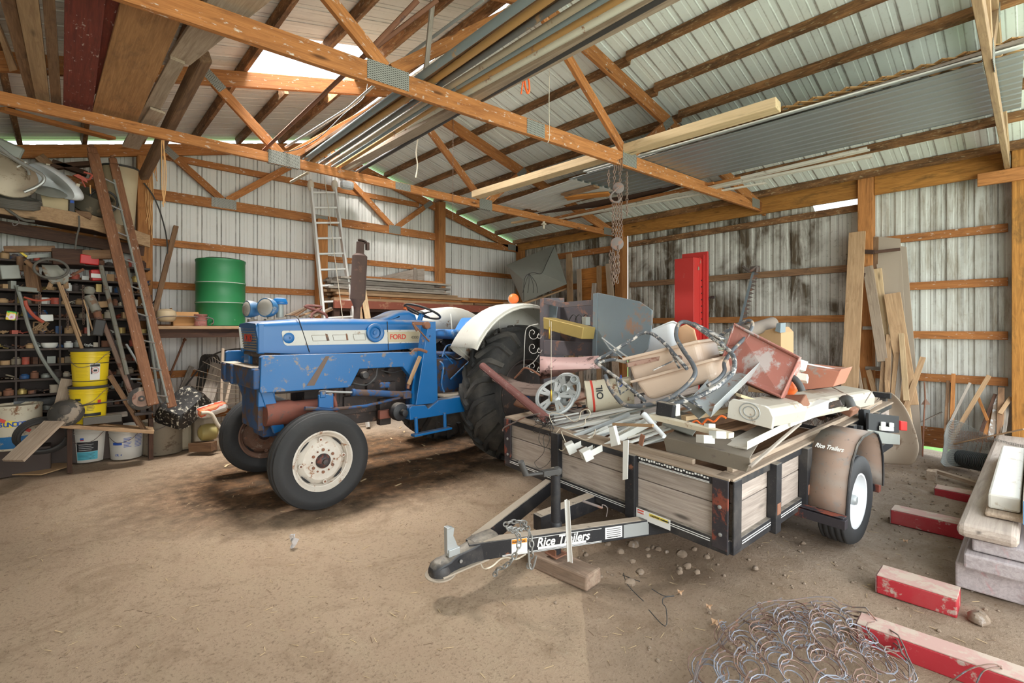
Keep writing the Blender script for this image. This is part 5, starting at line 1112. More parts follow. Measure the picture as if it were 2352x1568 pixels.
# red dusty bin
b = MB(); P = [q_(1688, 746, 1.0), q_(1838, 824, .98), q_(1795, 912, .80), q_(1652, 850, .85)]
nn_ = (P[1]-P[0]).cross(P[3]-P[0]).normalized(); nn_ = nn_ if nn_.dot(CAM-P[0]) < 0 else -nn_
cc = sum(P, Vector())/4; Pb = [cc+(p-cc)*.82+nn_*.30 for p in P]
b.quadsheet(P, .006)
for i in range(4): b.quadsheet([P[i], P[(i+1) % 4], Pb[(i+1) % 4], Pb[i]], .005)
bn = thing('metal_bin', 'dusty red brown sheet metal bin lying on its side on the load', 'bin', P[3]); b.build('shell', M['redbin'], bn, bevel=.006)
b = MB(); pp = [q_(1683, 775, 1.18), q_(1660, 815, 1.17)]; b.tube([P[0]-nn_*.012, P[1]-nn_*.012, P[2]-nn_*.012, P[3]-nn_*.012], .012, 8, closed=True); b.build('rim', M['redbin'], bn)
b = MB(); b.tube([P[0]*.55+P[3]*.45-nn_*.004, P[0]*.5+P[3]*.28+P[1]*.22-nn_*.004, P[0]*.74+P[1]*.26-nn_*.004], .006, 6); b.build('pressed_crease', M['redbin'], bn)
# tubs, basket
def tub(top4, depthv, shrink, mat, name, label, lip=.012, r=.03):
    t = thing(name, label, 'tub', top4[0]); P = [Vector(p) for p in top4]; c = sum(P, Vector())/4; B = [c+(p-c)*shrink+Vector(depthv) for p in P]
    def ring(Q, k): # rounded rectangle ring
        out = []
        for i in range(4):
            p = Q[i]; a = Q[i-1]; c2 = Q[(i+1) % 4]; da = (a-p).normalized()*min(k, (a-p).length*.4); dc = (c2-p).normalized()*min(k, (c2-p).length*.4)
            for s in range(5):
                f = s/4; out.append((p+da)*(1-f)**2+2*f*(1-f)*p+(p+dc)*f*f)
        return out
    cb = sum(B, Vector())/4
    b = MB(); b.loft([ring([c+(p-c)*.97 for p in P], .05), ring([cb+(p-cb)*1.0 - Vector(depthv)*.08 for p in B], .06), ring([cb+(p-cb)*.9 for p in B], .06)]); b.build('body', M[mat], t)
    b = MB(); dn = Vector(depthv).normalized(); b.loft([ring([c+(p-c)*1.06-dn*0 for p in P], .05), ring([c+(p-c)*1.07+dn*lip for p in P], .05)]); b.build('lid', M[mat], t, bevel=.004); return t
def tub2(front, dx, label):
    t = thing('plastic_tub', label, 'tub', front[-1]); P = [Vector(p) for p in front]; bk = XH*dx+ZH*.02; b = MB(); c = sum(P, Vector())/4
    b.add([P[0], P[1], P[2], P[3]]+[p*.97+c*.03+bk for p in P], [(0, 1, 2, 3), (7, 6, 5, 4), (0, 4, 5, 1), (1, 5, 6, 2), (2, 6, 7, 3), (3, 7, 4, 0)]); b.build('body', M['beige'], t, bevel=.045, seg=5)
    b = MB(); up = (P[0]-P[3]).normalized(); e = (P[1]-P[0]).normalized(); hexa(b, [P[0]-XH*.012-e*.015+up*.004, P[1]-XH*.012+e*.015+up*.004, P[1]-XH*.012+e*.015-up*.02, P[0]-XH*.012-e*.015-up*.02], XH*(dx+.02)); b.build('lid', M['beige'], t, bevel=.008)
tub2([q_(1434, 822, .55), q_(1602, 782, .80), q_(1616, 838, .80), q_(1456, 884, .55)], .30, 'beige plastic tub with lid in the middle of the load, the upper of two')
tub2([q_(1452, 874, .45), q_(1634, 824, .66), q_(1644, 872, .62), q_(1486, 922, .42)], .27, 'beige plastic tub wedged inside the bent chair, the lower of two')
tub([q_(1452, 775, .9), q_(1543, 736, 1.0), q_(1560, 745, 1.25), q_(1470, 768, 1.2)], (.07, -.03, -.26), .74, 'whiteplastic', 'white_bin', 'white plastic bin tipped above the beige tubs')
b = MB(); hexa(b, [q_(u, v, 1.25) for u, v in ((1556, 752), (1575, 744), (1594, 756), (1602, 790), (1600, 830), (1552, 830))], XH*.02); one(b, 'chair_seat_board', 'peach', 'peach coloured rounded board behind the beige tub', 'board', bevel=.01)
# garden chair frames
def pipe_obj(paths, r, name, label, extra=None, mat='peel'):
    t = thing(name, label, 'chair frame', paths[0][0])
    for p, m in zip(paths, mat if isinstance(mat, list) else [mat]*len(paths)):
        b = MB(); b.tube(bez(p, 7), r, 10); b.build('tube', M[m], t)
    if extra: extra(t)
    return t
def X1(t):
    b = MB()
    for a, c in (((1530, 792, .75), (1578, 848, .45)), ((1536, 800, .7), (1560, 845, .5)), ((1500, 850, .5), (1560, 822, .7))): b.beam(q_(*a), q_(*c), .014, .006)
    b.build('slider_bracket', M['peel'], t); b = MB(); b.lathe([(.022, -.01), (.022, .01), (.001, .012)], q_(1560, 822, .68), (-1, -.3, .2), 14); b.build('pivot_bolt', M['wire'], t)
    b = MB(); b.beam(q_(1415, 866, .42), q_(1425, 905, .35), .012, .008); b.beam(q_(1425, 905, .35), q_(1448, 890, .38), .012, .008); b.build('hook_link', M['peel'], t)
pipe_obj([[q_(u, v, x) for u, v, x in ((1481, 922, .28), (1466, 907, .30), (1415, 866, .40), (1376, 838, .5), (1370, 828, .55), (1400, 811, .62), (1453, 779, .75), (1474, 765, .8), (1499, 767, .8), (1530, 792, .7), (1550, 815, .6), (1577, 846, .48))], [q_(u, v, x) for u, v, x in ((1372, 834, .5), (1392, 828, .55), (1412, 826, .6), (1438, 832, .65))]], .0135, 'garden_chair', 'bent white and rust garden chair frame looping round the beige tubs', X1, mat=['peel', 'peel'])
def X2(t):
    b = MB(); a, c = q_(1590, 741, 1.0), q_(1661, 778, .8); b.beam(a, c, .05, .012); b.build('armrest', M['peel'], t, bevel=.004)
    b = MB(); b.beam(q_(1555, 905, .35), q_(1610, 935, .28), .02, .008); b.beam(q_(1545, 912, .35), q_(1585, 940, .28), .02, .008); b.build('cross_strap', M['peel'], t)
pipe_obj([[q_(u, v, x) for u, v, x in ((1390, 862, .30), (1400, 888, .26), (1415, 911, .22), (1436, 930, .20), (1479, 931, .22), (1530, 918, .28), (1573, 889, .36), (1596, 860, .45), (1591, 836, .52), (1568, 802, .65), (1553, 772, .75), (1558, 746, .85), (1573, 739, .9), (1600, 750, .9), (1660, 790, .8))],
          [q_(u, v, x) for u, v, x in ((1600, 750, .9), (1662, 795, .78), (1685, 820, .7), (1684, 853, .6), (1660, 878, .5), (1637, 894, .42), (1600, 912, .35), (1560, 924, .28), (1510, 936, .22))]], .0155, 'garden_chair', 'dark steel garden chair frame with flaking white arm in front of the tubs', X2, mat=['peeldark', 'peel'])
pipe_obj([[q_(u, v, x) for u, v, x in ((1590, 792, .95), (1640, 778, 1.1), (1687, 749, 1.15), (1718, 736, 1.15), (1728, 744, 1.12), (1722, 762, 1.05), (1705, 782, .95), (1682, 805, .85), (1664, 832, .7), (1664, 852, .6), (1650, 870, .5), (1625, 885, .42))]], .0135, 'garden_chair', 'thin grey chair frame tube looping over the red brown bin', None, mat='peeldark')
# oil can lying on its side
c0, c1 = q_(1345, 911, .45), q_(1462, 900, .75); dd = (c1-c0).normalized(); dd = Vector((dd.x, dd.y, dd.z)).normalized(); Lc = .37; R0 = .128
can = thing('oil_can', 'cream oil can with red stripe lying on its side in the load', 'can', c0)
c1 = c0+dd*Lc
b = MB(); b.lathe([(R0*.93, .004), (R0, .0), (R0*1.02, .008), (R0*1.02, .016), (R0, .022), (R0, .34), (R0*1.02, .35), (R0*1.02, Lc-.006), (R0, Lc), (R0*.93, Lc-.004)], c0, dd, 36); b.build('shell', M['canwhite'], can)
b = MB(); b.lathe([(R0*1.008, .045), (R0*1.008, .062)], c0, dd, 36, cap=False); b.build('red_stripe', M['inkred'], can)
vw = (CAM-c0).normalized(); sd = (vw-dd*vw.dot(dd)).normalized(); upc = dd
text('OIL', c0+dd*.13+sd*(R0+.002)+sd.cross(dd)*(-.03), sd.cross(dd), dd*-1, .07, M['ink'], can, 'oil_lettering', bold=True)
text('OIL', c0+dd*.29+sd*(R0+.002)+sd.cross(dd)*(.05), sd.cross(dd), dd*-1, .06, M['inkblue'], can, 'oil_lettering', bold=True)
# cast grilles like spoked discs
def spoked(c, n, r, label, mat='galv', inner=.35, spokes=6, th=.02, seed=0):
    n = Vector(n).normalized(); x = n.orthogonal().normalized(); y = n.cross(x); b = MB(); c = Vector(c)
    P = lambda a, rr, h=0: c+x*math.cos(a)*rr+y*math.sin(a)*rr+n*h
    b.tube([P(2*math.pi*k/36, r) for k in range(36)], th*.62, 8, closed=True); b.tube([P(2*math.pi*k/36, r*.9, .008) for k in range(36)], th*.4, 6, closed=True)
    b.lathe([(r*inner, -.006), (r*inner, .012), (r*inner*.6, .028), (r*inner*.5, .012), (.001, .012)], c, n, 24)
    for k in range(spokes):
        a = 2*math.pi*k/spokes+seed
        for s in (-.16, .16): b.beam(P(a+s*.9, r*inner*.85, .012), P(a+s, r*.93, .006), .026, .014, n)
        b.quadsheet([P(a-.2, r*.8, .004), P(a-.22, r*.97, .004), P(a+.22, r*.97, .004), P(a+.2, r*.8, .004)], .008)
    return one(b, 'burner_grate', mat, label, 'grate')
spoked(q_(1275, 912, .25), (-.75, -.35, .62), .158, 'grey cast spoked disc lying near the left end of the load, the larger one', spokes=5)
spoked(q_(1300, 893, .33), (-.9, -.15, .25), .125, 'grey cast spoked disc standing against the larger spoked disc', spokes=5, seed=.4)
b = MB(); b.lathe([(.035, -.03), (.04, 0), (.03, .03), (.022, .03), (.02, 0), (.001, 0)], q_(1320, 872, .35), (-.8, -.4, .3), 20); one(b, 'cast_boss', 'galv', 'small grey cast ring on the spoked discs', 'casting')
random.seed(5)
for k in range(9):
    u, v = random.uniform(1225, 1345), random.uniform(925, 950); b = MB(); b.beam(q_(u, v, .35), q_(u+random.uniform(-50, 50), v+random.uniform(-18, 8), .5), .03, .01); one(b, 'scrap_strip', 'rust' if k % 2 else 'grime', 'rusty scrap strip in the heap under the spoked discs', 'scrap', 'rusty strips under the spoked discs')
# maroon beam and seat pan
P0, P1 = q_(1108, 840, .25), q_(1256, 962, .02)
b = MB(); b.beam(P0, P1, .05, .06, (0, 1, .4), cut0=.8); b.tube([P0, P1], .036, 12); one(b, 'maroon_beam', 'maroon', 'dull maroon steel beam leaning out over the rear tractor tyre', 'beam', bevel=.004)
b = MB(); pr = []
for i in range(7):
    a = i/6; row = []
    for j in range(5):
        f = j/4; p = q_(1130+118*f, 846+14*a+(f*36), .55-.22*a)+Vector((0, 0, -.09*math.sin(math.pi*f)*.5-.05*a)); row.append(p)
    pr.append(row)
b.loft(pr, closed=False, caps=False); o = one(b, 'tractor_seat_pan', 'seatpan', 'brown curved metal seat pan behind the maroon beam', 'seat pan'); md = o.modifiers.new('s', 'SOLIDIFY'); md.thickness = .008
b = MB(); b.tube(bez([q_(u, v, .4) for u, v in ((1182, 868), (1192, 858), (1205, 845), (1222, 850), (1240, 862))], 5), .009, 8); one(b, 'bent_strap', 'rust', 'bent brown strap over the seat pan', 'strap')
b = MB(); b.box(q_(1200, 925, .3), (.13, .14, .09), Euler((.2, .3, .5)).to_matrix(), taper=(.7, .6)); one(b, 'rust_casting', 'rust', 'rusty casting on the left corner of the trailer', 'casting', bevel=.02)
# burnt stove carcass, brass box, sheets
SV = thing('stove_carcass', 'burnt sheet metal stove carcass with open front behind the pink panel', 'stove', q_(1240, 880, .9))
def sq(pts, x, dv, mat, name, par=None, bev=.002, th=None):
    b = MB(); hexa(b, [q_(u, v, x) for u, v in pts], XH*dv); return b.build(name, M[mat], par, bevel=bev) if par else b
sq(((1240, 686), (1249, 684), (1249, 880), (1240, 884)), .92, .30, 'darksheet', 'side_panel', SV)
sq(((1240, 780), (1366, 788), (1366, 818), (1240, 814)), .92, .03, 'darksheet', 'lower_panel', SV); sq(((1249, 684), (1290, 694), (1366, 688), (1366, 700), (1290, 706), (1249, 697)), .92, .03, 'darksheet', 'top_rail', SV)
sq(((1249, 695), (1366, 700), (1366, 800), (1249, 800)), 1.16, .01, 'darksheet', 'back_panel', SV)
sq(((1249, 697), (1280, 700), (1276, 742), (1249, 735)), 1.0, .01, 'bluesteel', 'inner_flap', SV)
b = MB()
for u in (1312, 1325, 1340):
    b.tube(bez([q_(u, 775, 1.05), q_(u-4, 745, 1.05), q_(u-2, 730, 1.05), q_(u+6, 722, 1.05), q_(u+13, 735, 1.05), q_(u+13, 775, 1.05)], 5), .005, 6)
b.build('wire_rack', M['hose'], SV)
b = MB(); b.box(q_(1346, 737, .98), (.07, .05, .08)); b.build('control_box', M['galvdull'], SV, bevel=.004)
b = MB(); a, c = q_(1262, 742, .80), q_(1352, 765, .78); b.beam(a, c, .16, .11, (0, -.15, 1), cut0=-.25); g = one(b, 'brass_box', 'gold', 'tarnished brass coloured box lodged in the burnt stove carcass', 'box', bevel=.006)
b = MB(); hexa(b, [q_(u, v, .88) for u, v in ((1366, 673), (1372, 672), (1468, 692), (1497, 712), (1497, 745), (1488, 800), (1470, 818), (1362, 818))], XH*.012); hexa(b, [q_(u, v, .875) for u, v in ((1362, 674), (1372, 672), (1370, 818), (1360, 818))], XH*.03); one(b, 'steel_plate', 'bluesteel', 'blue grey steel door with rusty patches standing on the load', 'door', bevel=.002)
b = MB(); rows = []
for i in range(9):
    f = i/8; rows.append([q_(1240+135*f, 818-2*f+3*math.sin(f*3), .72), q_(1240+137*f, 835+3*f, .62), q_(1240+140*f, 850-4*f, .60), q_(1240+(132)*f, (872-28*f), .66)])
b.loft(rows, closed=False, caps=False); o = one(b, 'pink_enamel_sheet', 'pink', 'pink enamel panel with dark chipped spots under the stove', 'panel'); md = o.modifiers.new('s', 'SOLIDIFY'); md.thickness = .01
b = MB(); b.tube([q_(1383, 776, .7), q_(1430, 812, .62), q_(1470, 840, .6)], .007, 8); b.tube([q_(1400, 800, .7), q_(1440, 830, .62)], .006, 8); b.tube([q_(1383, 776, .7), q_(1400, 800, .7)], .006, 6); one(b, 'pronged_rod', 'galv', 'grey pronged rod resting against the steel door', 'rod')
b = MB(); b.beam(q_(1440, 838, .5), q_(1560, 812, .8), .05, .03); one(b, 'edge_trim', 'rustpale', 'pale rusty trim behind the upper tub', 'trim')
# spiral wire panel
b = MB(); b.tube(bez([q_(u, v, .75) for u, v in ((1203, 846), (1205, 790), (1208, 758), (1218, 748), (1236, 744))], 5), .0045, 6)
for v0 in (765, 798, 842):
    b.tube([q_(1224+(17-1.1*k)*math.cos(k*.55)*.8, v0+(17-1.1*k)*math.sin(k*.55), .75) for k in range(15)], .003, 5)
    b.tube([q_(1238+(9-.8*k)*math.cos(k*.6)*.8, v0+5+(9-.8*k)*math.sin(k*.6), .75) for k in range(11)], .0025, 5)
b.tube(bez([q_(u, v, .75) for u, v in ((1203, 846), (1225, 832), (1238, 815))], 5), .004, 6); one(b, 'scroll_wirework', 'wirep', 'white scrolled wire panel between the rear tyre and stove', 'wire panel')
# pull cords with brass ends
for u, v0, v1, x in ((1262, 735, 778, .7), (1266, 738, 922, .2)):
    pl = thing('pull_chain', 'pull cord with long brass weight hanging %s the spoked discs' % ('above' if v1 < 800 else 'in front of'), 'cord', q_(u, v1, x))
    b = MB(); L0 = v1-28; b.tube([q_(u, v0, x), q_(u, L0, x)], .0022, 6); b.build('cord', M['rope'], pl)
    b = MB(); pz = q_(u, v1, x); hgt = (q_(u, L0, x)-pz).length; b.lathe([(.004, 0), (.0095, .006), (.0095, hgt*.8), (.006, hgt*.9), (.003, hgt)], pz, (0, 0, 1), 14); b.build('brass_weight', M['brass'], pl)
# right half of the load
b = MB(); b.tube([q_(1712, 762, 1.5), q_(1774, 742, 1.9)], .055, 18); b.tube([q_(1774, 742, 1.9), q_(1780, 741, 1.93)], [.045, .02], 18); one(b, 'rolled_mat', 'rollmat', 'grey brown rolled mat on top of a cardboard box', 'mat')
b = MB(); hexa(b, [q_(u, v, 1.7) for u, v in ((1718, 768), (1782, 752), (1794, 765), (1794, 905), (1718, 900))], XH*.25); one(b, 'cardboard_box', 'card', 'brown cardboard box behind the red brown bin', 'box', bevel=.004)
b = MB(); hexa(b, [q_(u, v, 1.66) for u, v in ((1784, 742), (1793, 742), (1792, 764), (1780, 760))], XH*.1); one(b, 'blue_scrap', 'bluesteel', 'small blue grey scrap beside the rolled mat', 'scrap')
b = MB(); hexa(b, [q_(u, v, 1.05) for u, v in ((1600, 793), (1612, 788), (1656, 832), (1648, 846), (1612, 838), (1598, 812))], XH*.03); bag = one(b, 'snack_bag', 'bagc', 'crumpled yellow pink and green printed bag beside the tubs', 'bag', bevel=.006)
p = q_(1640, 822, 1.04); text('able', p, XH*.2-YH*-.9, -ZH, .05, M['inkviolet'], bag, 'bag_lettering', bold=True); text('ope', q_(1618, 812, 1.04), XH*.2-YH*-.9, -ZH, .05, M['inkviolet'], bag, 'bag_lettering', bold=True)
for k in range(9):
    v = 782+4*k; plank6(1612+2*k, v, 1.2, 1664-k, v+7, 1.35, .02, .006, ['slatg', 'pale', 'white'][k % 3], 'thin_lath', 'thin pale slat in the small stack between tubs and bin', 'slat', group='thin slats behind the printed bag')
b = MB(); b.beam(q_(1640, 862, .9), q_(1664, 815, 1.1), .07, .02, (1, 0, 0)); one(b, 'rusty_angle', 'rust', 'rust brown angle iron standing left of the red bin', 'angle iron')
# salmon hopper, white box, orange tool
b = MB(); hexa(b, [q_(u, v, 1.55) for u, v in ((1842, 842), (1925, 852), (1932, 848), (1914, 888), (1840, 896))], XH*.25); one(b, 'salmon_hopper', 'salmon', 'salmon coloured sheet metal hopper at the back of the load', 'hopper', bevel=.004)
bar('hopper_rod', q_(1845, 834, 1.5), q_(1930, 850, 1.7), .012, .012, 'steel', 'thin steel rod along the top of the salmon hopper', 'rod')
b = MB(); b.box(q_(1834, 838, 1.15), (.08, .09, .07), Euler((.3, .2, .5)).to_matrix()); one(b, 'white_carton', 'white', 'small white carton beside the red bin, upper one', 'box', bevel=.005)
b = MB(); b.box(q_(1842, 868, 1.1), (.09, .07, .05), Euler((.1, .3, .2)).to_matrix()); one(b, 'white_carton', 'whitedirty', 'small white carton beside the red bin, lower one', 'box', bevel=.005)
og = thing('power_trimmer', 'orange power tool with black handle among the scrap', 'power tool', q_(1815, 890, 1.0))
b = MB(); b.tube(bez([q_(1817, 858, 1.0), q_(1810, 875, 1.0), q_(1818, 893, 1.0), q_(1808, 898, 1.0)], 4), [.03]*4+[.04]*5+[.035]*4, 12); b.build('housing', M['orange'], og)
b = MB(); b.tube(bez([q_(1805, 868, .95), q_(1822, 868, .95), q_(1836, 884, .95), q_(1842, 898, .95)], 4), .022, 10); b.build('handle', M['hose'], og)
b = MB(); b.tube(bez([q_(1800, 898, 1.0), q_(1803, 880, 1.0), q_(1815, 876, 1.0), q_(1832, 893, 1.0)], 5), .009, 8); one(b, 'black_cable', 'hose', 'black cable looping round the orange tool', 'cable')
b = MB(); b.tube(bez([q_(1932, 930, 1.5), q_(1938, 918, 1.5), q_(1948, 918, 1.5), q_(1956, 934, 1.5)], 5), [.03]*16, 12); one(b, 'striped_hose', 'hose', 'thick dark hose end near the tail gate', 'hose')
random.seed(11)
for k in range(14):
    u = random.uniform(1840, 1990); v = random.uniform(905, 940); x = random.uniform(1.3, 2.4)
    b = MB(); b.tube([q_(u, v+5, x), q_(u+random.uniform(-60, 60), v-random.uniform(5, 24), x+.2)], .004, 5); one(b, 'twig', 'grey', 'thin dry twig in the back of the trailer load', 'twig', 'twigs in the back of the load')
for k in range(10):
    u = random.uniform(1790, 1975); v = random.uniform(925, 950); x = random.uniform(.9, 2.2); b = MB(); b.box(q_(u, v, x), (random.uniform(.08, .2), random.uniform(.05, .12), random.uniform(.03, .08)), Euler((random.uniform(-.5, .5), random.uniform(-.5, .5), random.uniform(0, 3))).to_matrix()); one(b, 'rusty_scrap', 'rust' if k % 3 else 'grime', 'rusty scrap lump behind the trailer side rail', 'scrap', 'rusty lumps behind the trailer side rail', bevel=.008)
b = MB(); b.box(lw(1.2, .9, .14), (1.7, 1.3, .22), Matrix((xh, yh, zh)).transposed()); one(b, 'flattened_boxes', 'brown', 'brown layer of flattened boxes filling the trailer bed', 'boxes', bevel=.05)
# ------------------------------------------------------------------ right wall side
rc = thing('red_steel_cabinet', 'tall red steel cabinet post standing behind the trailer', 'cabinet', (6.15, 3.05, 0))
b = MB(); b.box((6.13, 3.15, 1.18), (.26, .27, 2.38)); b.build('cabinet_body', M['redcab'], rc, bevel=.006)
b = MB(); b.box((6.245, 3.12, 1.25), (.03, .36, 2.42)); b.box((6.29, 2.99, 1.20), (.14, .012, 2.44)); b.build('back_flange', M['redcab'], rc, bevel=.003)
b = MB(); b.box((6.16, 3.012, 1.2), (.014, .012, 2.36)); b.build('door_edge', M['redcab'], rc, bevel=.002)
for k in range(9):
    b = MB(); b.lathe([(.009, 0), (.009, .006), (.001, .008)], (6.21, 3.013, 2.08-.085*k), (0, -1, 0), 10); b.build('bolt', M['ink'], rc)
for u, v in ((1608, 602), (1604, 617)):
    p = at(u, v, Y=3.012); b = MB(); b.quadsheet([p+Vector((-.02, -.003, -.02)), p+Vector((.02, -.003, -.012)), p+Vector((.018, -.003, .02)), p+Vector((-.012, -.003, .03))], .002); b.build('paint_chip', M['tanmetal'], rc)
b = MB(); b.tube(bez([at(u, v, X=6.35) for u, v in ((1642, 682), (1630, 684), (1618, 700), (1608, 735), (1606, 790))], 6), .016, 10); b.tube([at(1642, 682, X=6.35), at(1636, 683, X=6.35)], .02, 10); one(b, 'black_hose', 'hose', 'black hose with fitting curving down beside the red cabinet', 'hose')
# sickle bar
sb = thing('sickle_bar', 'toothed steel mower bar leaning on the stained wall', 'mower bar', at(1695, 760, X=6.9))
s0, s1 = at(1697, 752, X=6.85), at(1732, 618, X=7.1)
b = MB(); b.beam(s0-(s1-s0)*1.9, s1, .035, .012, (1, 0, 0)); b.build('bar', M['bluesteel'], sb)
b = MB(); d = (s1-s0).normalized(); n = 15; L = (s1-s0).length; rt = Vector((0, -1, 0)); rt = (rt-d*rt.dot(d)).normalized()
for k in range(n):
    p = s0+d*(L*(k+.3)/n); b.quadsheet([p+rt*.015, p+rt*.015+d*.055, p+rt*.085+d*.03], .005)
b.build('teeth', M['wire'], sb)
b = MB(); b.tube(bez([at(1706, 612, X=7.05), at(1722, 622, X=7.0), at(1738, 612, X=7.0), at(1738, 625, X=7.0)], 4), .02, 8); b.box(s1+Vector((-.01, -.02, 0)), (.04, .12, .08)); b.build('pitman_head', M['wire'], sb, bevel=.01)
# leaning boards and sheets by the post
def lean(u0, v0, X0, u1, v1, X1, w, h, mat, label, name='leaning_board', cat='board', up=(1, 0, 0), down=False, **k):
    a, c = at(u0, v0, X=X0), at(u1, v1, X=X1)
    if down: c = a+(c-a)*(a.z/(a.z-c.z))
    return bar(name, a, c, w, h, mat, label, cat, up=up, **k)
lean(1969, 533, 7.02, 1951, 900, 6.72, .165, .035, 'tan2', 'wide pale board leaning in front of the square post')
b = MB()
P = [at(u, v, X=x) for u, v, x in ((2008, 542, 7.15), (2068, 548, 7.15), (2070, 700, 7.08), (2098, 1040, 6.9), (2050, 1042, 6.9), (2012, 700, 7.08))]
b.quadsheet([P[0], P[1], P[3], P[4]], .012); one(b, 'fibreboard_sheet', 'sheetgrey', 'tall grey brown fibreboard sheet leaning right of the square post, front one', 'sheet', bevel=.002)
b = MB(); b.quadsheet([at(2020, 556, X=7.2), at(2082, 567, X=7.2), at(2120, 1045, X=6.98), at(2050, 1045, X=6.98)], .012); one(b, 'fibreboard_sheet', 'sheetgrey', 'fibreboard sheet showing at the right edge behind the front one', 'sheet', bevel=.002)
lean(2012, 545, 7.12, 2010, 640, 7.12, .05, .02, 'brown', 'short dark strip at the left edge of the fibreboard sheets')
b = MB(); b.beam(at(1970, 577, X=7.0), at(2008, 579, X=7.0), .03, .05); b.beam(at(2008, 579, X=7.0), at(2068, 572, X=7.05), .02, .035); one(b, 'wood_cleat', 'dark', 'dark wooden cleat holding the fibreboard sheets to the post', 'cleat', bevel=.003)
for u0, u1, v, lab in ((1970, 1987, 630, 'upper'), (1982, 2042, 753, 'middle'), (1988, 2023, 845, 'lower')):
    b = MB(); b.beam(at(u0, v, X=7.0), at(u1, v+1, X=7.0), .05, .04); one(b, 'wood_cleat', 'oldgrey' if v > 700 else 'dark', 'short dark cleat on the square post, %s one' % lab, 'cleat', bevel=.003)
lean(1993, 612, 7.05, 2028, 830, 6.8, .10, .03, 'dusty', 'brown grey board leaning against the post, left of the pale one')
lean(2016, 617, 7.1, 2034, 780, 6.95, .075, .025, 'pale', 'narrow pale board leaning on the fibreboard sheet')
lean(2036, 686, 7.05, 2040, 800, 7.0, .03, .03, 'grey', 'grey stick behind the short orange tan board')
lean(2049, 674, 6.98, 2090, 930, 6.75, .15, .03, 'tan2', 'short wide orange tan board leaning in the right corner stack')
stk = [(2033, 785, 2020, 905, .04, 'tan'), (2042, 768, 2036, 900, .05, 'tan'), (2048, 795, 2052, 905, .04, 'dusty'), (2062, 785, 2050, 900, .05, 'tan'), (2075, 780, 2058, 900, .045, 'grey'), (2092, 880, 2075, 960, .05, 'tan'), (2120, 820, 2070, 930, .05, 'tan'), (2045, 850, 2068, 915, .05, 'dusty'), (2080, 900, 2092, 940, .04, 'pale'),
       (1995, 850, 2020, 900, .05, 'tan'), (1968, 880, 1980, 905, .03, 'tan'), (1976, 872, 1990, 905, .03, 'tan'), (1985, 868, 1999, 905, .03, 'tan'), (1964, 830, 1962, 895, .04, 'grey'), (2030, 800, 2040, 880, .035, 'tan'), (2027, 840, 2022, 905, .03, 'tan'), (2070, 760, 2082, 880, .05, 'pale'), (1970, 840, 1985, 890, .03, 'dusty')]
for i, (u0, v0, u1, v1, w, m) in enumerate(stk):
    lean(u0, v0, 6.9, u1, v1+40, 6.6, w, .02, m, 'thin wooden stake in the bundle leaning below the fibreboard sheets', 'wooden_stake', 'stake', group='stakes below the fibreboard sheets')
# sheet / carpet lying curved
b = MB(); rows = []
outl = [((1992, 905), (2048, 897)), ((1990, 935), (2078, 925)), ((1988, 965), (2098, 965)), ((1985, 1000), (2112, 1010)), ((1990, 1035), (2116, 1038)), ((2000, 1062), (2100, 1070))]
for i, (a, c) in enumerate(outl):
    f = i/5; row = []
    for j in range(7):
        g = j/6; x = 6.35+.25*math.sin(math.pi*g)*.4-.25*f**2*(1)+.28*max(0, f-.75)*4*.5; row.append(at(a[0]+(c[0]-a[0])*g, a[1]+(c[1]-a[1])*g, X=x))
    rows.append(row)
b.loft(rows, closed=False, caps=False); o = one(b, 'carpet_sheet', 'carpet', 'stiff tan grey carpet sheet curling onto the ground behind the trailer lamp', 'carpet'); md = o.modifiers.new('s', 'SOLIDIFY'); md.thickness = .02; md = o.modifiers.new('u', 'SUBSURF'); md.render_levels = 2; md.levels = 1
# stakes in the near bay
st2 = [(2190, 858, 2186, 985, .035, 'fir2', 'upright orange stake'), (2178, 874, 2172, 990, .03, 'brown', 'dark brown upright stake'), (2184, 879, 2180, 985, .03, 'dusty', 'dusty upright stake between two others'), (2228, 879, 2180, 975, .025, 'grey', 'thin grey slanting stake'), (2272, 862, 2170, 1035, .04, 'tan', 'long tan stake slanting across the near bay'), (2246, 910, 2268, 965, .025, 'fir2', 'short orange stake leaning the other way'),
       (2223, 955, 2176, 1018, .03, 'oldgrey', 'short dark stake parallel to the long tan one'), (2278, 938, 2262, 1000, .03, 'fir2', 'orange stake left of the white marked one'), (2286, 905, 2250, 1000, .03, 'dark', 'dark stake behind the white marked one'), (2293, 907, 2274, 1010, .045, 'whitestake', 'grey stake with white paint marks'), (2300, 890, 2296, 1010, .05, 'brown', 'brown board stub beside the white marked stake'), (2322, 912, 2296, 950, .035, 'tan', 'short tan stake leaning on the door post'), (2315, 932, 2306, 995, .03, 'oldgrey', 'dark grey stake at the door post'), (2307, 925, 2302, 1000, .03, 'dusty', 'dusty stake next to the door post')]
for u0, v0, u1, v1, w, m, lab in st2: lean(u0, v0, 7.15, u1, v1, 6.95, w, .018, m, lab+' in the near bay', 'wooden_stake', 'stake')
random.seed(9)
for k in range(9):
    u = 2215+11*k; lean(u+4, 1015, 7.0, u-4+random.uniform(-6, 6), 1050, 6.95, .03, .02, 'oldgrey', 'short stub of old wood at the foot of the near bay', 'wood_stub', 'stub', group='wood stubs at the foot of the near bay')
bar('thin_lath', at(2114, 970, X=7.1), at(2164, 946, X=7.15), .03, .012, 'grey', 'grey lath lying across the foot of the near bay', 'lath'); bar('thin_lath', at(2178, 1022, X=6.7), at(2352, 985, X=6.4), .03, .012, 'tan', 'long thin tan lath crossing the wire mesh', 'lath')
rv = thing('iron_rod', 'thin iron rod with triangular plate standing by the fibreboard', 'rod', at(2120, 1045, X=6.9))
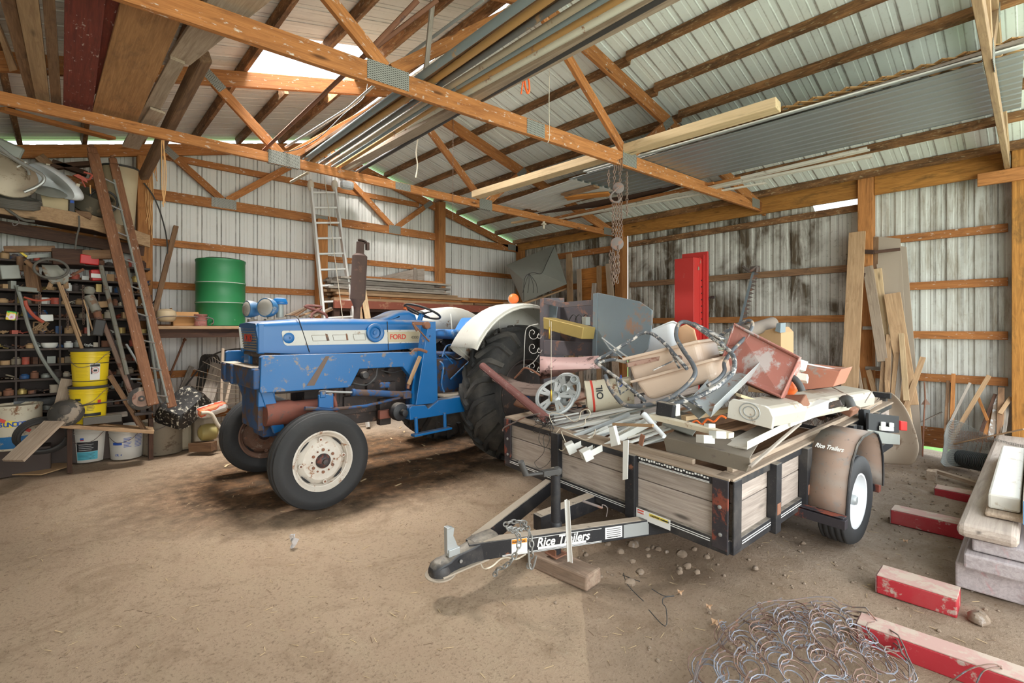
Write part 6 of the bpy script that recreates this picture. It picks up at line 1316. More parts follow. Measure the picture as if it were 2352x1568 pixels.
b = MB(); b.tube([at(2123, 876, X=7.1), at(2125, 915, X=7.08), at(2122, 960, X=7.0), at(2119, 1048, X=6.85)], .007, 8); b.build('shaft', M['rust'], rv)
b = MB(); hexa(b, [at(u, v, X=7.07) for u, v in ((2126, 914), (2137, 929), (2115, 929))], (.01, 0, 0)); b.build('arrow_plate', M['rustpale'], rv)
# wire mesh
def mesh_sheet():
    T_ = bez([at(u, v, X=x) for u, v, x in ((2168, 1000, 6.5), (2180, 968, 6.55), (2205, 968, 6.6), (2240, 985, 6.6), (2290, 1008, 6.5), (2352, 1022, 6.3), (2420, 1030, 6.1))], 8)
    B_ = bez([at(u, v, X=x) for u, v, x in ((2160, 1062, 6.45), (2172, 1072, 6.5), (2200, 1070, 6.6), (2240, 1072, 6.6), (2290, 1078, 6.5), (2352, 1080, 6.3), (2420, 1085, 6.1))], 8)
    n = len(T_); m = 14; vs = []; fs = []
    for i in range(n):
        for j in range(m):
            f = j/(m-1); p = T_[i].lerp(B_[i], f); p = p+Vector((.10*math.sin(f*3), .0, 0)); vs.append(p)
    for i in range(n-1):
        for j in range(m-1): fs.append((i*m+j, (i+1)*m+j, (i+1)*m+j+1, i*m+j+1))
    b = MB(); b.add(vs, fs); o = one(b, 'wire_mesh', 'meshwire', 'fine wire mesh sheet sagging in front of the near bay', 'wire mesh'); md = o.modifiers.new('s', 'SUBSURF'); md.subdivision_type = 'SIMPLE'; md.levels = md.render_levels = 1
    md = o.modifiers.new('w', 'WIREFRAME'); md.thickness = .004
mesh_sheet()
# corrugated pipe
p0, p1 = at(2192, 1066, X=6.75), at(2335, 1092, X=6.35); d = p1-p0; L = d.length; pr = [(.075, 0)]
n = 34
for k in range(n): pr += [(.088, L*(k+.15)/n), (.088, L*(k+.55)/n), (.074, L*(k+.7)/n), (.074, L*(k+.95)/n)]
b = MB(); b.lathe(pr, p0+Vector((0, 0, .07)), d, 28); one(b, 'corrugated_pipe', 'pipeblk', 'black corrugated drain pipe lying on the ground', 'pipe')
bar('ground_batten', at(2145, 1080, Z=.06), at(2290, 1125, Z=.05), .05, .03, 'dusty', 'thin dusty batten on the ground beside the corrugated pipe', 'batten'); b = MB(); b.box(at(2140, 1092, Z=.04), (.10, .07, .10)); one(b, 'wood_stub', 'dusty', 'small square wood stub at the end of the ground batten', 'stub', bevel=.004)
# red bearers, timber stack
def bearer(x, y0, y1, w, h, label, skew=0):
    t = thing('red_timber', label, 'timber', (x, y0, 0))
    b = MB(); b.beam((x, y0, h/2-.01), (x+skew, y1, h/2-.01), w, h); b.build('timber', M['redblock'], t, bevel=.006)
    b = MB(); b.beam((x, y0-.002, h-.008), (x+skew, y1, h-.008), w*.98, .006); b.build('worn_top', M['blocktop'], t, bevel=.002)
    b = MB(); b.box((x, y0+.001, h/2-.01), (w*.97, .006, h*.95)); b.build('end_grain', M['endgrain'], t)
bearer(5.62, .60, .0, .15, .07, 'red painted timber in the dirt, farthest from the camera'); bearer(4.62, .74, .0, .15, .10, 'red painted timber in the dirt behind the trailer tyre'); bearer(3.38, .60, .27, .17, .095, 'short red painted timber block near the timber stack'); bearer(2.76, .57, -.7, .12, .09, 'long red and white painted timber beside the bed spring', .06)
def tm(x0, x1, y0, y1, z0, z1, mat, label, bevel=.012, skew=0): bar('timber', ((x0), (y0+y1)/2, (z0+z1)/2), (x1, (y0+y1)/2+skew, (z0+z1)/2), abs(y1-y0), z1-z0, mat, label, 'timber', bevel=bevel)
tm(3.68, 6.2, .0, .31, .0, .14, 'stackblue', 'thick grey timber at the bottom of the stack', .01); tm(3.60, 6.4, .02, .27, .145, .225, 'stackblue', 'grey timber with red streaks, second from the bottom of the stack', .01)
tm(3.66, 6.5, -.10, .24, .23, .295, 'stackblue', 'grey plank, third from the bottom of the stack', .01); tm(3.62, 6.95, .06, .30, .30, .375, 'dustybeam', 'long dusty beam with rounded edge along the left of the stack', .03, -.02); tm(3.64, 6.6, -.32, -.0, .0, .2, 'stackblue', 'thick grey timber at the bottom of the stack, second row', .01)
tm(3.85, 5.7, .04, .20, .38, .41, 'dusty', 'thin dusty plank under the white beam'); tm(3.92, 5.6, .06, .19, .412, .50, 'whitebeam', 'short white painted beam on top of the stack', .012)
tw = thing('blue_ended_beam', 'white beam with a blue painted end on top of the stack', 'timber', (3.8, -.03, .4)); b = MB(); b.beam((3.80, -.03, .455), (5.6, -.03, .455), .16, .13); b.build('beam', M['whitebeam'], tw, bevel=.006)
b = MB(); b.box((3.797, -.03, .455), (.006, .155, .125)); b.build('painted_end', M['skyblue'], tw)
tm(3.62, 6.5, -.42, -.14, .21, .38, 'stackblue', 'grey timber half out of view at the right of the stack', .01)
b = MB(); b.beam((2.62, -.21, .0), (2.38, -.16, .0), .02, .30); one(b, 'white_board', 'white', 'white painted board edge at the bottom right corner', 'board', bevel=.004)
b = MB(); b.tube(bez([at(u, v, Z=z) for u, v, z in ((2180, 1568, .02), (2230, 1535, .1), (2285, 1525, .12), (2306, 1545, .06), (2310, 1575, .02))], 6), .003, 6); b.tube(bez([at(u, v, Z=z) for u, v, z in ((2240, 1575, .02), (2260, 1540, .1), (2300, 1530, .1))], 6), .003, 6); one(b, 'loose_wire', 'wirepale', 'loose wire loops over the long red timber', 'wire')
# bed spring
bs = thing('bed_spring', 'tangled pile of rusty coil bed springs on the ground', 'bed spring', (2.2, .62, 0))
random.seed(21)
bd = MB(); co = MB(); hx = MB()
cx_, cy_ = 2.17, .63
def dome(a, r):
    x = cx_+math.cos(a)*r*.66-math.sin(a)*r*.08; y = cy_+math.sin(a)*r*.32+math.cos(a)*r*.02; return Vector((x, y, .02+.13*max(0, 1-(r/1.02)**2)))
ring = [dome(2*math.pi*k/40, 1.0)+Vector((0, 0, random.uniform(0, .05))) for k in range(40)]
for o_ in (0, .02, .045): bd.tube([p+Vector((random.uniform(-.01, .01), random.uniform(-.01, .01), o_+random.uniform(0, .015))) for p in ring], .0032, 5, closed=True)
for rr, n in ((.03, 1), (.25, 5), (.47, 9), (.68, 12), (.90, 15)):
    for k in range(n):
        a = 2*math.pi*k/n+rr*3; c = dome(a, rr*random.uniform(.96, 1.04)); nrm = Vector(((c.x-cx_)*.5-.25+random.uniform(-.18, .18), (c.y-cy_)*.6-.15+random.uniform(-.2, .2), .75)).normalized(); e = nrm.orthogonal().normalized(); f = nrm.cross(e); pts = []
        turns = 3.5; N = 46; R1 = random.uniform(.062, .085)
        for q in range(N):
            t_ = q/(N-1); ang = t_*turns*2*math.pi; r_ = R1*(1-.62*t_) if t_ < .8 else R1*.5; pts.append(c+e*math.cos(ang)*r_+f*math.sin(ang)*r_+nrm*(.035-t_*.05))
        co.tube(pts, .0027, 5)
for k in range(24):
    a = random.uniform(0, 6.28); r_ = random.uniform(.25, .85); c = dome(a, r_)+Vector((0, 0, .035)); d_ = Vector((random.uniform(-1, 1), random.uniform(-1, 1), 0)).normalized(); e = Vector((0, 0, 1)); f = d_.cross(e)
    hx.tube([c+d_*(.0035*q)+e*math.cos(q*1.1)*.011+f*math.sin(q*1.1)*.011 for q in range(46)], .0018, 4)
co.build('coil_springs', M['wirepale'], bs); bd.build('border_wire', M['wire'], bs); hx.build('lacing_coils', M['wirepale'], bs)
# ------------------------------------------------------------------ far corner and gable wall
dh = thing('duct_hood', 'grey galvanised pyramid hood hanging in the far corner', 'hood', at(1240, 690, D=9.0))
A, B_, C_, D_ = at(1163, 609, D=9.2), at(1273, 563, D=9.3), at(1302, 652, D=8.9), at(1201, 694, D=8.9); E_, F_ = at(1200, 640, D=8.55), at(1244, 627, D=8.55)
b = MB()
for q in ((A, B_, F_, E_), (B_, C_, F_), (C_, D_, E_, F_), (D_, A, E_)): b.quadsheet(q, .006)
b.build('hood_shell', M['galvdull'], dh)
b = MB(); b.tube(bez([at(1273, 566, D=9.1), at(1255, 605, D=8.7), at(1243, 628, D=8.5), at(1222, 626, D=8.5), at(1205, 640, D=8.5), at(1203, 690, D=8.8)], 5), .006, 6)
for du in (-8, 0, 9, 16): b.tube(bez([at(1215, 628, D=8.5), at(1215+du, 650, D=8.48), at(1212+du*1.4, 672, D=8.6)], 5), .005, 6)
b.build('hanging_cords', M['hose'], dh)
bar('hood_ledge', at(1203, 697, D=8.8), at(1302, 662, X=7.2), .07, .03, 'tan', 'thin tan board sloping under the grey hood', 'board')
for (u0, v0, u1, v1, X, w, m, lab) in ((1307, 583, 1310, 700, 7.1, .13, 'tan', 'dusty upright board left of the orange plywood'), (1330, 618, 1332, 720, 7.05, .09, 'dusty', 'upright stud at the left edge of the orange plywood'), (1376, 610, 1376, 700, 7.0, .09, 'tan', 'upright stud standing on the orange plywood'), (1398, 605, 1403, 680, 6.95, .12, 'dusty', 'grey brown board behind the bundle of chain'), (1365, 650, 1362, 700, 6.95, .08, 'grey', 'short grey board in front of the orange plywood')):
    lean(u0, v0, X, u1, v1, X, w, .035, m, lab, down=True)
for i, (v0, v1) in enumerate(((618, 642), (643, 662), (663, 690), (691, 720))):
    b = MB(); hexa(b, [at(u, v, X=7.16) for u, v in ((1334, v0), (1408, v0-10), (1408, v1-8), (1334, v1))], (.02, 0, 0)); one(b, 'orange_board', 'orangeply', 'bright orange board in the far right bay, %s from the top' % ['first', 'second', 'third', 'fourth'][i], 'board', bevel=.002)
# lumber shelf on the gable wall
b = MB(); b.beam((2.9, 6.95, 1.80), (7.1, 6.95, 1.80), .05, .12); one(b, 'shelf_beam', 'redbeam', 'long red front beam of the lumber shelf', 'beam', bevel=.004)
b = MB(); b.box((5.0, 7.25, 1.72), (4.2, .55, .04)); one(b, 'shelf_board', 'dark', 'dark shelf boards under the lumber', 'shelf')
for x in (2.95, 5.1, 7.05):
    b = MB(); b.box((x, 7.0, .85), (.09, .09, 1.74)); one(b, 'shelf_post', 'dark', 'dark leg of the lumber shelf, %s' % {2.95: 'behind the ladder', 5.1: 'below the gable post', 7.05: 'in the far corner'}[x], 'post')
b = MB(); b.box((5.0, 7.58, .95), (4.1, .02, 1.5)); one(b, 'dark_backing', 'dark', 'dark boards closing the space under the lumber shelf', 'boards')
random.seed(4)
lum = []
z = 1.86
rows = [('tan', 2.95, 5.9, 7.0), ('fir', 3.0, 6.1, 7.02), ('tan', 2.95, 5.4, 7.0), ('tan', 2.9, 5.2, 7.05), ('oldgrey', 2.9, 5.0, 7.0), ('oldgrey', 2.95, 4.9, 7.02), ('oldgrey', 2.9, 5.0, 7.0), ('oldgrey', 2.92, 4.7, 7.05), ('oldgrey', 2.95, 5.02, 7.0), ('fir', 3.2, 4.9, 7.1)]
for i, (m, x0, x1, y) in enumerate(rows):
    h = .038 if m != 'tan' else .045
    for j in range(3):
        yy = y+.06+j*.15; xx0 = x0+random.uniform(-.06, .08); xx1 = x1+random.uniform(-.25, .1) if j else x1
        nm = {'tan': 'pale brown', 'fir': 'orange', 'oldgrey': 'silver grey weathered'}[m]
        bar('lumber_board', (xx0, yy, z+h/2), (xx1, yy+random.uniform(-.01, .01), z+h/2), .135, h-.006, m, '%s board in the %s layer of the shelf stack, %s row' % (nm, ['lowest', 'second', 'third', 'fourth', 'fifth', 'sixth', 'seventh', 'eighth', 'ninth', 'top'][i], ['front', 'middle', 'rear'][j]), 'board', group='lumber stacked on the gable shelf', bevel=.002)
    z += h
for i, (x0, x1, y, zz, m) in enumerate(((5.25, 6.55, 7.0, 1.93, 'orangeply'), (5.3, 6.4, 7.15, 1.90, 'tan'), (5.6, 6.9, 7.05, 1.88, 'oldgrey'), (5.9, 7.0, 7.2, 1.92, 'oldgrey'), (6.2, 7.1, 7.0, 1.91, 'dusty'), (5.5, 6.2, 6.98, 1.885, 'brown'), (6.4, 7.15, 7.1, 1.95, 'grey'))):
    bar('offcut_board', (x0, y, zz), (x1, y+.02, zz), .13, .03, m, 'short %s offcut on the right end of the lumber shelf' % ['bright orange', 'tan', 'long silver', 'silver', 'dusty', 'brown', 'grey'][i], 'board', bevel=.002)
b = MB(); hexa(b, [at(u, v, Y=7.52) for u, v in ((852, 640), (950, 618), (975, 617), (975, 650), (852, 642))], (0, .02, 0)); b.build('x', M['grey']); o = bpy.data.objects['x']; o.name = 'tapered_sheet'; tag(o, 'tapered grey panel standing behind the lumber stack', 'panel')
b = MB(); b.beam(at(953, 615, Y=7.5), at(954, 652, Y=7.5), .05, .02, (0, 1, 0)); one(b, 'short_batten', 'grey', 'short upright batten on the tapered grey panel', 'batten')
# ladder
ld = thing('aluminium_ladder', 'aluminium ladder leaning on the gable wall beside the muffler', 'ladder', at(800, 990, Y=6.5))
LT, LBm = at(713, 424, Y=7.42), at(769, 987, Y=6.55); RT, RBm = at(768, 424, Y=7.42), at(845, 987, Y=6.55)
LBm.z = RBm.z = .02
for a, c in ((LT, LBm), (RT, RBm)):
    b = MB(); b.beam(a, c, .028, .085, (0, 1, 0)); b.beam(a+Vector((.02, .01, 0)), c+Vector((.02, .01, 0)), .012, .06, (0, 1, 0)); b.build('rail', M['alu'], ld, bevel=.004)
for k in range(14):
    f = .035+.066*k
    if f > .98: break
    b = MB(); b.tube([LT.lerp(LBm, f), RT.lerp(RBm, f)], .017, 10); b.build('rung', M['alu'], ld)
b = MB(); b.tube([LT.lerp(RT, .55)+Vector((0, -.03, .1)), LBm.lerp(RBm, .55)+Vector((0, -.03, .3))], .005, 6); b.build('rope', M['rope'], ld)
for p, lab in ((LT, 'left'), (RT, 'right')):
    b = MB(); b.lathe([(.02, -.10), (.045, -.05), (.05, 0), (.04, .05), (.001, .08)], p+Vector((0, -.01, .0)), (0, 0, 1), 12); b.build('cloth_pad', M['rope'], ld, bevel=.01)
b = MB(); b.box(at(797, 425, Y=7.3), (.20, .12, .13)); one(b, 'plastic_bag', 'glasslike', 'crumpled clear plastic bag beside the ladder top', 'bag', bevel=.04)
lean_y = lambda u0, v0, Y0, u1, v1, Y1, w, h, mat, lab: bar('leaning_board', at(u0, v0, Y=Y0), at(u1, v1, Y=Y1), w, h, mat, lab, 'board', up=(0, 1, 0))
lean_y(834, 665, 7.0, 856, 800, 6.6, .09, .02, 'pale', 'pale board leaning right of the muffler'); lean_y(818, 650, 7.0, 838, 800, 6.6, .06, .02, 'tan', 'tan board leaning behind the muffler')
b = MB(); b.tube(bez([at(u, v, Y=6.9) for u, v in ((718, 738), (716, 722), (738, 705), (700, 703), (745, 720), (752, 740))], 5), .02, 8); one(b, 'red_hoop', 'maroon', 'dull red curved hoop behind the tractor hood', 'hoop')
random.seed(8)
for k in range(8):
    u = 655+11*k; bar('loose_stick', at(u, 727-random.uniform(0, 5), Y=6.9), at(u+random.uniform(25, 45), 708+random.uniform(-3, 12), Y=7.0), .04, .02, random.choice(['tan', 'brown', 'dusty']), 'brown stick in the heap behind the tractor hood', 'stick', group='sticks behind the tractor hood')
# drum shelf
b = MB(); b.box((1.95, 7.12, 1.455), (2.3, .62, .035)); one(b, 'shelf_plank', 'tan', 'tan workbench top carrying the green drum', 'shelf', bevel=.004)
b = MB(); b.box((1.95, 6.86, 1.385), (2.3, .05, .10)); one(b, 'shelf_rail', 'dark', 'dark rail under the workbench top', 'rail')
dr = thing('steel_drum', 'green steel drum standing on the workbench', 'drum', (1.49, 7.10, 1.475)); R0 = .275
b = MB(); pr = [(R0*.97, .0), (R0*1.015, .005), (R0*1.015, .02), (R0, .03), (R0, .27), (R0*1.03, .285), (R0*1.03, .30), (R0, .315), (R0, .52), (R0*1.03, .535), (R0*1.03, .55), (R0, .565), (R0, .80), (R0*1.02, .81), (R0*1.02, .835), (R0*.96, .84), (R0*.95, .825), (.001, .825)]; b.lathe(pr, (1.49, 7.10, 1.475), (0, 0, 1), 48); b.build('shell', M['green'], dr)
for z in (.293, .543):
    b = MB(); b.lathe([(R0*1.034, z-.003), (R0*1.034, z+.003)], (1.49, 7.10, 1.475), (0, 0, 1), 48, cap=False); b.build('worn_hoop', M['cream'], dr)
b = MB(); b.lathe([(.2, .0), (.22, .006), (.001, .01)], (1.53, 7.08, 1.475+.845), (.04, 0, 1), 32); b.build('loose_lid', M['tanmetal'], dr)
b = MB(); b.lathe([(.06, -.075), (.092, -.05), (.105, 0), (.092, .05), (.05, .075), (.001, .078)], at(382, 728, Y=7.0)+Vector((0, 0, .02)), (0, 0, 1), 24); one(b, 'gourd', 'gourd', 'pale round gourd on the workbench', 'gourd')
b = MB(); c = at(424, 724, Y=7.12); c.z = 1.475+.085; b.box(c, (.26, .18, .17)); bx = thing('cardboard_carton', 'open cardboard carton between the gourd and the drum', 'box', (c.x, c.y, 1.475)); b.build('carton', M['card2'], bx, bevel=.004)
b = MB(); b.beam((c.x-.14, c.y, c.z+.08), (c.x-.14, c.y, c.z+.13), .16, .006, (1, 0, 0)); b.beam((c.x+.02, c.y-.1, c.z+.085), (c.x+.02, c.y-.13, c.z+.02), .24, .006, (0, 1, 0)); b.build('flap', M['card2'], bx)
c = at(461, 731, Y=6.9); c.z = 1.475; rc2 = thing('paint_tin', 'faded red paint tin in front of the green drum', 'tin', c); b = MB(); b.lathe([(.066, 0), (.07, .005), (.066, .012), (.066, .12), (.07, .125), (.07, .14), (.06, .142), (.001, .135)], c, (0, 0, 1), 24); b.build('shell', M['tinred'], rc2)
b = MB(); b.tube(bez([c+Vector((-.075, -.02, .12)), c+Vector((-.05, -.08, .07)), c+Vector((.05, -.08, .07)), c+Vector((.075, -.02, .12))], 5), .003, 6); b.build('wire_handle', M['wire'], rc2)
b = MB(); b.tube(bez([at(u, v, Y=6.85) for u, v in ((352, 734), (375, 727), (420, 726), (470, 729), (488, 732), (490, 741), (485, 745))], 5), .006, 6); one(b, 'bent_wire_rod', 'wire', 'bent wire rod lying across the workbench front', 'rod')
# space below the workbench
b = MB()
for k in range(5): b.tube(bez([at(450+5*k+(k % 2)*3, 900, Y=7.4), at(458+4*k, 850, Y=7.4), at(462+4*k, 822, Y=7.35), at(474+5*k, 815, Y=7.3), at(480+6*k, 830, Y=7.35), at(478+6*k, 880, Y=7.4)], 5), .010, 7)
one(b, 'hose_coil', 'hose', 'black hose loops hanging under the workbench', 'hose')
b = MB(); b.tube(bez([at(u, v, Y=7.2) for u, v in ((420, 895), (455, 850), (490, 815), (530, 803), (575, 800))], 6), .010, 8); one(b, 'black_hose', 'hose', 'black hose rising to the tractor from under the workbench', 'hose')
b = MB(); b.tube([at(390, 862, Y=7.3), at(424, 780, Y=7.4)], .012, 8); b.lathe([(.02, -.02), (.022, 0), (.001, .02)], at(424, 779, Y=7.4), (0, 0, 1), 10); one(b, 'thin_iron_bar', 'rust', 'thin iron bar leaning under the workbench', 'bar')
lean_y(500, 835, 7.3, 470, 935, 7.0, .15, .02, 'grey', 'wide grey board leaning under the workbench'); lean_y(440, 842, 7.35, 400, 935, 7.1, .06, .03, 'grey', 'narrow grey board leaning under the workbench'); lean_y(382, 865, 7.2, 405, 950, 7.0, .08, .02, 'galvdull', 'grey blue strip leaning right of the wooden ladder')
random.seed(2)
for k in range(11):
    v0 = 815+17*k; bar('wire_prong', at(412+random.uniform(0, 80), v0+random.uniform(-5, 5), Y=6.9), at(548, 860+10*k*.9, Y=6.3), .006, .006, 'tanmetal', 'thin rusty wire prong fanned out left of the tractor', 'wire', group='rusty prongs left of the tractor')
lean_y(512, 800, 6.8, 508, 925, 6.6, .03, .02, 'dusty', 'pale stick standing left of the tractor front'); lean_y(528, 880, 6.7, 518, 925, 6.6, .03, .03, 'dusty', 'short pale stick beside the red bag')
b = MB(); b.box(at(487, 940, Y=6.5), (.32, .16, .12), Euler((.2, -.2, .2)).to_matrix()); one(b, 'feed_bag', 'bagred', 'crumpled white and red bag left of the tractor wheel', 'bag', bevel=.05)
b = MB(); b.tube(bez([at(u, v, Y=6.4) for u, v in ((462, 948), (485, 950), (500, 975), (512, 985))], 5), [.02]*16, 10); one(b, 'white_rag', 'rope', 'white rag trailing from the feed bag', 'rag')
# sink
sk = thing('enamel_sink', 'black sink with speckled white rim tipped on its side', 'sink', at(400, 960, Y=6.6))
S4 = [at(u, v, Y=y) for u, v, y in ((348, 952, 6.75), (432, 882, 6.95), (484, 915, 6.75), (420, 975, 6.5))]
cS = sum(S4, Vector())/4; nS = (S4[1]-S4[0]).cross(S4[3]-S4[0]).normalized(); nS = nS if nS.dot(CAM-cS) < 0 else -nS
def rr_(Q, k=.25):
    out = []
    for i in range(4):
        p = Q[i]; a = Q[i-1]; c2 = Q[(i+1) % 4]; da = (a-p)*k; dc = (c2-p)*k
        for s in range(5): f = s/4; out.append((p+da)*(1-f)**2+2*f*(1-f)*p+(p+dc)*f*f)
    return out
b = MB(); b.loft([rr_([cS+(p-cS)*.80-nS*.08 for p in S4]), rr_([cS+(p-cS)*.97-nS*.03 for p in S4]), rr_([cS+(p-cS)*1.06+nS*.05 for p in S4]), rr_([cS+(p-cS)*1.12+nS*.08 for p in S4])]); b.build('bowl', M['enamel'], sk)
# cans row on the ground
def can_(u, v, Y, r, h, mat, name, label, cat='can', sq=(1, 1), extra=None):
    c = at(u, v, Y=Y); c.z = 0; t = thing(name, label, cat, c); b = MB(); b.lathe([(r*.96, 0), (r, .01), (r, h*.8), (r*1.02, h*.82), (r*1.02, h*.84), (r, h*.86), (r, h*.96), (r*1.03, h*.97), (r*1.03, h), (r*.95, h), (r*.94, h*.97), (.001, h*.97)], c, (0, 0, 1), 28, sq=sq); b.build('shell', M[mat], t)
    if extra: extra(t, c)
    return t
def _cb(u0, u1, v0, Y, d, h, mat, name, label, bev=.02):
    a, c = at(u0, 1000, Y=Y), at(u1, 1000, Y=Y); b = MB(); b.box(((a.x+c.x)/2, Y+d/2, h/2), (abs(c.x-a.x), d, h)); return one(b, name, mat, label, 'can', bevel=bev)
t_ = can_(375, 1000, 6.95, .20, .38, 'tanmetal', 'metal_bucket', 'rusty square sided metal bucket right of the white buckets', 'bucket')
b = MB(); b.tube(bez([(.62+.0, 6.78, .36), (.75, 6.72, .30), (.92, 6.76, .36)], 6), .004, 6); b.build('wire_bail', M['wire'], t_)
_cb(408, 442, 965, 6.85, .22, .36, 'tan3', 'jerry_can', 'tan metal jerry can right of the rusty bucket', .04); _cb(446, 492, 955, 6.75, .22, .40, 'tanmetal', 'old_tin', 'dark square old tin left of the far front wheel', .02)
b = MB(); b.lathe([(.04, -.1), (.09, -.07), (.1, 0), (.09, .07), (.04, .1)], at(478, 992, Y=6.55), (1, 0, 0), 20); one(b, 'yellow_jug', 'yellowdull', 'dirty yellow jug lying by the far front wheel', 'jug')
bar('short_block', at(440, 1026, Y=6.6), at(492, 1024, Y=6.4), .10, .10, 'brown', 'short brown block on the floor left of the far front wheel', 'block')
b = MB(); p = at(404, 950, Y=6.75); b.lathe([(.04, -.05), (.05, -.04), (.05, -.02), (.02, 0), (.018, .03), (.035, .035), (.035, .05), (.001, .055)], p, (0, 0, 1), 16); one(b, 'brass_valve', 'rust', 'rusty valve standing on the jerry can', 'valve')
# ------------------------------------------------------------------ overhead on the trusses
def over(pts, Z, th, mat, label, name='overhead_board', cat='board', ext0=0, ext1=0):
    """flat board seen from below: pts = near-left, near-right, far-right, far-left pixels on height Z."""
    P = [at(u, v, Z=Z) for u, v in pts]
    d1 = (P[0]-P[3]); d2 = (P[1]-P[2]); P[0] = P[0]+d1.normalized()*ext0; P[1] = P[1]+d2.normalized()*ext0; P[3] = P[3]-d1.normalized()*ext1; P[2] = P[2]-d2.normalized()*ext1
    x = (P[0]-P[3]).normalized(); y = Vector((0, 0, 1)).cross(x); o = P[3]
    b = MB(); gs = [Vector(((p-o).dot(x), (p-o).dot(y), k)) for k in (0, th) for p in P]
    b.add([p for p in P]+[p+Vector((0, 0, th)) for p in P], [(0, 1, 2, 3), (7, 6, 5, 4), (0, 4, 5, 1), (1, 5, 6, 2), (2, 6, 7, 3), (3, 7, 4, 0)], gs); return one(b, name, mat, label, cat, bevel=.003)
over(((0, 0), (35, 0), (84, 226), (62, 222)), 3.24, .03, 'brown', 'dark brown board at the left end of the overhead boards', ext0=.7, ext1=.1)
over(((36, 0), (88, 0), (114, 229), (82, 227)), 3.21, .035, 'tan', 'tan board overhead, second from the left', ext0=.7, ext1=.1)
over(((97, 0), (126, 0), (141, 238), (117, 234)), 3.21, .035, 'brown', 'narrow brown board overhead between tan and red boards', ext0=.7, ext1=.1)
over(((148, 0), (243, 0), (213, 254), (145, 246)), 3.205, .025, 'redwood', 'wide red painted board with bare white flecks overhead', ext0=.7, ext1=.1)
over(((240, 0), (276, 0), (236, 200), (214, 222)), 3.235, .025, 'redwood', 'dark red board tucked behind the wide red board', ext0=.7)
over(((279, 0), (420, 40), (318, 274), (212, 256)), 3.205, .03, 'overtan', 'widest orange tan board overhead with dark knots', ext0=.6, ext1=.08)
over(((505, -40), (625, 0), (436, 151), (386, 133)), 3.245, .03, 'dusty', 'wide dusty board overhead ending above the leaning stick', ext0=.5)
over(((391, 134), (425, 148), (332, 322), (293, 314)), 3.225, .025, 'dusty', 'narrow dusty board overhead running down past the truss chord', ext1=.35)
over(((345, 250), (380, 262), (352, 300), (318, 292)), 3.20, .02, 'dusty', 'short dusty board end beside the gable post top', ext1=.3)
over(((0, 95), (10, 90), (40, 160), (22, 165)), 3.26, .03, 'tan', 'tan board end at the far left edge overhead', ext0=.6)
b = MB(); b.beam(at(470, 128, Y=3.9), at(330, 405, Y=6.9), .085, .085, (1, 0, .3)); one(b, 'hewn_post', 'brown', 'dark hewn post slung from the truss down to the gable post', 'post', bevel=.015)
bar('overhead_board', at(1, 250, Y=6.3), at(258, 318, Y=6.9), .10, .03, 'fir2', 'orange board behind the truss chord above the loft', 'board')
# pipes lying on the chords
pipes = [(1210, 0, 962, 179, 700, 367, .026, 'pipeblue', 'bluish grey steel pipe, leftmost of the overhead pipes'), (1256, 0, 988, 190, 716, 372, .024, 'pipeorange', 'orange rusty pipe beside the bluish pipe overhead'), (1300, 0, 1006, 198, 735, 377, .020, 'pipedark', 'dark grey pipe overhead, third from the left'), (1352, 0, 1025, 204, 752, 380, .022, 'pipetan', 'tan dusty pipe overhead, fourth from the left'),
         (1385, 0, 1036, 208, 764, 383, .018, 'pipeblue', 'grey conduit overhead, fifth from the left'), (1420, 0, 1048, 214, 775, 386, .020, 'pipeorange', 'rusty yellow brown pipe overhead beside the white pipe')]
for u0, v0, u1, v1, u2, v2, r, m, lab in pipes:
    a = at(u0, v0, Z=3.245); c = at(u1, v1, Z=3.245); e = at(u2, v2, Z=3.20); d = (a-c).normalized(); rod('steel_pipe', [a+d*1.2, a, c, e], r, m, lab, 'pipe', n=12)
a = at(1450, 0, Z=3.27); c = at(1066, 217, Z=3.27); e = at(790, 388, Z=3.21); d = (a-c).normalized()
rod('steel_pipe', [a+d*1.2, a, c, e], .033, 'pipewhite', 'thick white pipe with rust spots overhead', 'pipe', n=14)
a = at(1513, 0, Z=3.22); c = at(1097, 233, Z=3.22); e = at(821, 394, Z=3.19); d = (a-c).normalized()
rod('steel_pipe', [a+d*1.0, a, c, e], .021, 'hose', 'black pipe, rightmost of the overhead pipes', 'pipe', n=12)
bar('long_board', at(1330, 108, Z=3.24)+Vector((0, -1.4, 0)), at(784, 392, Z=3.20), .11, .03, 'dusty', 'dusty brown board lying under the white overhead pipe', 'board')
bar('long_board', at(1262, 20, Z=3.30)+Vector((0, -1.0, 0)), at(690, 366, Z=3.25), .12, .03, 'brown', 'brown board lying under the overhead pipes', 'board')
rod('thin_pipe', [at(1005, 0, Z=3.75), at(835, 130, Z=3.34), at(606, 345, Z=3.22)], .016, 'rust', 'thin rusty pipe slanting down to the gable truss', 'pipe'); rod('thin_pipe', [at(960, 0, Z=3.60), at(838, 128, Z=3.3)], .018, 'rust', 'short rusty rod above the large nail plate', 'rod')
rod('grey_conduit', [at(1110, 0, Z=3.85), at(940, 125, Z=3.65), at(800, 248, Z=3.45), at(656, 338, Z=3.25)], .012, 'galv', 'thin grey conduit left of the overhead pipes', 'conduit')
rod('short_pipe', [at(668, 418, Y=5.5), at(708, 396, Y=5.13)], .014, 'pipetan', 'short pale pipe end poking below the truss chord', 'pipe')
bar('upright_stake', at(978, 165, Y=2.95), at(997, -30, Y=2.95), .035, .02, 'grey', 'thin grey stake rising from the truss beside the pipes', 'stake', up=(0, 1, 0))
b = MB(); b.tube(bez([at(u, v, Y=3.02) for u, v in ((845, 132), (852, 126), (862, 126), (865, 145), (864, 158))], 5), .005, 6); one(b, 'bent_hook', 'wire', 'bent wire hook on the truss chord near the large nail plate', 'hook')
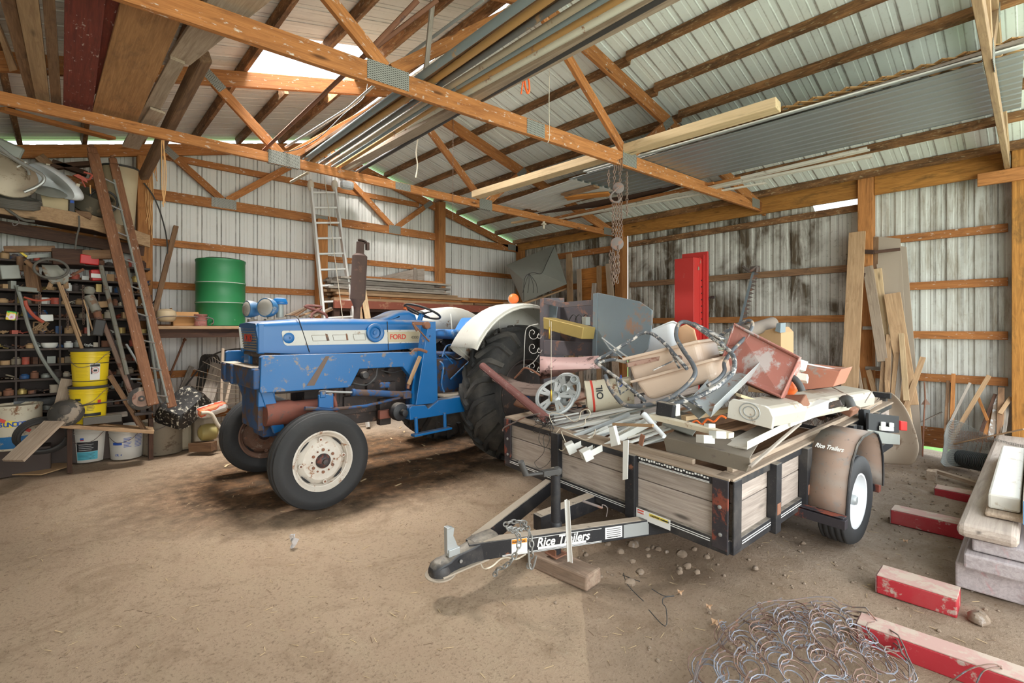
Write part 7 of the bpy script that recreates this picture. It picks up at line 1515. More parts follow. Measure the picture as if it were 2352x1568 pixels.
# long pale beam and steel sheets on the right
P0, P1 = at(1092, 448, Z=3.22), at(1788, 240, Z=3.26)
b = MB(); b.beam(P0, P1, .14, .085); one(b, 'long_timber', 'palebeam', 'long pale timber lying across both truss chords', 'timber', bevel=.006)
def sheet8(pts, Z, mat, label, name, ribs='long'):
    P = [at(u, v, Z=Z) for u, v in pts]; al = (P[0]-P[3]); L = al.length; al.normalize(); ax = (P[2]-P[3]); ax = ax-al*ax.dot(al); Wd = ax.length
    o = ribsheet(P[3], ax, al, Wd, L, M[mat], name, period=.118, depth=-.024, kind=None, prof=[(0, 0), (.38, 0), (.45, 1), (.62, 1), (.69, 0)]); tag(o, label, 'metal sheet'); return o
sheet8(((2352, 117), (2352, 233), (1432, 452), (1306, 411)), 3.21, 'tinshiny', 'long grey corrugated steel sheet lying across the trusses', 'corrugated_sheet')
sheet8(((1315, 412), (1345, 442), (1222, 492), (1150, 468)), 3.19, 'tinwhite', 'shorter whitish corrugated sheet at the far end of the long one', 'corrugated_sheet')
ext = at(2352, 117, Z=3.21); ex2 = at(1306, 411, Z=3.21); dv = (ext-ex2).normalized()
for k, (dz, off, m, lab) in enumerate(((.045, -.02, 'white', 'white metal edge strip along the top of the long corrugated sheet'), (.09, .05, 'alu', 'second thin bright strip above the long corrugated sheet'))):
    a = at(1345, 395, Z=3.21+dz)-dv.cross(Vector((0, 0, 1)))*off; bar('edge_strip', a, a+dv*(3.5-.4*k), .05, .012, m, lab, 'metal strip')
# lattice
b = MB(); a0 = at(1570, 335, Z=3.30); a1 = a0+dv*2.9; sd = Vector((dv.y, -dv.x, 0)); sd = sd if sd.x > 0 else -sd; Wl = .42; n = 26; L = (a1-a0).length
for k in range(-4, n):
    for s in (0, 1):
        f0 = k*L/n; f1 = f0+.44
        p = a0+dv*(f0 if s == 0 else f1)+Vector((0, 0, .008*s)); q = a0+dv*(f1 if s == 0 else f0)+sd*Wl+Vector((0, 0, .008*s)); b.beam(p-sd*.22, q-sd*.22, .032, .007)
one(b, 'wood_lattice', 'latticewood', 'orange brown wooden lattice lying above the corrugated sheet', 'lattice')
bar('grey_batten', a0-sd*.02+Vector((0, 0, -.02)), a1-sd*.24+Vector((0, 0, -.02)), .05, .02, 'grey', 'grey batten at the edge of the lattice', 'batten')
# white gutters
for (u0, v0, u1, v1, w, m, lab) in ((1995, 342, 1480, 462, .10, 'gutter', 'wide white gutter profile hanging under the roof, the upper one'), (2003, 358, 1300, 500, .09, 'gutter', 'white gutter profile under the roof, the middle one'), (1760, 420, 1270, 505, .06, 'whitedirty', 'narrow white trim strip, the lowest of the gutters')):
    p, q = at(u0, v0, Z=3.17), at(u1, v1, Z=3.17); d = (q-p).normalized(); s_ = Vector((0, 0, 1)).cross(d); b = MB()
    pr = [(-.5, .25), (-.48, -.1), (-.3, -.25), (-.1, -.22), (-.05, -.05), (.1, -.05), (.14, -.25), (.36, -.28), (.5, -.05), (.5, .2), (.46, .2), (.46, -.0), (.3, -.2), (-.4, -.15), (-.44, .25)]
    b.loft([[c+s_*x*w+Vector((0, 0, y*w*.55)) for x, y in pr] for c in (p, q)], smooth=False); one(b, 'gutter_profile', m, lab, 'gutter')
for (u0, v0, u1, v1, w, m, lab) in ((1702, 408, 1560, 440, .05, 'fir2', 'orange lath above the white gutters'), (1640, 420, 1255, 505, .06, 'fir', 'long orange board behind the white gutters'), (1400, 445, 1300, 455, .16, 'orangeply', 'broken orange board on the corrugated sheet end'), (1370, 428, 1295, 448, .12, 'brown', 'brown board piece beside the broken orange board'), (1262, 497, 1176, 512, .06, 'pale', 'short pale board end behind the far truss')):
    bar('overhead_lath' if w < .1 else 'board_piece', at(u0, v0, Z=3.17), at(u1, v1, Z=3.17), w, .025, m, lab, 'board')
over(((1440, 468), (1600, 418), (1300, 478), (1235, 492)), 3.20, .02, 'dark', 'dark board under the corrugated sheets')
# chain hoist
hz = thing('chain_hoist', 'rusty chain hoist with hook blocks hanging from the truss', 'chain hoist', at(1415, 640, D=4.9))
D0 = 4.85
for u, v0, v1 in ((1398, 390, 428), (1411, 385, 440), (1424, 388, 425), (1408, 460, 540), (1415, 465, 545), (1421, 440, 545), (1427, 440, 555), (1440, 395, 495)):
    b = chain_path([at(u, v0, D=D0), at(u, v1, D=D0)], .036, .0042, .0105); b.build('load_chain', M['chain'], hz)
def block(u, v, s, lab):
    b = MB(); c = at(u, v, D=D0); b.lathe([(.05*s, -.018), (.058*s, -.014), (.03*s, -.004), (.03*s, .004), (.058*s, .014), (.05*s, .018)], c, (.7, .7, 0), 22); b.beam(c+Vector((0, 0, .06*s)), c-Vector((0, 0, .06*s)), .03, .012, (.7, .7, 0)); b.build(lab, M['wire'], hz, bevel=.003)
block(1420, 432, 1.0, 'upper_sheave'); block(1417, 560, 1.15, 'lower_sheave')
b = MB(); c = at(1412, 450, D=D0-.05); b.tube(bez([c+Vector((.03, -.03, .09)), c+Vector((0, 0, .05)), c+Vector((-.03, .03, .0)), c+Vector((-.02, .02, -.05)), c+Vector((.02, -.02, -.06)), c+Vector((.045, -.04, -.02))], 5), [.008]*10+[.012]*16, 9); b.build('hook', M['wire'], hz)
random.seed(6); b = MB()
for k in range(20):
    f = k/20; u = 1412+random.uniform(-13, 13)*(1-.5*f); v = 575+66*f
    p = at(u, v, D=D0+random.uniform(-.04, .04)); bb = chain_path([p+Vector((0, 0, .06)), p-Vector((0, 0, .07))], .036, .0042, .0105)
    o_ = len(b.v); b.v += bb.v; b.g += bb.g; b.r += bb.r; b.f += [[o_+i for i in f_] for f_ in bb.f]; b.smooth += bb.smooth; b.mi += bb.mi
b.build('chain_bundle', M['chain'], hz)
b = MB()
for k in range(5): b.tube([at(1412+4*k, 350, D=D0+.1), at(1409+5*k, 368, D=D0-.06), at(1412+4*k, 392, D=D0+.02)], .006, 6)
b.build('sling', M['chain'], hz)
# cords
rod('white_rope', bez([at(u, v, Y=4.9) for u, v in ((966, 268), (961, 310), (956, 350), (959, 380), (955, 408))], 5), .008, 'rope', 'short white rope hanging below the overhead pipes', 'rope')
b = chain_path([at(1041, 272, Y=5.06), at(1040, 505, Y=5.06)], .022, .0016, .005); one(b, 'thin_chain', 'chain', 'long thin chain hanging in front of the far truss', 'chain')
rod('thin_rope', bez([at(u, v, Y=2.87) for u, v in ((1262, 175), (1261, 240), (1262, 310), (1258, 328))], 5), .0035, 'rope', 'thin white cord hanging over the near truss chord', 'cord')
rod('thin_string', [at(1262, 150, Y=3.4), at(1262, 215, Y=3.4)], .002, 'rope', 'very thin string hanging above the thin white cord', 'string')
b = MB(); b.tube(bez([at(u, v, D=3.6) for u, v in ((1188, 155), (1198, 166), (1203, 170), (1200, 195), (1197, 216))], 5), .006, 6); b.tube(bez([at(u, v, D=3.6) for u, v in ((1203, 168), (1213, 180), (1216, 205), (1212, 214), (1207, 200), (1203, 172))], 5), .008, 6); one(b, 'orange_ribbon', 'ribbon', 'bright orange ribbon tied to the white overhead pipe', 'ribbon')
b = MB(); b.tube(bez([at(u, v, D=3.5) for u, v in ((1108, 180), (1160, 165), (1220, 150), (1262, 115), (1310, 80), (1335, 65))], 5), .004, 6); b.tube(bez([at(u, v, D=3.5) for u, v in ((1310, 78), (1320, 92), (1312, 95), (1318, 76), (1328, 92), (1320, 95), (1326, 74), (1334, 90), (1332, 72))], 6), .005, 6); one(b, 'white_rope', 'rope', 'white cord with a looped hank strung along the overhead pipes', 'cord')
b = MB(); b.tube(bez([at(u, v, D=3.6) for u, v in ((1188, 150), (1182, 170), (1178, 186), (1160, 190), (1135, 182))], 5), .004, 6); one(b, 'white_rope', 'rope', 'short white cord drooping left of the orange ribbon', 'cord')
b = MB(); b.tube(bez([at(u, v, Y=4.6) for u, v in ((845, 160), (838, 220), (790, 262), (740, 310), (690, 340), (650, 350))], 6), .004, 6); one(b, 'black_wire', 'hose', 'thin black wire sagging along the far truss', 'wire')
sk_ = thing('lamp_socket', 'white ceramic lamp socket under the far truss chord', 'lamp socket', at(1249, 525, Y=5.08))
b = MB(); b.lathe([(.012, -.075), (.014, -.07), (.014, -.02), (.04, -.012), (.042, 0), (.02, .012), (.02, .035), (.001, .035)], at(1249, 514, Y=5.08), (0, 0, 1), 20); b.build('porcelain', M['rope'], sk_)
# twine on the post
for j, (u, v0, v1, n) in enumerate(((375, 322, 500, 3), (346, 385, 560, 5), (358, 350, 420, 3), (338, 420, 520, 3))):
    b = MB(); YY = 5.08 if j == 0 else 7.375
    for k in range(n): b.tube(bez([at(u+random.uniform(-4, 5), v0, Y=YY), at(u+random.uniform(-6, 6), (v0*2+v1)/3, Y=YY), at(u+random.uniform(-6, 6), (v0+2*v1)/3, Y=YY), at(u+random.uniform(-5, 5), v1-random.uniform(0, 40), Y=YY)], 5), .004, 5)
    one(b, 'baler_twine', 'twine', ['long strand of orange twine in front of the white wall', 'thick bunch of orange twine on the gable post', 'short orange twine near the truss plate', 'orange twine at the left side of the gable post'][j], 'twine')
b = MB(); b.tube(bez([at(u, v, Y=7.35) for u, v in ((330, 420), (352, 450), (372, 500), (384, 560), (380, 620), (362, 680), (345, 700))], 6), .008, 6); one(b, 'black_cable', 'hose', 'black cable curving down the white wall beside the gable post', 'cable')
lean_y(404, 520, 7.5, 352, 730, 7.1, .055, .05, 'brown', 'long brown pole leaning on the white wall beside the ladder')
# ------------------------------------------------------------------ left side: loft, bins, ladders, buckets
YB = 7.0
# loft
b = MB(); P = [at(u, v, Y=y) for u, v, y in ((-60, 440, 6.55), (101, 474, 6.7), (213, 494, 6.85), (345, 540, 7.05))]; Q = [at(u, v, Y=y) for u, v, y in ((-60, 480, 6.55), (101, 507, 6.7), (213, 527, 6.85), (345, 568, 7.05))]
rings = [[p, q, q+Vector((0, .04, 0)), p+Vector((0, .04, 0))] for p, q in zip(P, Q)]; b.loft(rings, smooth=False); one(b, 'loft_beam', 'tan', 'twisted tan board along the front of the loft', 'beam', bevel=.003)
b = MB(); b.quadsheet([P[0]+Vector((0, .04, -.02)), P[3]+Vector((0, .04, -.02)), Vector((P[3].x, 7.6, P[3].z-.02)), Vector((P[0].x, 7.6, P[0].z-.02))], .03); one(b, 'loft_floor', 'dark', 'dark boards of the loft above the parts bins', 'shelf')
bar('loft_joist', at(-50, 512, Y=7.2), at(330, 577, Y=7.4), .05, .12, 'dark', 'dark joist under the loft', 'joist')
LZ = lambda u, v, Y=6.95: at(u, v, Y=Y)
b = MB(); b.lathe([(.001, .05), (.05, .045), (.15, .02), (.205, 0), (.21, -.01), (.205, -.015)], LZ(22, 403, 6.6), (.35, -1, .15), 40); one(b, 'round_reflector', 'reflector', 'large dusty round reflector dish on the loft', 'reflector')
def tubeobj(pts, Y, r, mat, name, label, cat, n=8, k=6):
    b = MB(); b.tube(bez([at(u, v, Y=Y) for u, v in pts], k), r, n); return one(b, name, mat, label, cat)
tubeobj(((-10, 330), (30, 362), (75, 388), (97, 402), (100, 415), (85, 428), (55, 441)), 6.5, .015, 'steel', 'bent_frame_tube', 'bent chrome frame tube in front of the reflector dish', 'frame tube')
tubeobj(((-10, 345), (30, 365), (62, 388), (67, 402)), 6.6, .012, 'steel', 'bent_frame_tube', 'thinner chrome tube behind the bent one', 'frame tube')
b = MB(); b.box(LZ(3, 352, 6.9), (.25, .3, .22), Euler((.1, .3, .2)).to_matrix()); one(b, 'folded_chair', 'galvdull', 'grey folded sheet metal item at the left edge of the loft', 'chair', bevel=.02)
b = MB(); b.beam(LZ(60, 372, 6.6), LZ(38, 385, 6.6), .012, .012); one(b, 'thumb_screw', 'alu', 'small chrome clamp rod on the frame tube', 'rod')
b = MB(); P5 = []
for k in range(5):
    c = LZ(28+2*k, 452+4*k, 6.7); P5 += [c+Vector((math.cos(a)*(.19-.008*k), math.sin(a)*.13, -.02+math.sin(a)*.045+random.uniform(-.004, .004))) for a in [2*math.pi*q/28 for q in range(28)]]
b.tube(P5, .017, 8); one(b, 'hose_coil', 'hosegrey', 'thick grey hose coiled below the reflector dish', 'hose')
tubeobj(((0, 468), (30, 490), (55, 505), (80, 508)), 6.6, .012, 'hosegrey', 'hose_end', 'grey hose end hanging in front of the loft board', 'hose')
b = MB(); P4 = [LZ(u, v, 6.85) for u, v in ((92, 440), (157, 458), (157, 487), (98, 474))]; hexa(b, P4, (0, .2, 0)); one(b, 'fibreboard_box', 'cardtan', 'pale fibreboard box beside the coiled hose', 'box', bevel=.006)
b = MB(); hexa(b, [LZ(u, v, 6.82) for u, v in ((159, 452), (172, 456), (172, 488), (158, 486))], (0, .06, 0)); one(b, 'dark_block', 'hose', 'dark upright block beside the fibreboard box', 'block', bevel=.006)
# sled / white oval
sl = thing('white_sled', 'white oval plastic shell with blue stripe leaning on the loft', 'sled', LZ(135, 450, 6.8)); c = LZ(134, 417, 6.9); ex = (LZ(184, 448, 6.75)-LZ(88, 385, 7.0)).normalized(); ey = Vector((.2, -.5, .55)); ey = (ey-ex*ey.dot(ex)).normalized(); ez = ex.cross(ey)
b = MB(); rows = []
for rr, h in ((1, 0), (.97, .05), (.90, .075), (.78, .06), (.02, .05)): rows.append([c+ex*math.cos(a)*.30*rr+ey*math.sin(a)*.115*rr+ez*h for a in [2*math.pi*q/40 for q in range(40)]])
b.loft(rows, caps=False); o = b.build('shell', M['whiteplastic'], sl); md = o.modifiers.new('s', 'SOLIDIFY'); md.thickness = .006
for s_ in (.2, -.15): b = MB(); b.beam(c+ex*s_-ey*.11, c+ex*s_+ey*.11, .03, .006); b.build('slat', M['rope'], sl)
b = MB(); p = c+ex*.22-ey*.08; b.box(p+ez*.03, (.03, .012, .05)); b.build('blue_tape', M['inkblue'], sl)
b = MB(); b.lathe([(.13, 0), (.14, .01), (.11, .03), (.05, .035), (.03, .05), (.001, .05)], LZ(112, 443, 6.75), (.1, -.5, .9), 28); one(b, 'grey_hubcap', 'galvdull', 'grey round cover under the white oval shell', 'cover')
for (u, v, rz, lab) in ((186, 408, .3, 'red clamp jaw in the middle of the loft clutter'), (170, 434, 1.0, 'red clamp part lying inside the white shell')):
    b = MB(); b.box(LZ(u, v, 6.85), (.13, .05, .04), Euler((.2, .4, rz)).to_matrix(), taper=(.6, .7)); b.tube([LZ(u+2, v+6, 6.8), LZ(u+10, v+22, 6.8)], .008, 8); one(b, 'red_clamp', 'redclamp', lab, 'clamp', bevel=.008)
tubeobj(((192, 395), (210, 401), (205, 412), (195, 410)), 6.85, .01, 'redclamp', 'red_lever', 'small red lever near the wooden ladder top', 'lever'); tubeobj(((207, 425), (208, 445)), 6.8, .006, 'twine', 'short_rod', 'short orange rod hanging beside the wooden ladder', 'rod')
b = MB(); b.lathe([(.14, 0), (.16, .02), (.16, .18), (.165, .2), (.15, .2), (.14, .03), (.001, .02)], LZ(205, 462, 7.05)+Vector((0, 0, -.1)), (.3, -.5, .85), 30); one(b, 'black_pan', 'tarpan', 'dark round pan on the loft behind the ladder', 'pan')
b = MB(); b.tube([LZ(238, 462, 6.95)+Vector((math.cos(a)*.12, 0, math.sin(a)*.12)) for a in [2*math.pi*q/28 for q in range(28)]], .012, 8, closed=True); one(b, 'rubber_ring', 'hose', 'black rubber ring beside the tall beige bin', 'ring')
b = MB(); rows = []
for v, w in ((386, 1.0), (400, 1.0), (520, .84)):
    a, c2 = LZ(237+(v-386)*.03, v, 7.25), LZ(316-(v-386)*.02, v, 7.25); m = (a+c2)/2; rx = (c2-a).length/2*w*1.03; rows.append([m+Vector((math.cos(q)*rx, math.sin(q)*rx*.8, 0)) for q in [2*math.pi*k/30 for k in range(30)]])
b.loft(rows); bn_ = thing('beige_bin', 'tall beige bin with dark rim on the loft by the post', 'bin', LZ(280, 520, 7.25)); b.build('shell', M['beigebin'], bn_)
b = MB(); b.tube([p+Vector((0, 0, .0)) for p in rows[0]], .012, 8, closed=True); b.build('rim', M['hose'], bn_)
b = MB(); hexa(b, [LZ(u, v, 6.8) for u, v in ((172, 482), (206, 486), (212, 494), (208, 504), (176, 490))], (0, .05, 0)); one(b, 'leather_strap', 'brown', 'curled brown leather piece over the loft board', 'strap', bevel=.006)
for (u0, v0, u1, v1, lab) in ((90, 360, 115, 383, 'dusty board block at the back of the loft'), (105, 385, 210, 376, 'dark strip behind the white oval shell'), (120, 372, 200, 400, 'dark panel leaning at the back of the loft')):
    bar('loft_board', LZ(u0, v0, 7.4), LZ(u1, v1, 7.4), .1, .09 if u0 == 90 else .05, 'brown' if u0 == 90 else 'dark', lab, 'board')
b = MB(); b.tube(bez([LZ(u, v, 6.75) for u, v in ((181, 495), (182, 520), (176, 545), (173, 572))], 5), .008, 6); one(b, 'webbing_strap', 'hosegrey', 'thin webbing strap hanging from the loft board', 'strap')
tubeobj(((28, 510), (32, 518), (42, 513), (43, 505), (38, 498)), 6.7, .005, 'wire', 'open_hook', 'open wire hook under the loft board', 'hook')
# parts bins
rk = thing('parts_rack', 'dark parts rack with many shelves below the loft', 'rack', (.0, 7.35, 0))
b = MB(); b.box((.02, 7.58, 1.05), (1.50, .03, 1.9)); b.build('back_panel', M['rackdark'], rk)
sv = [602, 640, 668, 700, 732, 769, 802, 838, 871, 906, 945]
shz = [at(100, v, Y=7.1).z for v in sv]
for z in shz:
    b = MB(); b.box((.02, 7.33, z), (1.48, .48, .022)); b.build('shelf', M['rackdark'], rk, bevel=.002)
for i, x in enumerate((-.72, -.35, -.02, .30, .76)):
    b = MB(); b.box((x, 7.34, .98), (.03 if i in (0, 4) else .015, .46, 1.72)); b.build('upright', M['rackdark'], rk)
random.seed(12)
cl = 0
kinds = [('jar', 'glass jar'), ('small_tin', 'tin'), ('small_box', 'box'), ('bolt_heap', 'bolts'), ('bottle', 'bottle'), ('cloth_bundle', 'bundle')]
cols = ['white', 'tanmetal', 'rust', 'galvdull', 'brown', 'grime', 'redclamp', 'card', 'bluedirty', 'rope', 'gold', 'grime', 'rust', 'dark']
cn = {'white': 'white', 'tanmetal': 'tan', 'rust': 'rusty brown', 'galvdull': 'grey', 'brown': 'brown', 'grime': 'grimy black', 'redclamp': 'dull red', 'card': 'cardboard brown', 'bluedirty': 'dark blue', 'rope': 'off-white', 'gold': 'brassy', 'dark': 'dark'}
onm = ['top', 'second', 'third', 'fourth', 'fifth', 'sixth', 'seventh', 'eighth', 'ninth', 'tenth', 'lowest']
for si, z in enumerate(shz):
    x = -.68
    while x < .70:
        w = random.uniform(.028, .055); x += w; m = random.choice(cols); kd = random.randrange(6); y = random.uniform(7.13, 7.2); z0 = z+.012; hmax = .085; b = MB(); h = random.uniform(.035, hmax)*(1.2 if random.random() < .3 else 1)
        if kd in (0, 1, 4):
            r = min(w*.9, .04); pr = [(r*.9, 0), (r, .004), (r, h*.75), (r*.6, h*.85), (r*.6, h), (.001, h)] if kd != 1 else [(r, 0), (r, h*.8), (r*1.05, h*.82), (r*1.05, h*.9), (.001, h*.9)]; b.lathe(pr, (x, y, z0), (0, 0, 1), 12)
        elif kd == 2: b.box((x, y, z0+h/2), (w*1.2, .08, h), Euler((0, 0, random.uniform(-.4, .4))).to_matrix())
        else:
            for q in range(7):
                p = Vector((x+random.uniform(-w, w)*.7, y+random.uniform(-.03, .03), z0+random.uniform(.006, .03))); d = Vector((random.uniform(-1, 1), random.uniform(-1, 1), random.uniform(-.2, .4))).normalized(); b.tube([p, p+d*random.uniform(.03, .06)], random.uniform(.004, .009), 6)
        nm, ct = kinds[kd]; one(b, nm, m, 'small %s %s on the %s shelf of the parts rack' % (cn[m], {'jar': 'jar', 'small_tin': 'tin', 'small_box': 'box', 'bolt_heap': 'heap of bolts', 'bottle': 'bottle', 'cloth_bundle': 'bundle of rods'}[nm], onm[si]), ct, 'clutter on the parts rack'); x += w*.8
# larger items hanging in front of the rack
def G(u, v, Y=6.95): return at(u, v, Y=Y)
tubeobj(((38, 655), (52, 700), (66, 750), (90, 810), (118, 855), (142, 885)), 7.075, .017, 'galvdull', 'curved_strip', 'long curved grey metal strip in front of the parts rack', 'metal strip')
tubeobj(((55, 682), (85, 690), (118, 687)), 6.9, .010, 'redhose', 'red_hose', 'thin end of red hose lying on the rack', 'hose'); tubeobj(((58, 690), (62, 705), (78, 725), (100, 740)), 6.88, .016, 'redhose', 'red_hose', 'thick red hose hanging in front of the rack', 'hose')
for (u, v0, v1, lab) in ((90, 640, 735, 'left'), (155, 672, 756, 'middle'), (191, 655, 745, 'right')):
    b = chain_path([G(u, v0, 7.075), G(u+1, v1, 7.075)], .034, .0035, .010); one(b, 'hanging_chain', 'chain', 'thin chain hanging in front of the parts rack, the %s one' % lab, 'chain')
sh = thing('shovel', 'old shovel with grey blade standing upside down in the bucket', 'shovel', G(185, 772, 6.75)); b = MB(); rows = []
for (u0, u1, v) in ((95, 132, 608), (98, 148, 622), (105, 158, 635), (112, 158, 645), (120, 150, 652)): a, c2 = G(u0, v, 6.75), G(u1, v, 6.75); rows.append([a, (a*2+c2)/3+Vector((0, .03, 0)), (a+2*c2)/3+Vector((0, .03, 0)), c2])
b.loft(rows, closed=False, caps=False); o = b.build('blade', M['spade'], sh); md = o.modifiers.new('s', 'SOLIDIFY'); md.thickness = .006
b = MB(); b.tube([G(134, 648, 6.72), G(188, 800, 6.66)], .015, 8); b.tube([G(142, 655, 6.72), G(186, 772, 6.73)], .008, 8); b.build('shaft', M['tan'], sh)
b = MB(); c = G(118, 617, 6.7); b.tube([c+Vector((math.cos(a)*.125, 0, math.sin(a)*.095)) for a in [2*math.pi*q/30 for q in range(30)]], .012, 8, closed=True); one(b, 'hose_ring', 'hosegrey', 'ring of dark hose in front of the shovel blade', 'hose')
for (u0, v0, u1, v1, r, m, lab) in ((45, 590, 48, 622, .028, 'brown', 'wooden tool handle hanging at the rack top, the left one'), (60, 600, 85, 620, .022, 'brown', 'wooden tool handle pointing at the camera at the rack top'), (118, 648, 112, 662, .020, 'tan', 'short wooden handle end under the shovel blade'), (150, 645, 152, 660, .022, 'tan', 'second short wooden handle end under the shovel blade'),
                              (167, 632, 192, 618, .014, 'rust', 'short rusty fitting beside the red tin'), (205, 680, 222, 715, .045, 'spade', 'thick grey cylinder leaning above the yellow buckets'), (222, 715, 228, 735, .035, 'rust', 'rusty lower sleeve of the thick grey cylinder')):
    ya = 7.07 if u0 == 45 else 6.8; b = MB(); b.tube([G(u0, v0, ya), G(u1, v1, ya-.05+(.03 if u0 == 45 else 0))], r, 14); one(b, 'wooden_tool' if r < .03 else 'grey_cylinder', m, lab, 'handle' if r < .03 else 'cylinder')
b = MB(); b.lathe([(.001, -.045), (.035, -.035), (.052, 0), (.035, .038), (.001, .045)], G(205, 667, 6.78), (0, 0, 1), 22); one(b, 'round_ball', 'spade', 'grey ball shaped knob on the leaning cylinder', 'knob')
for (u0, v0, u1, v1, r, m, lab) in ((232, 610, 292, 860, .022, 'spade', 'long grey iron pipe leaning behind the wooden ladder'), (290, 595, 335, 860, .016, 'spade', 'thin grey pipe leaning between the ladder rails'), (318, 590, 362, 900, .014, 'galvdull', 'thin grey rod right of the ladder rails'), (300, 640, 318, 800, .012, 'alu', 'bright thin rod between the ladder rails'),
                              (235, 735, 300, 900, .024, 'rustpale', 'pale rusty bar leaning behind the yellow bucket'), (250, 760, 325, 930, .016, 'grime', 'dark bar leaning behind the yellow bucket'), (262, 790, 300, 920, .012, 'grey', 'thin grey stake behind the yellow bucket'), (248, 850, 318, 975, .02, 'rust', 'rust brown bar leaning in front of the ladder foot'), (270, 660, 345, 890, .010, 'hose', 'thin black rod behind the ladder'), (200, 690, 204, 770, .012, 'alu', 'bright rod standing in the upper yellow bucket')):
    rod('leaning_bar', [G(u0, v0, 6.95), G(u1, v1, 6.75)], r, m, lab, 'bar')
bar('leaning_lath', G(192, 688, 6.75), G(213, 760, 6.72), .03, .012, 'tan', 'pale lath standing in the upper yellow bucket', 'lath')
b = MB(); b.box(G(226, 752, 6.72), (.09, .08, .17), Euler((.1, .15, .2)).to_matrix()); one(b, 'black_case', 'hose', 'glossy black case standing in the upper yellow bucket', 'case', bevel=.012)
for (u, v, w, h, m, lab) in ((204, 597, .16, .10, 'red', 'dark red tin box at the top of the rack'), (221, 632, .10, .12, 'red', 'red and white tin on the rack near the ladder'), (157, 590, .26, .17, 'dark', 'dark metal case on top of the rack'), (215, 585, .30, .10, 'brown', 'brown bag on top of the rack'), (75, 640, .1, .28, 'brown', 'brown upright board on the rack'), (22, 625, .14, .14, 'galvdull', 'grey metal plate with slots on the rack'), (70, 572, .38, .06, 'brown', 'brown bundle lying on top of the rack'), (28, 725, .07, .09, 'bagc', 'small printed carton on the rack shelf'), (106, 730, .1, .07, 'white', 'open white carton on the rack shelf'), (67, 665, .16, .05, 'galvdull', 'grey flat box on the rack shelf'), (235, 699, .12, .07, 'card', 'cardboard box behind the leaning pipe')):
    b = MB(); b.box(G(u, v, 7.05), (w, .1, h), Euler((0, random.uniform(-.15, .15), random.uniform(-.2, .2))).to_matrix()); one(b, 'tin_box' if m == 'red' else 'stored_item', m, lab, 'box', bevel=.008)
b = MB(); b.box(G(221, 634, 7.0)+Vector((0, -.055, -.0)), (.09, .006, .045)); one(b, 'tin_label', 'label', 'white paper wrap round the red tin near the ladder', 'label')
bar('yellow_handled_saw', G(42, 575, 7.1), G(62, 590, 7.1), .035, .02, 'yellow', 'yellow handle of a tool lying on top of the rack', 'tool'); bar('hand_saw', G(60, 590, 7.1), G(118, 585, 7.12), .008, .04, 'galvdull', 'grey saw blade lying on top of the rack', 'saw')
b = MB(); c = G(95, 750, 7.13)
for k in range(7): b.tube(bez([c+Vector((random.uniform(-.06, .06), random.uniform(-.03, .03), random.uniform(-.05, .05))) for _ in range(5)], 4), .007, 6)
one(b, 'rope_tangle', 'tan', 'small tangle of tan rope on the rack', 'rope')
b = MB(); c = G(114, 818, 7.15); c.z = shz[6]+.035; b.lathe([(.05, -.02), (.065, .0), (.07, .03), (.066, .032), (.05, -.005), (.001, -.008)], c, (0, 0, 1), 20); one(b, 'white_dish', 'white', 'white dish on the rack left of the yellow bucket', 'dish')
b = MB(); c = G(85, 922, 7.15); rows = []
for k in range(6): f = k/5; rows.append([c+Vector((-.17+.34*f, math.sin(q)*.07*(.6+random.uniform(0, .5)), math.cos(q)*.055*(.6+random.uniform(0, .5)))) for q in [2*math.pi*i/12 for i in range(12)]])
b.loft(rows); one(b, 'plastic_bundle', 'glossgrey', 'crumpled dark shiny plastic bundle at the rack foot', 'bundle')
# wooden extension ladder
wl_ = thing('wooden_ladder', 'paint spattered brown wooden ladder leaning on the loft', 'ladder', G(366, 905, 6.5))
def rail(u0, v0, Y0, u1, v1, Y1, w, t_=.035):
    a, c2 = at(u0, v0, Y=Y0), at(u1, v1, Y=Y1); d_ = (c2-a).normalized(); b = MB()
    b.beam(a+d_*.1, c2, w, t_, (0, 1, 0)); b.beam(a+d_*.03, a+d_*.1, w*.82, t_, (0, 1, 0)); b.beam(a, a+d_*.03, w*.45, t_, (0, 1, 0)); b.build('rail', M['ladderwood'], wl_, bevel=.008); return a, c2
A0, A1 = rail(209, 333, 6.95, 352, 930, 6.35, .10, .05); B0, B1 = rail(257, 358, 7.05, 396, 935, 6.5, .085, .05)
for k in range(9):
    f = .12+.105*k; b = MB(); b.tube([A0.lerp(A1, f), B0.lerp(B1, f)], .009, 8); b.build('rung', M['steel'], wl_)
b = MB(); b.tube([B0.lerp(B1, .1)+Vector((-.035, -.02, 0)), B0.lerp(B1, .98)+Vector((-.035, -.02, 0))], .012, 8); b.build('side_rod', M['galvdull'], wl_)
b = MB(); b.tube([G(290, 790, 6.8), G(372, 925, 6.6)], .012, 8); b.tube([G(300, 870, 6.75), G(350, 872, 6.7)], .01, 6); b.tube([G(310, 700, 6.9), G(345, 860, 6.75)], .010, 8); one(b, 'tube_rack', 'galv', 'thin steel tube frame behind the wooden ladder', 'frame')
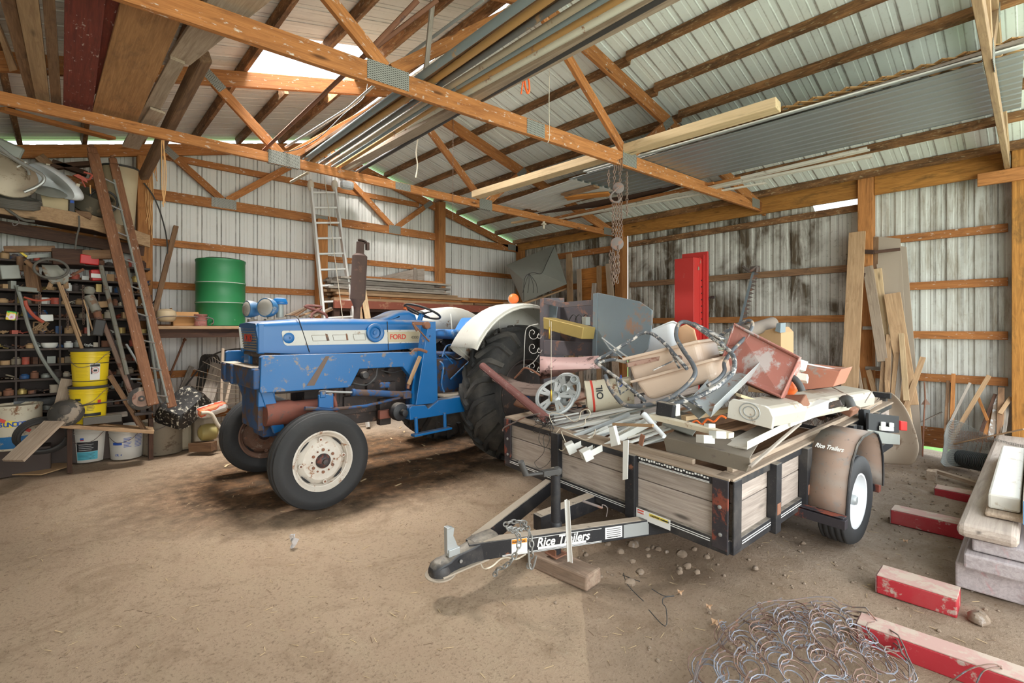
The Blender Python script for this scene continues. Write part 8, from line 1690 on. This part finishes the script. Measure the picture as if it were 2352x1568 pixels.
# work bench with buckets
bar('bench_plank', at(112, 972, Y=6.55), at(352, 988, Y=6.5), .26, .035, 'tan', 'rough plank carrying the yellow buckets', 'plank'); 
BZ = at(230, 975, Y=6.55).z+.02
bar('prop_board', (at(160, 1000, Y=6.6).x, 6.6, 0), (at(160, 1000, Y=6.6).x, 6.6, BZ-.03), .09, .04, 'dark', 'dark leg under the plank left of the white buckets', 'leg board'); bar('prop_board', (.72, 6.7, 0), (.72, 6.7, BZ-.03), .09, .04, 'dark', 'dark leg under the plank behind the rusty bucket', 'leg board')
def pail(c, r, h, mat, name, label, band=None, taper=.88, bail=True):
    t = thing(name, label, 'bucket', c); b = MB(); rb_ = r*taper; f = lambda z: rb_+(r-rb_)*z/h
    pr = [(rb_*.96, 0), (rb_, .006)]+[(f(z), z) for z in (h*.3, h*.7)]+[(f(h*.8), h*.80), (f(h*.8)+.006, h*.805), (f(h*.82)+.006, h*.825), (f(h*.83), h*.83), (f(h*.87), h*.87), (f(h*.87)+.006, h*.875), (f(h*.9)+.006, h*.895), (f(h*.9), h*.90), (f(h), h*.97), (r+.008, h*.975), (r+.008, h), (r-.006, h), (r-.012, h*.9), (r-.02, h*.88), (.001, h*.87)]
    b.lathe(pr, c, (0, 0, 1), 40); b.build('shell', M[mat], t)
    if band:
        for z0, z1 in band: b = MB(); b.lathe([(f(z0)+.0016, z0), (f(z1)+.0016, z1)], c, (0, 0, 1), 40, cap=False); b.build('black_band', M['ink'], t)
    if bail:
        b = MB(); c = Vector(c); b.tube(bez([c+Vector((-r*1.0, -.02, h*.72)), c+Vector((-r*.6, -r*.95, h*.55)), c+Vector((.02, -r*1.15, h*.62)), c+Vector((r*.7, -r*.8, h*.85)), c+Vector((r*1.0, -.02, h*.92))], 5), .0028, 6); b.build('bail', M['wire'], t)
    def wrap(a0, a1, z0, z1, mat, nm='label', n=8, o=.0024):
        b = MB(); rows = []
        for k in range(n+1):
            a = a0+(a1-a0)*k/n; rows.append([c+Vector((math.cos(a)*(f(z0)+o), math.sin(a)*(f(z0)+o), z0)), c+Vector((math.cos(a)*(f(z1)+o), math.sin(a)*(f(z1)+o), z1))])
        b.loft(rows, closed=False, caps=False, smooth=True); return b.build(nm, M[mat], t)
    return t, wrap, f
VA = math.atan2(-1, -.05) # side that faces the camera
c1_ = Vector((at(204, 940, Y=6.62).x, 6.62, BZ)); hY = .38
t1, w1, f1 = pail(c1_, .152, hY, 'yellow', 'yellow_bucket', 'yellow bucket with black print, the lower of the stack')
t2, w2, f2 = pail(c1_+Vector((.012, .0, hY-.0)), .155, .37, 'yellow', 'yellow_bucket', 'yellow bucket holding tools, on top of the lower one', band=((.055, .062), (.235, .242)))
b = MB(); b.lathe([(.158, .355), (.168, .36), (.170, .385), (.160, .39), (.150, .385)], c1_+Vector((.012, 0, hY)), (0, 0, 1), 40, cap=False); b.build('black_rim', M['hose'], t2); b = MB(); b.lathe([(.15, .36), (.163, .365), (.163, .385), (.15, .39)], c1_, (0, 0, 1), 40, cap=False); b.build('black_rim', M['hose'], t1)
w2(VA+.0, VA+.55, .07, .235, 'label'); w2(VA+.02, VA+.53, .205, .228, 'ink', 'label_heading', o=.0032); w2(VA+.05, VA+.12, .13, .2, 'ink', 'label_print', o=.0032)
def ring_on(t, cc, fz, a, z, r, mat, o=.004):
    b = MB(); p = cc+Vector((math.cos(a)*(fz+o), math.sin(a)*(fz+o), z)); x = Vector((-math.sin(a), math.cos(a), 0)); b.tube([p+x*math.cos(q)*r+Vector((0, 0, math.sin(q)*r)) for q in [2*math.pi*k/20 for k in range(20)]], .002, 5, closed=True); b.build('warning_ring', M[mat], t)
ring_on(t2, c1_+Vector((.012, 0, hY)), f2(.16), VA+.28, .168, .028, 'inkred'); b = MB(); p = c1_+Vector((.012, 0, hY))+Vector((math.cos(VA+.28)*(f2(.16)+.004), math.sin(VA+.28)*(f2(.16)+.004), .165)); b.box(p, (.03, .003, .02), Matrix.Rotation(VA+.28+math.pi/2, 3, 'Z')); b.build('warning_print', M['ink'], t2, bevel=.005)
w1(VA-.75, VA-.40, .13, .27, 'yellowdark', 'label_panel'); w1(VA-.74, VA-.41, .245, .265, 'ink', 'label_heading', o=.0032); ring_on(t1, c1_, f1(.2), VA-.57, .205, .024, 'ink')
w1(VA-.25, VA+.75, .085, .115, 'ink', 'black_print_band')
for k in range(6): w1(VA-.1, VA+.35-.04*(k % 3), .215-.014*k, .219-.014*k, 'ink', 'print_line')
for k in range(8): w2(VA-.85, VA-.1-.03*(k % 3), .20-.014*k, .2025-.014*k, 'yellowdark', 'print_line')
w1(VA+.5, VA+.7, .20, .245, 'inkred', 'red_badge')
d1 = at(208, 1062, Z=0); tA, wA, fA = pail(Vector((d1.x, d1.y+.16, 0)), .166, .385, 'bucketwhite', 'white_bucket', 'white bucket with black and teal label, left of two')
d2 = at(294, 1055, Z=0); tB, wB, fB = pail(Vector((d2.x, d2.y+.15, 0)), .16, .36, 'bucketwhite', 'white_bucket', 'white bucket with blue print, right of two')
cA = Vector((d1.x, d1.y+.16, 0)); cB = Vector((d2.x, d2.y+.15, 0))
wA(VA-.72, VA+.45, .12, .225, 'ink'); wA(VA-.72, VA+.45, .03, .118, 'inkteal')
for k in range(4): wA(VA-.6, VA+.2-.1*(k % 2), .195-.02*k, .199-.02*k, 'label', 'print_line', o=.0032)
for k in range(5): wA(VA-.66, VA+.3-.08*(k % 2), .098-.014*k, .101-.014*k, 'ink', 'print_line', o=.0032)
wA(VA-.5, VA-.3, .24, .27, 'inkblue', 'flag_print'); wA(VA-.5, VA-.3, .24, .25, 'inkred', 'flag_print', o=.003)
wB(VA-.9, VA-.30, .165, .195, 'inkblue', 'blue_band')
for k in range(7): wB(VA-.2, VA+.25-.06*(k % 3), .235-.016*k, .241-.016*k, 'inkblue', 'print_line')
for k in range(9): wB(VA+.45, VA+1.0, .26-.016*k, .265-.016*k, 'inkblue', 'print_line')
for i, ch_ in enumerate('LTL 4'):
    if ch_ != ' ': a = VA-.75+.085*i; text(ch_, cB+Vector((math.cos(a)*(fB(.05)+.003), math.sin(a)*(fB(.05)+.003), .045)), (-math.sin(a), math.cos(a), 0), (0, 0, 1), .03, M['inkblue'], tB, 'print')
# blue and white oil drum (writing as in the photo)
d3 = at(36, 1034, Y=6.75); c3 = Vector((d3.x, 6.93, d3.z)); b = MB(); b.box((c3.x-.1, 6.95, c3.z/2), (.7, .36, c3.z)); one(b, 'low_crate', 'rackdark', 'dark low crate carrying the blue and white drum', 'crate', bevel=.01); od = thing('oil_drum', 'small white and blue oil drum at the left edge', 'drum', c3); b = MB(); R_ = .185; b.lathe([(R_, 0), (R_*1.02, .01), (R_, .02), (R_, .40), (R_*1.03, .41), (R_*1.03, .43), (R_*.95, .43), (R_*.94, .41), (.001, .41)], c3, (0, 0, 1), 36); b.build('shell', M['canwhite'], od)
b = MB(); b.lathe([(R_*1.004, .02), (R_*1.004, .135)], c3, (0, 0, 1), 36, cap=False); b.build('blue_band', M['drumblue'], od)
for i, ch_ in enumerate('SUNOCO'):
    a = VA-.60+.17*i; text(ch_, c3+Vector((math.cos(a)*(R_+.003), math.sin(a)*(R_+.003), .235)), (-math.sin(a), math.cos(a), 0), (0, 0, 1), .062, M['inkblue'], od, 'drum_lettering', bold=True)
b = MB(); a = VA+.05; rows = []
for k in range(7): aa = VA-.48+.1*k; rows.append([c3+Vector((math.cos(aa)*(R_+.0015), math.sin(aa)*(R_+.0015), .258-.035*math.cos((k-3)*.3))), c3+Vector((math.cos(aa)*(R_+.0015), math.sin(aa)*(R_+.0015), .258+.035*math.cos((k-3)*.3)))])
b.loft(rows, closed=False, caps=False); b.build('diamond_mark', M['inkyellow'], od)
for a0, z0 in ((VA-.42, .29), (VA+.45, .19)): b = MB(); p = c3+Vector((math.cos(a0)*(R_+.002), math.sin(a0)*(R_+.002), z0)); b.beam(p+Vector((-.03, 0, .02)), p+Vector((.03, 0, -.015)), .01, .03); b.build('arrow_mark', M['inkred'], od)
text('D', c3+Vector((math.cos(VA+.85)*(R_+.003), math.sin(VA+.85)*(R_+.003), .16)), (-math.sin(VA+.85), math.cos(VA+.85), 0), (0, 0, 1), .05, M['ink'], od, 'drum_lettering', bold=True)
# things round the plank
b = MB(); c = at(153, 950, Y=6.45); b.lathe([(.135, 0), (.14, .015), (.12, .05), (.075, .085), (.03, .10), (.001, .105)], c-Vector((0, -.04, .0)), (-.15, -.9, .45), 30, x0=(1, 0, 0)); b.lathe([(.045, .09), (.05, .10), (.03, .115), (.001, .12)], c-Vector((0, -.04, .0)), (-.15, -.9, .45), 20); one(b, 'blower_housing', 'blower', 'round black blower housing at the left end of the plank', 'blower')
g = thing('bench_grinder', 'rusty bench grinder wheel at the right end of the plank', 'grinder', at(325, 945, Y=6.45)); c = at(325, 915, Y=6.4); b = MB(); b.lathe([(.115, -.02), (.12, -.01), (.12, .01), (.10, .02), (.03, .025), (.03, .04), (.001, .045)], c, (-.1, -1, .1), 36); b.build('wheel_guard', M['blower'], g)
b = MB(); b.lathe([(.08, 0), (.082, .003), (.001, .004)], c+Vector((0, -.024, 0)), (-.1, -1, .1), 30); b.lathe([(.012, 0), (.012, .03), (.001, .034)], c+Vector((0, -.02, 0)), (-.1, -1, .1), 12); b.build('grinding_wheel', M['rustpale'], g); b = MB(); b.beam(c+Vector((0, .04, 0)), c+Vector((.02, .04, -.16)), .08, .05); b.box(c+Vector((.02, .03, -.16)), (.16, .1, .03)); b.build('stand', M['grime'], g, bevel=.006)
rod('long_thin_rod', [at(180, 932, Y=6.45), at(296, 917, Y=6.4)], .007, 'hose', 'thin dark rod running from the blower to the grinder', 'rod')
b = MB(); b.box((at(235, 952, Y=6.5).x, 6.45, BZ+.045), (.30, .07, .07)); one(b, 'grey_block', 'hosegrey', 'grey square block on the plank before the yellow bucket', 'block', bevel=.004)
bar('bench_board', at(240, 955, Y=6.7), at(292, 950, Y=6.7), .12, .04, 'oldgrey', 'dark board end on the plank behind the grey block', 'board'); bar('bench_board', at(252, 862, Y=6.55), at(330, 985, Y=6.45), .05, .035, 'brown', 'brown board slanting down to the bench end', 'board')
P_ = [at(u, v, Y=y) for u, v, y in ((125, 968, 6.4), (30, 1058, 6.15))]
bar('ramp_board', P_[0], P_[1], .20, .025, 'dusty', 'grey board sloping from the plank to the floor', 'board'); bar('upright_board', at(155, 870, Y=6.75), at(130, 965, Y=6.7), .10, .025, 'dusty', 'narrow board leaning left of the lower yellow bucket', 'board', up=(0, 1, 0))
b = MB(); P5 = []
for k in range(4):
    c = at(100, 1000, Y=6.75)+Vector((0, -.02*k, 0)); P5 += [c+Vector((math.cos(a)*(.21-.012*k), -.03*math.sin(a), math.sin(a)*(.18-.01*k))) for a in [2*math.pi*q/30 for q in range(30)]]
b.tube(P5, .016, 8); one(b, 'coiled_hose', 'hose', 'coil of black hose standing behind the ramp board', 'hose')
b = MB(); b.quadsheet([at(-30, 1068, Z=.03), at(160, 1063, Z=.03), at(168, 1068, Z=.02), at(95, 1090, Z=.02), at(-30, 1090, Z=.025)], .012); one(b, 'cardboard_sheet', 'card', 'flattened cardboard on the floor at the left', 'cardboard', bevel=.003)
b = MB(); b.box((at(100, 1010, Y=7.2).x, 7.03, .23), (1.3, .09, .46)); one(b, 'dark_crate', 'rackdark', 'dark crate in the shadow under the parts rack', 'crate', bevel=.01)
# ------------------------------------------------------------------ things on the floor
b = MB(); random.seed(31)
def gz(x, y): return ground_z(x, y)
for k in range(2600):
    x = random.uniform(-.6, 6.9); y = random.uniform(.05, 7.0)
    if x > .2 and y < -x*.5+.2: continue
    L = random.uniform(.008, .05); a = random.uniform(0, math.pi); z = gz(x, y)+.003; d = Vector((math.cos(a), math.sin(a), random.uniform(-.05, .12)))*L; b.beam(Vector((x, y, z)), Vector((x, y, z))+d, random.uniform(.0015, .004), .0012)
tag(b.build('straw_litter', M['straw'], origin=(0, 0, 0)), 'short straw and chaff scattered over the dirt floor', 'straw', kind='stuff')
b = MB()
for k in range(420):
    x = random.uniform(1.9, 6.9); y = random.uniform(.05, 1.0+2.2*max(0, 1-abs(x-2.9)/1.5)); r = random.uniform(.004, .012); c = Vector((x, y, gz(x, y)+r*.3)); pr = [(.001, -r*.6), (r*.9, -r*.3), (r, .1*r), (r*.6, r*.6), (.001, r*.75)]; b.lathe(pr, c, (random.uniform(-.5, .5), random.uniform(-.5, .5), 1), 6, smooth=False)
tag(b.build('gravel', M['stone'], origin=(0, 0, 0)), 'small stones and clods on the earth round the trailer', 'gravel', kind='stuff')
def stone(u, v, r, label, grp=None):
    c = at(u, v, Z=0); c.z = r*.25; b = MB(); rows = []; s0_ = random.uniform(0, 50)
    for i in range(6):
        ph = math.pi*i/5; rows.append([c+Vector((math.cos(q)*math.sin(ph)*1.25, math.sin(q)*math.sin(ph), math.cos(ph)*.7))*r*(1+.25*mnoise.noise(Vector((math.cos(q)*2, math.sin(q)*2, ph+s0_)))) for q in [2*math.pi*k/9 for k in range(9)]])
    b.loft(rows); return one(b, 'stone', 'stone', label, 'stone', grp)
SP = [(1396, 1250, .022), (1425, 1268, .024), (1442, 1248, .017), (1455, 1252, .035), (1487, 1262, .016), (1500, 1258, .018), (1512, 1262, .02), (1488, 1277, .018), (1565, 1275, .034), (1560, 1308, .018), (1578, 1302, .026), (1560, 1315, .022), (1470, 1315, .024), (1600, 1315, .02), (1623, 1280, .02), (1380, 1325, .012), (1447, 1340, .03), (1452, 1290, .02), (1530, 1268, .015), (1595, 1262, .018), (1735, 1306, .018), (1845, 1248, .016), (1345, 1275, .018)]
for k, (u, v, r) in enumerate(SP): stone(u, v, r, 'rounded clod of earth on the dug ground before the trailer', 'clods below the trailer front')
stone(2248, 1425, .045, 'larger brown stone near the white board edge')
b = MB(); b.tube(bez([at(u, v, Z=.01) for u, v in ((1432, 1316), (1440, 1340), (1462, 1365), (1478, 1380))], 4), .0025, 5); b.tube(bez([at(u, v, Z=.01) for u, v in ((1430, 1320), (1450, 1328), (1470, 1335))], 4), .0025, 5); b.tube(bez([at(u, v, Z=.012) for u, v in ((1497, 1352), (1525, 1368), (1548, 1368), (1525, 1372), (1522, 1385), (1530, 1398), (1528, 1438), (1490, 1400))], 4), .0025, 5); one(b, 'thin_wire', 'hose', 'thin black bent wire lying on the dirt before the trailer', 'wire')
b = MB(); c = at(672, 1250, Z=.02); rows = []
for i in range(5): rows.append([c+Vector((random.uniform(-.02, .02)+math.cos(q)*.022*(1-abs(i-2)*.3), random.uniform(-.01, .01)+math.sin(q)*.02*(1-abs(i-2)*.3), -.02+.022*i)) for q in [2*math.pi*k/7 for k in range(7)]])
b.loft(rows, smooth=False); one(b, 'foil_scrap', 'foil', 'crumpled scrap of foil on the dirt floor', 'foil')
for (u, v, w, lab) in ((1645, 1432, .05, 'dry brown leaf on the earth left of the bed spring'), (1628, 1395, .03, 'small dry leaf above the larger leaf'), (1562, 1362, .03, 'curled dry leaf near the bent wire'), (2080, 1244, .03, 'tan leaf between the trailer tyre and the timber stack'), (568, 1084, .03, 'dry leaf below the tractor front wheels')):
    c = at(u, v, Z=.012); b = MB(); b.quadsheet([c+Vector((math.cos(a)*w*(.5 if k % 2 else 1), math.sin(a)*w*.6*(.5 if k % 2 else 1), .006*(k % 3))) for k, a in enumerate([2*math.pi*q/9 for q in range(9)])], .001); one(b, 'dry_leaf', 'leaf', lab, 'leaf')
for k in range(24):
    x = random.uniform(1.2, 4.2); y = random.uniform(3.9, 6.6); a = random.uniform(0, 3.1); z = gz(x, y)+.006; bar('wood_chip', (x, y, z), (x+math.cos(a)*.07, y+math.sin(a)*.07, z+.006), .02, .004, 'pale', 'pale wood chip in the dark litter under the tractor', 'chip', group='wood chips under the tractor')
